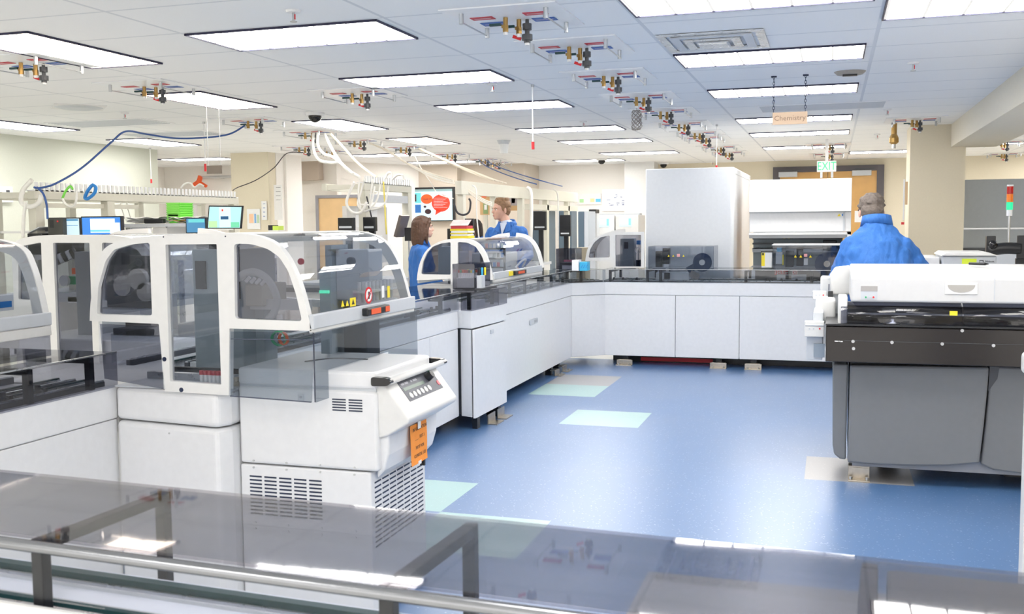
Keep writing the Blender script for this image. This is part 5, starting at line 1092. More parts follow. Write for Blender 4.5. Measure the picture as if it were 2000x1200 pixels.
# ---------------------------------------------------------------- laboratory bench racks
def rack(name, label, X, Ya, Yb, ztop, posts, dep=.45, beam=.07, shelves=(), comb=True, bench=.93, wy=None):
    wa, wb_ = wy or (Ya-.1, Yb+.1)
    t = thing(name, label, 'rack', (X, (Ya+Yb)/2, 0))
    MB().box(X-.04, X+.04, Ya, Yb, ztop-beam, ztop).build('top_beam', OFFW, t, bevel=.004)
    if comb: MB().box(X-dep, X-dep+.05, Ya, Yb, ztop-beam, ztop).build('rear_beam', OFFW, t)
    for y in posts:
        MB().box(X-.04, X+.04, y-.05, y+.05, bench, ztop-beam-.001).build('post', OFFW, t, bevel=.004)
        if comb and X < -6: MB().box(X-dep, X-dep+.05, y-.04, y+.04, bench, ztop-beam-.001).build('rear_post', OFFW, t)
        if comb: MB().box(X-dep+.051, X-.041, y-.03, y+.03, ztop-beam+.01, ztop-.01).build('cross_arm', OFFW, t)
    for z in shelves: MB().box(X-dep+.02, X+.02, Ya+.05, Yb-.05, z-.02, z).build('shelf', WHITE2, t)
    if comb:
        m_ = MB(); n_ = int((Yb-Ya)/.06)
        for k in range(n_): m_.box(X+.03, X+.036, Ya+.01+k*.06, Ya+.045+k*.06, ztop, ztop+.075)
        m_.box(X-.05, X+.036, Ya, Yb, ztop, ztop+.01); m_.build('cable_duct', mat('duct_plastic', (.80, .81, .82), .4), t)
    bench = max(bench, .93); MB().box(X-.75, X+.06, wa, wb_, bench-.04, bench).build('worktop', LGREY, t); MB().box(X-.7, X+.05, wa+.05, wb_-.05, .02, bench-.041).build('base_cabinet', WHITE2, t)
    return t
rk1 = rack('bench_rack', 'long offwhite bench rack with cable duct on top in front of the left wall', -6.5, 7.0, 10.1, 1.84, (7.05, 7.95, 8.95, 10.05), shelves=(1.50,))
MB().box(-6.55, -6.5, 7.1, 8.4, 1.70, 1.74).build('lower_rail', OFFW, rk1)
rk2 = rack('bench_rack', 'short offwhite bench rack wrapped in white cables left of the wall screen', -4.6, 9.44, 10.66, 1.95, (9.5, 10.6), shelves=())
MB().box(-4.64, -4.56, 9.56, 10.54, 1.76, 1.84).build('lower_rail', LGREY, rk2)
rk3 = rack('bench_rack', 'long offwhite post and beam rack behind the standing man', -4.2, 11.2, 16.9, 2.03, (11.3, 12.5, 13.7, 15.0, 16.3), shelves=(), beam=.16, comb=False, bench=.02, wy=(13.75, 15.1))
MB().box(-4.3, -4.16, 14.0, 16.9, 1.72, 1.80).build('lower_rail', OFFW, rk3)
MB().box(-4.85, -4.8, 9.5, 10.5, 1.1, 1.72).build('notice_panel', mat('pale_board', (.78, .76, .74), .7), rk2)
for k, (y, z, w_, h, mm) in enumerate(((9.75, 1.6, .10, .2, PAPER), (9.95, 1.5, .05, .26, ORANGEP), (10.15, 1.62, .16, .2, PAPER), (10.3, 1.35, .1, .12, PAPER), (9.9, 1.28, .12, .12, mat('pale_pink_paper', (.8, .6, .55), .7)))):
    MB().box(-4.799, -4.795, y-w_/2, y+w_/2, z-h/2, z+h/2).build('pinned_paper', mm, rk2)

# cables
def cable(label, pts, r, m_, Yf=None, group='ceiling cables'):
    return MB().tube(arc(pts, 8), r, 8).build('cable', m_, None, smooth=True, label=label, cat='cable', group=group)
def yp(px, py, Y): return Yq(px, py, Y)
cable('long blue cable sagging from the ceiling panel to the left bench rack', [Vector((SP[13].x-.1, SP[13].y, CE-.05)), yp(448, 262, 8.9), yp(400, 269, 8.8), yp(340, 270, 8.5), yp(285, 262, 8.2), yp(245, 257, 7.9), yp(215, 280, 7.7), yp(160, 328, 7.4), yp(110, 358, 7.15), yp(80, 367, 7.05), yp(66, 366, 7.0)], .009, CABLEB)
cable('blue cable dropping from the left rack end to the computer', [yp(72, 366, 6.9), yp(84, 378, 6.9), yp(91, 400, 6.9), yp(93, 428, 6.9)], .009, CABLEB)
cable('thin dark cable from the small ceiling panel down to the left rack', [Vector((SP[15].x, SP[15].y, CE-.08)), yp(560, 300, 12.0), yp(535, 328, 11.7), yp(500, 352, 11.4), yp(465, 366, 11.2), yp(455, 372, 10.3)], .006, CABLEK)
y9 = 9.6
for lb, pts, r in (('thick white cable looping lowest from the panel to the short rack', [yp(612, 262, 10.2), yp(612, 290, 10.0), yp(622, 312, 9.9), yp(645, 318, 9.8), yp(664, 318, 9.7), yp(678, 332, 9.6), yp(700, 345, 9.5)], .017),
    ('thick white cable looping above the lowest one to the short rack', [yp(620, 260, 10.2), yp(621, 285, 10.0), yp(632, 300, 9.9), yp(650, 307, 9.8), yp(664, 318, 9.65), yp(690, 340, 9.5)], .016),
    ('straight white cable slanting from the panel to the short rack', [yp(634, 262, 10.2), yp(645, 285, 10.0), yp(660, 310, 9.8), yp(676, 330, 9.6), yp(702, 346, 9.48)], .016)):
    cable(lb, pts, r, CABLEW)
cable('pale yellow cable slanting from the panel to the short rack', [yp(646, 262, 10.2), yp(668, 285, 10.2), yp(695, 315, 10.0), yp(720, 336, 9.9), yp(735, 346, 9.8)], .013, mat('cream_yellow_cable', (.86, .80, .55), .5))
random.seed(3)
for k in range(5):
    cable('one of the cream cables running from the ceiling to the long rack' if k else 'uppermost cream cable bundle running from the ceiling to the long rack', [yp(722+k*3, 280+k, 11.4), yp(760+k*4, 296+k*3, 11.4), yp(800+k*3, 322+k*2, 11.4), yp(845+k*2, 340+k*3, 11.35), yp(885+k, 352+k*2, 11.3)], .008+.002*(k == 0), CABLEW if k % 2 else mat('cream_cable', (.80, .74, .64), .5), group='cream ceiling cables')
for k in range(4):
    cable('one of the pale cables sloping to the middle of the long rack' if k else 'thickest pale cable sloping to the middle of the long rack', [yp(818+k*3, 290+k, 12.7), yp(845+k*3, 302+k*2, 12.6), yp(890+k*5, 322+k*3, 12.5), yp(930+k*5, 338+k*3, 12.5), yp(965+k*8, 352+k*2, 12.4)], .014-.002*k, mat('cream_cable', (.80, .74, .64), .5), group='pale sloping cables')
for k in range(2):
    cable(('upper' if k else 'lower')+' thin navy cable sloping to the long rack', [yp(935+k*12, 312, 15.6), yp(950+k*20, 325, 15), yp(985+k*28, 340, 14.5), yp(1020+k*40, 352+k*2, 14), yp(1048+k*50, 360+k*4, 13.8+k*1.5)], .008, CABLEB)
for k in range(3):
    cable('one of three thin grey cables fanning from the farthest left-row panel', [yp(965+k*6, 318, 16), yp(990+k*8, 335+k*2, 15.8), yp(1010+k*16, 350+k*3, 15.6)], .007, mat('grey_cable', (.55, .55, .56), .5), group='thin fanning cables')
cable('thin white cable crossing in front of the wall screen', [yp(808, 300, 12.5), yp(820, 325, 12.6), yp(840, 355, 12.8), yp(855, 378, 12.9), yp(885, 388, 11.3)], .007, CABLEW)
cable('yellow cable hanging from the short rack down to the worktop', [yp(749, 355, 9.38), yp(751, 390, 9.38), yp(753, 430, 9.38), yp(755, 458, 9.38)], .008, YCABLE, group='hanging rack cables')
cable('black cable hanging inside the short rack', [yp(716, 384, 9.4), yp(721, 405, 9.4), yp(727, 430, 9.4), yp(732, 452, 9.4)], .008, CABLEK, group='hanging rack cables')
for k, (x0_, y0_) in enumerate(((713, 345), (729, 350), (702, 350))):
    cable(('left', 'middle', 'rear')[k]+' white cable loop draped over the short rack', [yp(x0_, y0_, 9.36), yp(x0_-8+3*k, y0_+30, 9.36), yp(x0_-14+8*k, y0_+55, 9.36), yp(x0_+2, y0_+68-9*k, 9.36), yp(x0_+22, y0_+48, 9.36), yp(x0_+30, y0_+14, 9.36)], .010, CABLEW, group='hanging rack cables')
cable('big white cable loop hanging left of the short rack post', [yp(692, 356, 9.3), yp(679, 385, 9.3), yp(678, 402, 9.3), yp(690, 416, 9.3), yp(706, 414, 9.3), yp(716, 395, 9.3)], .015, CABLEW, group='hanging rack cables')
cable('white cable loops arching above the short rack', [yp(752, 350, 9.9), yp(758, 338, 9.9), yp(765, 339, 9.9), yp(766, 350, 9.9), yp(776, 342, 9.9), yp(786, 343, 9.9), yp(789, 352, 9.9)], .012, CABLEW, group='hanging rack cables')
for k, (px, lb) in enumerate(((928, 'white cable dropping by the long rack front'), (1035, 'thick white cable bundle on the third post of the long rack'), (1087, 'thin white cable on the fourth post of the long rack'))):
    Y_ = (11.1, 13.5, 14.9)[k]; Xo = -4.13
    cable(lb, [yp(px-6, 362+k*4, Y_), yp(px+2, 372+k*4, Y_), yp(px+3, 420, Y_), yp(px+(8 if k == 0 else 2), 470, Y_)], (.008, .025, .012)[k], CABLEW, group='drops on the long rack')
cable('black cable loop hanging on the end post of the long rack', [yp(887, 398, 11.05), yp(893, 415, 11.05), yp(905, 420, 11.05), yp(916, 414, 11.05), yp(919, 396, 11.05), yp(916, 388, 11.05)], .012, CABLEK, group='drops on the long rack')
for k in range(3):
    cable('one of the cream cables fanning down behind the standing man', [yp(908, 366+k*2, 11.4), yp(925, 378+k*3, 11.5), yp(945, 390+k*3, 11.6), yp(960, 396+k*3, 11.7)], .009, mat('cream_cable', (.80, .74, .64), .5), group='cream cables behind the man')
cable('blue coiled hose hanging on the left rack rail', [yp(180, 361, 6.95), yp(187, 366, 6.95), yp(184, 378, 6.95), yp(172, 388, 6.95), yp(166, 386, 6.95), yp(172, 372, 6.95), yp(180, 362, 6.95)], .014, BLUEP, group='left rack hangings')
cable('lime green lanyard hanging on the left rack rail', [yp(142, 370, 6.95), yp(137, 364, 6.95), yp(128, 374, 6.95), yp(122, 388, 6.95)], .010, GREENP, group='left rack hangings')
cable('white tubing loop hanging below the lime lanyard', [yp(122, 388, 6.93), yp(128, 398, 6.93), yp(140, 404, 6.93), yp(148, 396, 6.93), yp(150, 372, 6.93)], .009, CABLEW, group='left rack hangings')
cable('thick white cable loop wrapped round the left rack end', [yp(62, 352, 6.92), yp(45, 372, 6.92), yp(42, 395, 6.92), yp(58, 404, 6.92), yp(76, 396, 6.92), yp(80, 380, 6.92)], .02, CABLEW, group='left rack hangings')
cable('white cable dropping from the left rack end to the bench', [yp(50, 395, 6.9), yp(46, 430, 6.9), yp(45, 464, 6.9)], .014, CABLEW, group='left rack hangings')
for k, px in enumerate((223, 240, 252)): cable(('first', 'second', 'third')[k]+' thin white cable hanging behind the green bins', [yp(px, 378, 8.6), yp(px-4, 398, 8.6), yp(px+4, 428, 8.6)], .006, CABLEW, group='left rack hangings')
cable('pale white tubing arching above the far end of the left rack', [yp(353, 367, 9.6), yp(362, 359, 9.6), yp(372, 358, 9.6), yp(380, 366, 9.6), yp(390, 360, 9.6), yp(398, 364, 9.6)], .010, CABLEW, group='left rack hangings')

# ---------------------------------------------------------------- screens and bench things
S_BLUE = emis('screen_blue', (.05, .25, .75), 1.0); S_PALE = emis('screen_pale', (.62, .80, .90), .95); S_WHITE = emis('screen_white', (.85, .92, .95), .95)
S_TEAL = emis('screen_teal', (.15, .60, .62), 1.0); S_GREEN = emis('screen_green', (.2, .75, .45), .9); S_STEELB = emis('screen_steel_blue', (.08, .28, .50), .9); S_NAVY = emis('screen_navy', (.01, .04, .15), .8)
S_RED = emis('screen_red', (.85, .06, .03), .9); S_ORG = emis('screen_orange', (.9, .12, .03), .9); S_DARK = emis('screen_dark', (.05, .02, .03), .5)
def rect(par, Y, p, m_, name='screen_area', d=0):
    a, b = Yq(p[0], p[3], Y), Yq(p[2], p[1], Y); return MB().box(a.x, b.x, Y-.001-d, Y, a.z, b.z).build(name, m_, par)
def monitor(label, p, Y, scr, bez=2.5, stand_to=.93, name='monitor'):
    a, b = Yq(p[0], p[3], Y), Yq(p[2], p[1], Y); t = thing(name, label, 'monitor', ((a.x+b.x)/2, Y+.05, stand_to))
    MB().box(a.x, b.x, Y, Y+.035, a.z, b.z).build('casing', BLACK, t, bevel=.004)
    s_ = rect(t, Y-.001, (p[0]+bez, p[1]+bez, p[2]-bez, p[3]-bez*.8), scr, 'screen')
    m_ = MB().box((a.x+b.x)/2-.03, (a.x+b.x)/2+.03, Y+.04, Y+.06, stand_to+.016, a.z+.1); m_.build('stand_neck', BLACK, t); MB().box((a.x+b.x)/2-.12, (a.x+b.x)/2+.12, Y-.05, Y+.12, stand_to, stand_to+.015).build('stand_foot', BLACK, t)
    return t, s_
TBZ = 1.30
bt = thing('equipment_bench', 'raised white equipment table carrying the blue-lit monitors behind the hoods', 'table', (-5.4, 7.1, 0))
MB().box(-6.35, -4.35, 6.85, 7.4, TBZ-.04, TBZ).build('top', WHITE2, bt); 
for x in (-6.3, -5.3, -4.4): MB().box(x-.02, x+.02, 7.3, 7.38, 0, TBZ-.041).build('leg', ALU, bt); MB().box(x-.02, x+.02, 6.9, 6.98, 0, TBZ-.041).build('leg', ALU, bt)
t, s_ = monitor('wide monitor with bright blue desktop and white windows at the left', (159, 422, 237, 462), 6.95, S_BLUE, stand_to=TBZ)
rect(s_, 6.948, (177, 427, 224, 455), S_WHITE, 'window'); rect(s_, 6.947, (177, 449, 215, 453), emis('screen_cyan', (.2, .7, .85), .9), 'toolbar'); rect(s_, 6.946, (215, 435, 234, 456), S_WHITE, 'window')
t, s_ = monitor('small pale blue monitor between dark computer and wide blue monitor', (119, 425, 156, 462), 7.05, S_PALE, 2, stand_to=TBZ)
rect(s_, 7.048, (123, 428, 152, 432), S_STEELB, 'toolbar'); rect(s_, 7.048, (128, 440, 152, 441), S_STEELB, 'rule')
t, s_ = monitor('steel blue monitor below the white shelf near the green bins', (363, 425, 402, 456), 7.1, S_STEELB, 2, stand_to=TBZ); rect(s_, 7.098, (368, 428, 399, 435), S_TEAL, 'toolbar')
a, b = Yq(403, 452, 6.95), Yq(475, 402, 6.95); t = thing('laptop', 'open laptop with pale green and teal login screen before the cream column', 'laptop', ((a.x+b.x)/2, 6.95, TBZ))
MB().prism([Yq(404, 447, 6.95).xz, Yq(471, 447, 6.95).xz, Yq(474.5, 402, 6.95).xz, Yq(407.5, 401.5, 6.95).xz], 'y', 6.95, 6.965).build('lid', BLACK, t, bevel=.003)
s_ = MB().prism([Yq(406.5, 445, 6.95).xz, Yq(468.5, 445, 6.95).xz, Yq(472, 404.5, 6.95).xz, Yq(409.5, 404, 6.95).xz], 'y', 6.948, 6.9495).build('screen', emis('screen_mint', (.50, .85, .88), .9), t)
rect(s_, 6.947, (429, 404.8, 450, 444.5), emis('screen_ice', (.72, .90, .93), .95), 'panel'); rect(s_, 6.946, (431, 422.5, 446, 429), emis('screen_login', (.02, .12, .28), .7), 'login_box'); rect(s_, 6.946, (433, 409, 436, 413), S_RED, 'emblem')
rect(s_, 6.947, (451, 434, 467, 444.5), S_GREEN, 'artwork'); rect(s_, 6.947, (408, 432, 424, 444.5), emis('screen_yellowgreen', (.55, .85, .45), .9), 'artwork')
MB().box(a.x+.01, b.x+.04, 6.70, 6.95, a.z-.045, a.z-.03).build('keyboard_base', DGREY, t); MB().box(a.x+.05, b.x-.05, 6.75, 6.94, TBZ, a.z-.046).build('riser', BLACK, t)
a, b = Yq(94, 462, 7.0), Yq(122, 425, 7.0); t = thing('computer_tower', 'dark desktop computer standing at the left rack end', 'computer', ((a.x+b.x)/2, 7.2, TBZ))
MB().box(a.x, b.x-.002, 7.0, 7.25, TBZ, b.z).build('case', mat('charcoal_case', (.05, .05, .045), .4), t, bevel=.006); rect(t, 6.999, (97, 430, 104, 445), BLACK, 'drive_bay'); rect(t, 6.999, (111, 431, 114, 434), RED, 'power_light')
a, b = Yq(62, 466, 7.0), Yq(96, 449, 7.0); t = thing('desk_printer', 'low black printer with an open flap beside the dark computer', 'printer', ((a.x+b.x)/2, 7.1, TBZ)); MB().box(a.x, b.x-.03, 6.95, 7.2, TBZ, b.z-.03).build('body', BLACK, t, bevel=.005); MB().slab([(a.x, 6.96, b.z-.029), (a.x+.12, 6.96, b.z+.02), (a.x+.12, 7.15, b.z+.02), (a.x, 7.15, b.z-.029)], .006).build('flap', LGREY, t)
# shelf with the green bins
gz = Yq(300, 437, 7.65).z
t = thing('instrument_shelf', 'long pale shelf on a white stand carrying papers and green bins', 'shelf', (-5.9, 7.65, 0))
a, b = Yq(236, 445, 7.65), Yq(385, 437, 7.65); MB().box(a.x, b.x, 7.55, 8.05, gz-.03, gz).build('board', LGREY, t)
MB().box(Yq(310, 450, 7.65).x, Yq(337, 450, 7.65).x, 7.57, 7.95, .02, gz-.031).build('stand', WHITE2, t); c = Yq(324, 442, 7.56); MB().cyl((c.x, 7.565, c.z), (c.x, 7.572, c.z), .012).build('knob', BLACK, t); MB().box(a.x+.05, a.x+.1, 7.65, 7.95, .02, gz-.031).build('leg', ALU, t)
a, b = Yq(317, 432, 7.60), Yq(345, 393, 7.60); n_ = 9
for k in range(n_):
    z = gz+.001+k*(b.z-gz)/n_*.92; w0_, w1_ = a.x+.03-.003*k, b.x-.03+.003*k; w0_ -= .0
    m_ = MB(); w_ = .058 if k == 0 else .078; cx0 = (a.x+b.x)/2; h = .09 if k == 0 else .022
    poly = [(cx0-w_*.75, z), (cx0+w_*.75, z), (cx0+w_, z+h), (cx0-w_, z+h)]
    m_.prism(poly, 'y', 7.65, 7.85); m_.build('bin_tray', GREENP, None, bevel=.004, label='bottom lime green bin of the stack, deeper than the others' if k == 0 else 'lime green bin number %d counted up from the bottom of the stack' % (k+1), cat='bin', group='stacked lime green bins')
for lb, px, py, w_, h, mm in (('crumpled white papers piled left of the green bins', 285, 432, .34, .05, PAPER), ('papers and orange folder lying right of the green bins', 365, 430, .30, .06, PAPER)):
    c = Yq(px, py, 7.70); t = thing('paper_pile', lb, 'papers', (c.x, 7.75, gz))
    for k in range(5):
        m_ = MB().sheet([[Vector((c.x+(u-3)*w_/6, 7.63+v*.06, gz+.004+k*.009+.012*math.sin(u*1.7+k)*math.cos(v*1.3+k)+.012)) for u in range(7)] for v in range(5)], .001); m_.build('sheet', mm if k != 1 else (mat('pale_orange', (.85, .55, .2), .7) if px == 365 else PAPER), t)
c = Yq(303, 430, 7.60); MB().box(c.x-.1, c.x+.1, 7.57, 7.62, gz+.001, gz+.045).build('black_stapler', BLACK, None, bevel=.01, label='black flat device lying before the green bins', cat='device')
# wall screen
TY_ = 17.14
a, b = Yq(798, 433, TY_-.08), Yq(887, 365, TY_-.08)
t = thing('wall_screen', 'wall mounted television showing red and orange speech bubbles', 'television', ((a.x+b.x)/2, TY_-.05, a.z))
MB().box(a.x, b.x, TY_-.08, TY_-.02, a.z, b.z).build('casing', BLACK, t, bevel=.006); MB().box(a.x+.2, b.x-.2, TY_-.02, TY_-.001, a.z+.15, b.z-.15).build('wall_mount', STEEL, t)
Ys = TY_-.082
s_ = rect(t, Ys, (800, 369, 883, 431), emis('tv_ice', (.62, .85, .92), .95), 'screen')
rect(s_, Ys-.002, (800, 369, 883, 375), emis('tv_grey_green', (.3, .45, .45), .8), 'top_band'); rect(s_, Ys-.002, (800, 377, 822, 397), S_TEAL, 'picture'); rect(s_, Ys-.004, (802, 380, 813, 394), S_DARK, 'picture_frame'); rect(s_, Ys-.002, (800, 400, 822, 416), emis('tv_blue', (.02, .15, .45), .9), 'calendar')
def bub(cx_, cy, rx__, ry__, m_, d, nm='bubble'):
    q = [Yq(cx_+rx__*math.cos(i*PI/12), cy+ry__*math.sin(i*PI/12), Ys-d) for i in range(24)]; return MB().prism([(p.x, p.z) for p in q], 'y', Ys-d-.001, Ys-d).build(nm, m_, s_)
bub(861, 397, 18, 17, S_RED, .004); bub(833.5, 389, 11.5, 9.5, S_ORG, .006); bub(830, 404, 2.6, 2.2, S_DARK, .004, 'small_bubble'); bub(836, 413.5, 6.2, 5, S_DARK, .004, 'small_bubble')
q = [Yq(*p, Ys-.004) for p in ((852, 408), (864, 412), (850, 420.5))]; MB().prism([(p.x, p.z) for p in q], 'y', Ys-.005, Ys-.004).build('bubble_tail', S_RED, s_)
c = Yq(834, 389, Ys-.008); MB().text('Speak It!', .05, c, (1, 0, 0), (0, 0, 1), ext=.0005).build('lettering', INK, s_)
for k in range(7):
    y_ = 387+k*3.0; rect(s_, Ys-.006, (847, y_, 874-(k % 3)*4, y_+.8), S_WHITE, 'text_line')
# posters and papers on the white far wall
PW = 18.29
def poster(lb, p, Y, m_, cat='poster', name='poster'):
    a, b = Yq(p[0], p[3], Y), Yq(p[2], p[1], Y); t = thing(name, lb, cat, ((a.x+b.x)/2, Y, a.z)); o = MB().box(a.x, b.x, Y-.01, Y-.001, a.z, b.z).build('sheet', m_, t); return t, o
t, o = poster('white poster with small blue plan drawing on the far wall', (1176, 369, 1230, 413), PW, mat('poster_white', (.84, .87, .93), .6))
random.seed(5)
for k in range(14):
    px, py = random.uniform(1184, 1216), random.uniform(380, 402); rect(o, PW-.012, (px, py, px+random.uniform(2, 7), py+1), mat('plan_blue', (.15, .2, .42), .6), 'plan_line')
t, o = poster('white banner with green yellow and blue squares on the far wall', (1128, 378, 1174, 400), PW, PAPER)
rect(o, PW-.012, (1132, 389, 1140, 396), mat('pale_green_sq', (.45, .75, .4), .6), 'green_square'); rect(o, PW-.012, (1153, 388, 1161, 395), mat('pale_yellow_sq', (.9, .75, .4), .6), 'yellow_square'); rect(o, PW-.012, (1163.5, 388.5, 1173, 395), mat('sky_sq', (.15, .55, .85), .6), 'blue_square')
# twin control cabinets
for k, (p, lb) in enumerate((((1160, 420, 1200, 505), 'left beige control cabinet with a lit blue touch panel'), ((1202, 420, 1247, 505), 'right grey control cabinet with a lit blue touch panel'))):
    Yc = 13.4; a, b = Yq(p[0], 470, Yc), Yq(p[2], p[1], Yc); t = thing('control_cabinet', lb, 'cabinet', ((a.x+b.x)/2, Yc+.2, 0)); MB().box(a.x, b.x, Yc, Yc+.5, .02, b.z).build('housing', WHITE2 if k == 0 else LGREY if False else mat('pale_beige_metal', (.70, .68, .65), .4), t, bevel=.006)
    q = (1168, 426, 1191, 444) if k == 0 else (1210, 425, 1234, 443); s_ = rect(t, Yc-.002, q, emis('touch_ice', (.65, .88, .96), .95), 'touch_panel'); rect(s_, Yc-.004, (q[0]+3, q[1]+3, q[2]-8, q[3]-5), S_WHITE, 'window'); rect(s_, Yc-.004, (q[2]-6, q[1]+2, q[2]-2, q[3]-3), emis('touch_sky', (.3, .7, .95), .9), 'menu')
t = thing('wall_frame', 'pale grey framed enclosure above the twin control cabinets', 'enclosure', (-2.8, 14.2, 0)); a, b = Yq(1158, 470, 14.2), Yq(1249, 417, 14.2); MB().box(a.x, b.x, 14.2, 14.4, .02, b.z).build('panel', LGREY, t)
# dark cabinets and monitors behind the long rack
def dcab(lb, p, Y, m_, cat='cabinet', name='dark_cabinet', dep=.4):
    a, b = Yq(p[0], 470, Y), Yq(p[2], p[1], Y); t = thing(name, lb, cat, ((a.x+b.x)/2, Y, 0)); MB().box(a.x, b.x, Y, Y+dep, .02, b.z).build('housing', m_, t, bevel=.01); return t, a, b
SLATE = mat('slate_blue_cabinet', (.09, .135, .18), .4)
t, a, b = dcab('slate blue cabinet with pale side right of the long rack', (1129, 413, 1141, 490), 12.5, SLATE); c = Yq(1149, 413, 12.5); MB().box(b.x+.001, c.x, 12.5, 12.9, .02, b.z).build('pale_side', LGREY, t)
t, a, b = dcab('slate blue cabinet seen between the last posts of the long rack', (1091, 412, 1116, 465), 17.2, SLATE)
t, a, b = dcab('slate blue cabinet seen between the middle posts of the long rack', (1039, 412, 1072, 465), 15.6, SLATE)
a, b = Yq(1150, 417, 13), Yq(1164, 409, 13); t = thing('label_printer', 'small black box device on the wall ledge left of the control cabinets', 'device', (a.x, 13, a.z)); MB().box(a.x, b.x, 13.0, 13.2, a.z, b.z).build('body', BLACK, t, bevel=.005); MB().box(a.x, b.x, 13.05, 13.2, .02, a.z-.001).build('stand', WHITE2, t)
for k, (p, Y, lb) in enumerate((((660, 425, 690, 452), 9.0, 'black monitor back left of the short rack'), ((709, 424, 733, 452), 9.25, 'angled black monitor inside the short rack'), ((908, 427, 924, 460), 11.22, 'black computer beside the yellow file stack'), ((1042, 413, 1066, 450), 13.0, 'dark monitor behind the standing man'), ((1093, 420, 1114, 462), 13.6, 'dark monitor at the end of the long rack'), ((985, 432, 1001, 470), 12.0, 'dark equipment behind the shoulder of the standing man'))):
    a, b = Yq(p[0], p[3], Y), Yq(p[2], p[1], Y); t = thing('monitor', lb, 'monitor', ((a.x+b.x)/2, Y, .93)); MB().box(a.x, b.x, Y, Y+.05, a.z, b.z).build('casing', BLACK, t, bevel=.006); xm_ = (a.x+b.x)/2; zf = .0 if k > 2 else .905; MB().box(xm_-.03, xm_+.03, Y+.051, Y+.09, zf+.02, a.z+.1).build('stand_neck', BLACK, t) ; MB().box(xm_-.1, xm_+.1, Y, Y+.15, zf+.001, zf+.019).build('stand_foot', BLACK, t)
    MB().box(a.x+.02, b.x-.02, Y-.012, Y-.001, a.z+.03, a.z+.05).build('rear_ridge', LGREY, t)
# desk under those monitors
t = thing('side_bench', 'dark-topped bench beneath the monitors left of the short rack', 'bench', (-4.9, 9.1, 0)); MB().box(-5.6, -4.0, 8.95, 9.33, .86, .905).build('top', DGREY, t); MB().box(-5.5, -4.1, 9.0, 9.3, .02, .859).build('base', WHITE2, t)
t = thing('side_bench', 'low bench behind the middle hood carrying files and equipment', 'bench', (-3.95, 11.15, 0)); MB().box(-4.3, -3.78, 10.95, 11.4, .86, .905).build('top', LGREY, t); MB().box(-4.27, -3.8, 11.0, 11.37, .02, .859).build('base', WHITE2, t)
# yellow files
a, b = Yq(880, 466, 11.0), Yq(915, 430, 11.0); t = thing('file_holder', 'stack of yellow and white folders in a holder behind the middle hood', 'files', ((a.x+b.x)/2, 11.1, .906)); zz = [Yq(895, y, 11.0).z for y in (466, 461, 457.5, 455, 451, 447, 441)]; cs_ = [YELLOW, PAPER, YELLOW, PAPER, YELLOW, REDL, PAPER]
MB().box(a.x, b.x, 11.0, 11.2, .906, zz[0]-.001).build('holder_box', PAPER, t)
for k in range(6): MB().box(a.x+.01*(k % 2), b.x-.01*(k % 3), 10.99, 11.2, zz[k], zz[k+1]-.002).build('folder', cs_[k], t)
MB().slab([(a.x, 10.98, zz[6]), (b.x, 10.98, zz[6]), (b.x, 11.1, b.z), (a.x, 11.1, b.z)], .004).build('top_sheet', mat('printed_sheet', (.72, .62, .62), .6, var=.3, scale=12), t); MB().box(a.x-.04, a.x-.002, 11.0, 11.2, .906, Yq(880, 447, 11.0).z).build('black_end', BLACK, t)
# pin board photos behind the man
for k, (p, mm, lb) in enumerate((((938, 372, 957, 420), mat('cork', (.62, .40, .20), .8), 'cork pin board with small photos behind the standing man'), ((976, 373, 1012, 412), mat('cork', (.62, .40, .20), .8), 'cork pin board right of the standing man head'))):
    t, o = poster(lb, p, 14.6 if k else 14.9, mm, 'pin board', 'pin_board')
    Y_ = (14.6 if k else 14.9)-.012
    for q, m2 in ((((941, 376, 950, 386), ORANGEP), ((944, 396, 953, 418), mat('photo_green', (.25, .35, .15), .6)), ((946, 400, 951, 410), PAPER)) if k == 0 else (((978, 377, 992, 392), PAPER), ((995, 377, 1010, 402), mat('photo_grey', (.45, .4, .4), .6, var=.5, scale=9)), ((999, 384, 1006, 397), mat('photo_brown', (.25, .12, .10), .6)))): rect(o, Y_, q, m2, 'pinned_photo', d=.002 if m2 in (PAPER,) else .0)
    x = Yq((p[0]+p[2])/2, 400, 14.9).x; MB().box(x-.03, x+.03, (14.6 if k else 14.9), (14.6 if k else 14.9)+.05, .02, o.location.z+Yq(950, p[3], 14.8).z).build('support', OFFW, t)
# papers on the left column and alcove
cxY = 12.99
for p, lb in (((484, 408, 508, 448), 'sheet with orange and blue columns pinned on the cream column'),):
    t, o = poster(lb, p, cxY, PAPER, 'notice', 'wall_notice'); rect(o, cxY-.012, (487, 418, 495, 436), mat('peach', (.9, .6, .4), .6), 'orange_block'); rect(o, cxY-.012, (497, 418, 500, 436), mat('soft_blue', (.25, .45, .75), .6), 'blue_block'); rect(o, cxY-.012, (502, 420, 506, 436), mat('soft_green', (.5, .65, .45), .6), 'green_block')
for p, lb, Y_ in (((512, 393, 521, 430), 'narrow blue and white notice on the column edge', 12.98), ((537, 361, 551, 430), 'tall white notice on the right face of the column', 13.1), ((531, 398, 537, 418), 'small brown picture on the right face of the column', 13.15)):
    t, o = poster(lb, p, Y_, PAPER if 'brown' not in lb else mat('brown_pic', (.35, .18, .12), .6), 'notice', 'wall_notice')
    if 'brown' not in lb:
        for k in range(4): rect(o, Y_-.012, (p[0]+2, p[1]+5+k*8, p[2]-3, p[1]+6+k*8), GREYINK if 'tall' in lb else BLUEL, 'print')
t = thing('red_wall_hanger', 'orange red hanger clamp on a grey wall rail behind the left rack', 'clamp', (-9, 15.4, 1.5))  # orange red hanger on a wall rail, unlit
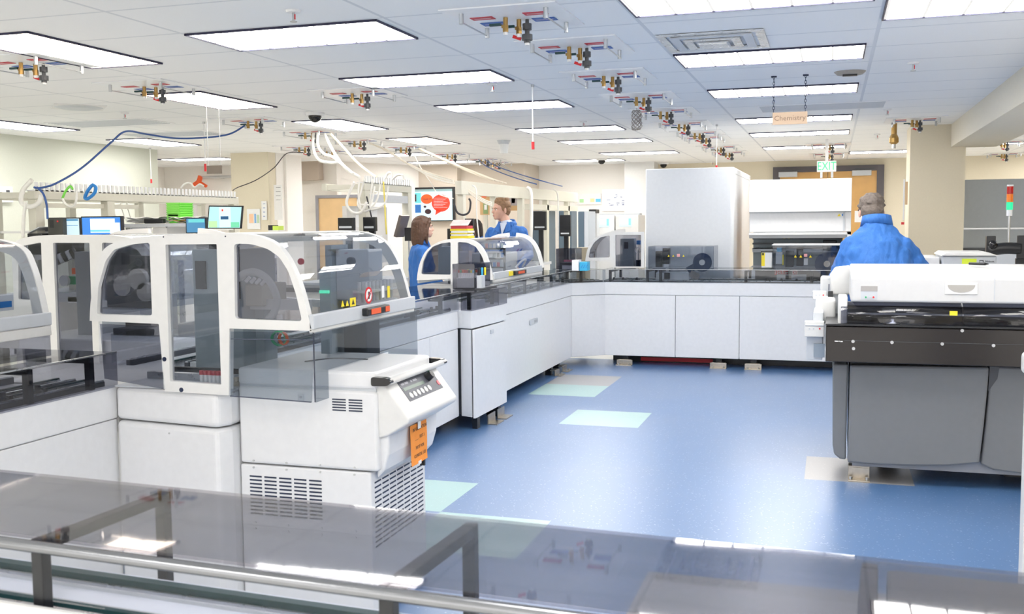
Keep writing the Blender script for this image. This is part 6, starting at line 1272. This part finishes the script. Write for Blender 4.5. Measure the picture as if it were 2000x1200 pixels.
a, b = Yq(393, 350, 15.4), Yq(455, 345, 15.4); MB().cyl((a.x, 15.4, b.z), (b.x+.3, 15.4, b.z), .025).build('rail', STEEL, t); MB().tube(arc([yp(392, 344, 15.38), yp(388, 355, 15.38), yp(380, 361, 15.38)], 4), .045, 8).build('hanger', ORANGEP, t); MB().tube(arc([yp(388, 355, 15.38), yp(396, 360, 15.38), yp(403, 364, 15.38)], 4), .03, 8).build('hanger_arm', ORANGEP, t); MB().box(a.x+.3, a.x+.34, 15.4, 15.6, b.z-.02, b.z+.02).build('wall_bracket', STEEL, t)
t, o = poster('small red extinguisher notice on the alcove wall', (393, 386, 400, 398), 15.59, RED, 'notice', 'wall_notice')
t, o = poster('white paper notice behind the left rack on the alcove wall', (355, 383, 384, 430), 15.58, PAPER, 'notice', 'wall_notice')
t, o = poster('small wall switch left of the pale wood door', (570, 390, 576, 401), 15.19, LGREY, 'switch', 'wall_switch')
a, b = Yq(524, 450, 12.5), Yq(543, 440, 12.5); t = thing('soap_dispenser', 'black device with yellow green front at the column foot', 'device', (a.x, 12.5, a.z)); MB().box(a.x, a.x+.07, 12.5, 12.65, a.z, b.z).build('body', BLACK, t); MB().box(a.x+.071, b.x, 12.5, 12.65, a.z, b.z-.01).build('front', mat('lime_label', (.55, .75, .1), .5), t); MB().box(a.x, b.x, 12.5, 12.7, .02, a.z-.001).build('cabinet', WHITE2, t)
# tall notice strip and clip by the right column
t = thing('hanging_clipboards', 'white papers hanging on the left side of the cream column', 'papers', (.79, 12.5, 1.2)); a, b = Yq(1763, 430, 12.38), Yq(1768, 350, 12.38)
MB().box(a.x, b.x, 12.38, 12.395, a.z, b.z).build('paper', PAPER, t); MB().box(b.x+.001, b.x+.03, 12.38, 12.395, Yq(1766, 400, 12.38).z, b.z-.03).build('wood_strip', mat('tan_wood', (.7, .5, .3), .6), t)
t, o = poster('pink and red small tags at the foot of the hanging papers', (1760, 434, 1766, 439), 12.38, RED, 'tag', 'red_tag')
# slate monitor behind woman, phone etc.
a, b = Yq(772, 445, 9.3), Yq(797, 430, 9.3); t = thing('tilted_screen', 'tilted dark screen on the right post of the short rack', 'screen', (a.x, 9.3, .905)); MB().obox(((a.x+b.x)/2, 9.3, b.z-.06), (.03, .2, .22), ry=.3).build('panel', mat('brown_grey_screen', (.12, .10, .095), .3), t); MB().box(b.x-.04, b.x+.03, 9.3, 9.36, 1.36, a.z).build('bracket', BLACK, t); MB().cyl((b.x-.01, 9.33, .906), (b.x-.01, 9.33, 1.359), .008).build('stem', STEEL, t)
# smoked bin and beige block beyond the middle hood
a, b = Yq(1086, 524, 10.45), Yq(1123, 486, 10.45)
t = thing('smoked_tray_box', 'smoked acrylic tray box behind the left conveyor near the corner', 'box', ((a.x+b.x)/2, 10.5, 1.026))
for q in ((a.x, b.x, 10.45, 10.455), (a.x, b.x, 10.75, 10.755), (a.x, a.x+.005, 10.456, 10.749), (b.x-.005, b.x, 10.456, 10.749)): MB().box(*q, 1.027, b.z).build('pane', SMOKE, t)
MB().box(a.x+.03, b.x-.03, 10.5, 10.7, 1.027, 1.10).build('inner_block', DGREY, t); MB().box(a.x+.08, a.x+.2, 10.48, 10.5, 1.11, 1.13).build('pink_strip', mat('pink_plastic', (.8, .2, .3), .5), t); MB().box(a.x+.06, a.x+.18, 10.48, 10.499, 1.03, 1.07).build('white_tag', PAPER, t)
a, b = Yq(1126, 510, 11.3), Yq(1145, 484, 11.3); t = thing('beige_motor', 'brown and beige machined block left of the small hood', 'machine part', (a.x, 11.4, .9)); MB().box(a.x, b.x, 11.3, 11.5, .6, b.z).build('block', mat('khaki_block', (.36, .31, .22), .5), t); MB().box(a.x-.06, a.x-.001, 11.32, 11.4, 1.12, 1.17).build('arm', mat('khaki_block', (.36, .31, .22), .5), t); MB().box(a.x, b.x, 11.3, 11.5, .0, .599).build('stand', LGREY, t)
# ---------------------------------------------------------------- people
SKIN = mat('fair_skin', (.62, .36, .27), .5, var=.05); SKIN2 = mat('pale_skin', (.70, .44, .35), .5, var=.05); SKIN3 = mat('tan_skin', (.36, .19, .12), .5)
def skin_mesh(name, mb, m_, parent, vox=.007, sm=6, bias=None):
    o = mb.build(name, m_, parent, smooth=True)
    r = o.modifiers.new('remesh', 'REMESH'); r.mode = 'VOXEL'; r.voxel_size = vox; r.use_smooth_shade = True
    s = o.modifiers.new('smooth', 'SMOOTH'); s.iterations = sm; s.factor = .5
    return o
def person(label, loc, fwd, H=1.78, rings=None, shoulder=(.185, .0, 1.42), elbowL=(-.27, .02, 1.14), wristL=(-.22, .22, 1.02), elbowR=(.27, .02, 1.14), wristR=(.22, .22, 1.02),
           neck=((0, .0, 1.46), (0, .015, 1.56)), head=(0, .02, 1.63), hyaw=0, hpitch=0, skin=SKIN, hair='short', hairm=None, shirt=None, female=False, ch=.022, group=None):
    k = H/1.78; a = math.atan2(-fwd[0], fwd[1]); RZ = Matrix.Rotation(a, 3, 'Z'); L0 = Vector((*loc, 0))
    T = lambda p: L0+RZ @ (Vector(p)*k)
    HR = Matrix.Rotation(hyaw, 3, 'Z') @ Matrix.Rotation(hpitch, 3, 'X'); hc = Vector(head)
    def HT(p): return T(hc+HR @ Vector(p))
    RM = RZ @ HR
    t = thing('person', label, 'person', (*loc, 0), group)
    def loft(mb, rg, n=24):
        v = []; f = []
        for z, cx, cy, rx, ry in rg:
            for j in range(n): an = 2*PI*j/n; v.append(T((cx+rx*math.cos(an)*abs(math.cos(an))**-.0, cy+ry*math.sin(an), z)))
        K = len(rg)
        for i in range(K-1):
            for j in range(n): f.append((i*n+j, i*n+(j+1) % n, (i+1)*n+(j+1) % n, (i+1)*n+j))
        f += [tuple(range(n-1, -1, -1)), tuple(range((K-1)*n, K*n))]; mb.add(v, f)
    def limb(mb, pts, rr):
        P = [T(p) for p in pts]; mb.tube(P, [r*k for r in rr], 12); 
        for p, r in zip(P, rr): mb.ball(p, r*k, 10)
    R_ = rings or [(.74, 0, 0, .185, .135), (.90, 0, 0, .18, .13), (1.05, 0, .0, .165, .12), (1.20, 0, .005, .18, .125), (1.32, 0, 0, .19, .12), (1.40, 0, -.005, .18, .10), (1.45, 0, -.005, .12, .08), (1.50, 0, 0, .07, .065)]
    b = MB()
    # head
    b.ball(HT((0, -.012, .035)), (.074*k, .095*k, .083*k), 20, M=RM)
    b.ball(HT((0, .030, -.035)), (.058*k, .062*k, .072*k), 16, M=RM)
    b.ball(HT((0, .062, -.082)), (.030*k, .026*k, .024*k), 12, M=RM)      # chin
    b.ball(HT((0, .070, .022)), (.050*k, .022*k, .014*k), 12, M=RM)       # brow
    for s_ in (-1, 1):
        b.ball(HT((.034*s_, .058, -.022)), (.024*k, .024*k, .022*k), 10, M=RM)   # cheeks
        b.ball(HT((.076*s_, -.008, -.012)), (.011*k, .018*k, .030*k), 10, M=RM)  # ears
    b.tube([HT((0, .084, .012)), HT((0, .104, -.020)), HT((0, .100, -.030))], [.008*k, .0125*k, .011*k], 8); b.ball(HT((0, .102, -.026)), .0125*k, 8)
    b.ball(HT((0, .084, -.056)), (.024*k, .012*k, .006*k), 8, M=RM); b.ball(HT((0, .082, -.067)), (.020*k, .012*k, .007*k), 8, M=RM)
    limb(b, [neck[0], neck[1]], [.062 if not female else .05, .055 if not female else .046]); b.tube([T(neck[1]), HT((0, 0, -.02))], [.055*k, .05*k], 12)
    loft(b, [(z, cx, cy, rx*.88, ry*.88) for z, cx, cy, rx, ry in R_])
    # legs
    for s_ in (-1, 1):
        limb(b, [(.09*s_, R_[0][2], .86), (.10*s_, .01, .49), (.10*s_, -.01, .09)], [.08, .055, .038]); limb(b, [(.10*s_, -.02, .05), (.105*s_, .12, .035)], [.04, .034])
    sh = shoulder
    hands = []
    for s_, el, wr in ((-1, elbowL, wristL), (1, elbowR, wristR)):
        S_ = (sh[0]*s_, sh[1], sh[2]); limb(b, [S_, el, wr], [.052, .038, .027])
        e, w_ = Vector(el), Vector(wr); d = (w_-e).normalized(); side = d.cross(Vector((0, 0, 1))).normalized(); palm = w_+d*.05
        b.tube([T(w_), T(palm)], [.026*k, .036*k], 10); b.ball(T(palm), .036*k, 10)
        for q in range(4):
            o_ = side*(.024-.016*q); ln = (.062, .074, .068, .052)[q]; base = palm+o_+d*.025; mid = base+d*ln*.55+Vector((0, 0, -.012)); tip = mid+d*ln*.4+Vector((0, 0, -.024))
            limb(b, [tuple(base), tuple(mid), tuple(tip)], [.0088, .0082, .0072])
        tb = w_+d*.025+side*.028*(1 if s_ < 0 else 1); limb(b, [tuple(tb), tuple(tb+d*.03+side*.018), tuple(tb+d*.058+side*.016+Vector((0, 0, -.01)))], [.011, .0095, .008])
    body = skin_mesh('body', b, skin, t, vox=.0065, sm=4)
    # trousers, shoes
    q = MB()
    for s_ in (-1, 1): limb(q, [(.09*s_, R_[0][2], .88), (.10*s_, .01, .49), (.10*s_, -.01, .10)], [.095, .07, .055])
    q.ball(T((0, R_[0][2], .88)), (.17*k, .12*k, .12*k), 14, M=RZ); skin_mesh('trousers', q, DGREY, t, .012, 4)
    for s_ in (-1, 1):
        q = MB(); q.tube([T((.10*s_, -.055, .045)), T((.102*s_, .05, .045)), T((.106*s_, .155, .035))], [.043*k, .046*k, .036*k], 12); q.ball(T((.106*s_, .155, .035)), (.036*k, .036*k, .033*k), 10); q.ball(T((.10*s_, -.055, .045)), .043*k, 10)
        q.v = [Vector((v.x, v.y, max(v.z, .002))) for v in q.v]; q.build('shoe', BLACK, t, smooth=True)
    # lab coat
    c = MB(); loft(c, [(z, cx, cy, rx*1.06+.008, ry*1.06+.008) for z, cx, cy, rx, ry in R_])
    for s_, el, wr in ((-1, elbowL, wristL), (1, elbowR, wristR)):
        e, w_ = Vector(el), Vector(wr); S_ = Vector((sh[0]*s_, sh[1], sh[2]))
        limb(c, [tuple(S_*1.0+Vector((-.03*s_, 0, .0))), tuple(S_), tuple((S_+e)/2+Vector((.006*s_, 0, 0))), el, tuple((e+w_)/2), tuple(w_-(w_-e).normalized()*.02)], [.068, .07, .062, .055, .048, .042])
        for z_ in (.35, .7): c.ball(T(S_+(e-S_)*z_+Vector((.006*s_, .01, 0))), .062*k, 8)    # folds of the sleeve
    coat = skin_mesh('lab_coat', c, COAT, t, .0085, 4)
    tx = bpy.data.textures.get('cloth_folds') or bpy.data.textures.new('cloth_folds', 'CLOUDS'); tx.noise_scale = .085; tx.noise_depth = 1
    ds = coat.modifiers.new('folds', 'DISPLACE'); ds.texture = tx; ds.strength = .034; ds.mid_level = .5; ds.texture_coords = 'LOCAL'
    # collar
    fl_ = .15 if hair == 'back' else .26; n0 = Vector(neck[0]); cz = R_[-1][0]; cy = R_[-1][2]
    cr = (R_[-1][3]+.012)
    pts = [T((cr*1.05*math.sin(an), cy-cr*.98*math.cos(an)*1.0, cz+.012+.018*math.cos(an))) for an in [i*PI*1.5/14-PI*.75 for i in range(15)]]
    q = MB(); q.sheet([[p+Vector((0, 0, ch*k)) for p in pts], [p+(p-T((0, cy, cz)))*fl_+Vector((0, 0, -.044*k)) for p in pts]], .006); q.build('collar', COAT, coat, smooth=True)
    for s_ in (-1, 1):
        q = MB(); A = T((.035*s_, cy+cr*.95, cz+.012)); B = T((.07*s_, cy+cr*.8, cz+.0)); Cc = T((.095*s_, R_[-3][2]+R_[-3][4]*.92+.026, cz-.08)); D = T((.03*s_, R_[-3][2]+R_[-3][4]*1.05+.028, cz-.11))
        q.slab([A, B, Cc, D], .006); q.build('lapel', COAT, coat)
    if shirt:
        q = MB(); q.ball(T((0, R_[-2][2]+R_[-2][4]*.55, cz-.05)), (.045*k, .045*k, .07*k), 14, M=RZ); q.ball(T((0, cy+.01, cz+.0)), (.074*k, .07*k, .035*k), 14, M=RZ); yf = R_[-2][2]+R_[-2][4]*1.06; yg = R_[-3][2]+R_[-3][4]*1.06+.02; q.slab([T((-.042, yf+.004, cz-.005)), T((.042, yf+.004, cz-.005)), T((.0, yg+.012, cz-.14))], .012); skin_mesh('shirt', q, shirt, t, .006, 1)
    # face details
    for s_ in (-1, 1):
        MB().ball(HT((.031*s_, .078, .003)), (.0115*k, .008*k, .0065*k), 12, M=RM).build('eye', PAPER, t, smooth=True)
        MB().ball(HT((.031*s_, .0855, .003)), (.005*k, .003*k, .005*k), 10, M=RM).build('iris', INK, t, smooth=True)
        MB().tube([HT((.016*s_, .094, .018)), HT((.034*s_, .091, .023)), HT((.050*s_, .078, .017))], [.003*k, .004*k, .002*k], 6).build('eyebrow', hairm, t, smooth=True)
    MB().ball(HT((0, .0915, -.061)), (.021*k, .006*k, .006*k), 10, M=RM).build('lips', mat('lip_colour', (.55, .22, .19), .45), t, smooth=True)
    # hair
    h = MB()
    if hair == 'short':
        h.ball(HT((0, -.022, .052)), (.081*k, .098*k, .080*k), 20, M=RM); h.ball(HT((0, -.050, .0)), (.074*k, .062*k, .075*k), 16, M=RM)
        for i in range(9): h.ball(HT((-.045+.0112*i, .058-abs(i-4)*.006, .090+.004*math.sin(i*2.1))), .021*k, 8, M=RM)
        for i in range(16):
            an = i*2.4; h.ball(HT((.05*math.cos(an), -.02+.06*math.sin(an), .115)), .022*k, 8, M=RM)
        for s_ in (-1, 1): h.ball(HT((.070*s_, .012, .018)), (.010*k, .018*k, .032*k), 8, M=RM)
    elif hair == 'back':
        h.ball(HT((0, -.020, .045)), (.082*k, .100*k, .082*k), 20, M=RM); h.ball(HT((0, -.048, -.012)), (.076*k, .062*k, .070*k), 16, M=RM)
        random.seed(11)
        for i in range(60):
            an, el_ = random.uniform(0, 2*PI), random.uniform(-.3, 1.4); p = (.080*math.cos(el_)*math.cos(an), -.022+.096*math.cos(el_)*math.sin(an), .040+.082*math.sin(el_))
            if p[1] < .04: h.ball(HT(p), (.016*k, .012*k, .010*k), 7, M=RM)
    else:
        h.ball(HT((0, -.02, .045)), (.084*k, .103*k, .085*k), 20, M=RM)
        for i in range(13):
            an = PI*(.04+.92*i/12)+PI   # around the back from ear to ear
            top = HT((.078*math.cos(an), -.01+.088*math.sin(an), .045)); midp = HT((.090*math.cos(an), -.012+.094*math.sin(an), -.05)); low = HT((.092*math.cos(an), -.015+.092*math.sin(an), -.125)); end = HT((.085*math.cos(an)+.008, -.018+.085*math.sin(an), -.185-.012*math.sin(i*2.3)))
            h.tube([top, midp, low, end], [.030*k, .031*k, .029*k, .014*k], 8); h.ball(end, .014*k, 8); h.ball(top, .03*k, 8)
        for s_ in (-1, 1): h.tube([HT((.01*s_, .070, .098)), HT((.060*s_, .055, .055)), HT((.078*s_, .030, -.01)), HT((.080*s_, .022, -.10)), HT((.074*s_, .03, -.17))], [.016*k, .024*k, .024*k, .024*k, .012*k], 8)
    skin_mesh('hair', h, hairm, t, .0055, 2)
    return t
HB = lambda nm, c, sc=45: mat(nm, c, .6, var=.45, scale=sc, bump=.9, bscale=sc)
bx3 = Yq(1704, 410, 7.16)
person('man in a blue lab coat seen from behind, bending over the white-topped analyser', (Yq(1716, 500, 7.0).x, 7.02), (-.06, 1), H=1.78,
    rings=[(.74, 0, -.02, .19, .135), (.93, 0, -.02, .19, .13), (1.08, 0, .0, .185, .13), (1.22, 0, .03, .205, .135), (1.33, 0, .07, .195, .125), (1.405, 0, .10, .16, .11), (1.46, 0, .13, .115, .092), (1.515, 0, .155, .070, .070)],
    shoulder=(.165, .075, 1.345), elbowL=(-.25, .10, 1.13), wristL=(-.24, .33, 1.04), elbowR=(.305, .10, 1.15), wristR=(.24, .33, 1.06), neck=((0, .14, 1.46), (0, .18, 1.53)), head=(-.03, .215, 1.575), hpitch=-.45, hyaw=.05, skin=SKIN, hair='back', hairm=HB('greying_brown_hair', (.13, .105, .09), 60))
person('standing man with short light brown hair in blue lab coat behind the middle hood', (Yq(990, 450, 10.65).x, 10.65), (-.10, -.99), H=1.82, shoulder=(.168, 0, 1.385), hyaw=-.62, head=(.055, .03, 1.635), neck=((0, 0, 1.46), (.035, .015, 1.56)), skin=SKIN, hair='short', hairm=HB('light_brown_hair', (.25, .14, .07)), ch=.006, shirt=mat('pale_blue_shirt', (.50, .56, .68), .8))
person('woman with shoulder-length brown hair in blue lab coat, left of the middle hood', (Yq(822, 480, 9.0).x, 9.0), (.86, .42), H=1.62, shoulder=(.165, 0, 1.40), rings=[(.74, 0, 0, .18, .14), (.90, 0, 0, .17, .125), (1.05, 0, 0, .145, .11), (1.20, 0, .01, .165, .125), (1.32, 0, 0, .17, .11), (1.40, 0, -.005, .155, .09), (1.45, 0, -.005, .10, .07), (1.50, 0, 0, .06, .056)],
    elbowL=(-.22, .02, 1.14), wristL=(-.18, .2, 1.05), elbowR=(.22, .02, 1.14), wristR=(.18, .2, 1.05), head=(0, .03, 1.64), hair='long', hairm=HB('dark_brown_hair', (.085, .04, .022)), skin=SKIN2, female=True)
person('woman with long dark hair mostly hidden behind the yellow files and cables', (Yq(930, 450, 13.2).x, 13.2), (-.5, -.85), H=1.60, shoulder=(.165, 0, 1.40), head=(0, .03, 1.64), hair='long', hairm=HB('black_hair', (.02, .012, .01)), skin=SKIN3, female=True)
import OpenImageIO as oiio,sys,numpy as np
im=oiio.ImageBuf('/workdir/render_main.png').get_pixels(oiio.FLOAT); s=im.shape[1]/2000
for n,x,y in [('floor mid',1300,760),('floor ctr',1400,950),('floor right',1850,1000),('ceil near',900,120),('ceil c',1200,30),('ceil R',1850,110),('ceil left',250,30),('ceil far',1100,290),('machine front',600,860),('machine base',350,900),('back run',1400,640),('left run',1030,680),('tower',1350,420),('gray panel',1780,800),('black',1760,690),('col R',1820,350),('wall L',250,330),('wall white',1150,350),('wall back',1400,330),('glass over machine',600,1010),('glass over floor',1200,1080),('glass left',100,950),('left fascia',120,840),('white cover',1750,560),('door',1690,370)]:
    p=im[int(y*s)-2:int(y*s)+3,int(x*s)-2:int(x*s)+3,:3].mean((0,1)); print(f'{n:18s}',(p*255).round().astype(int))
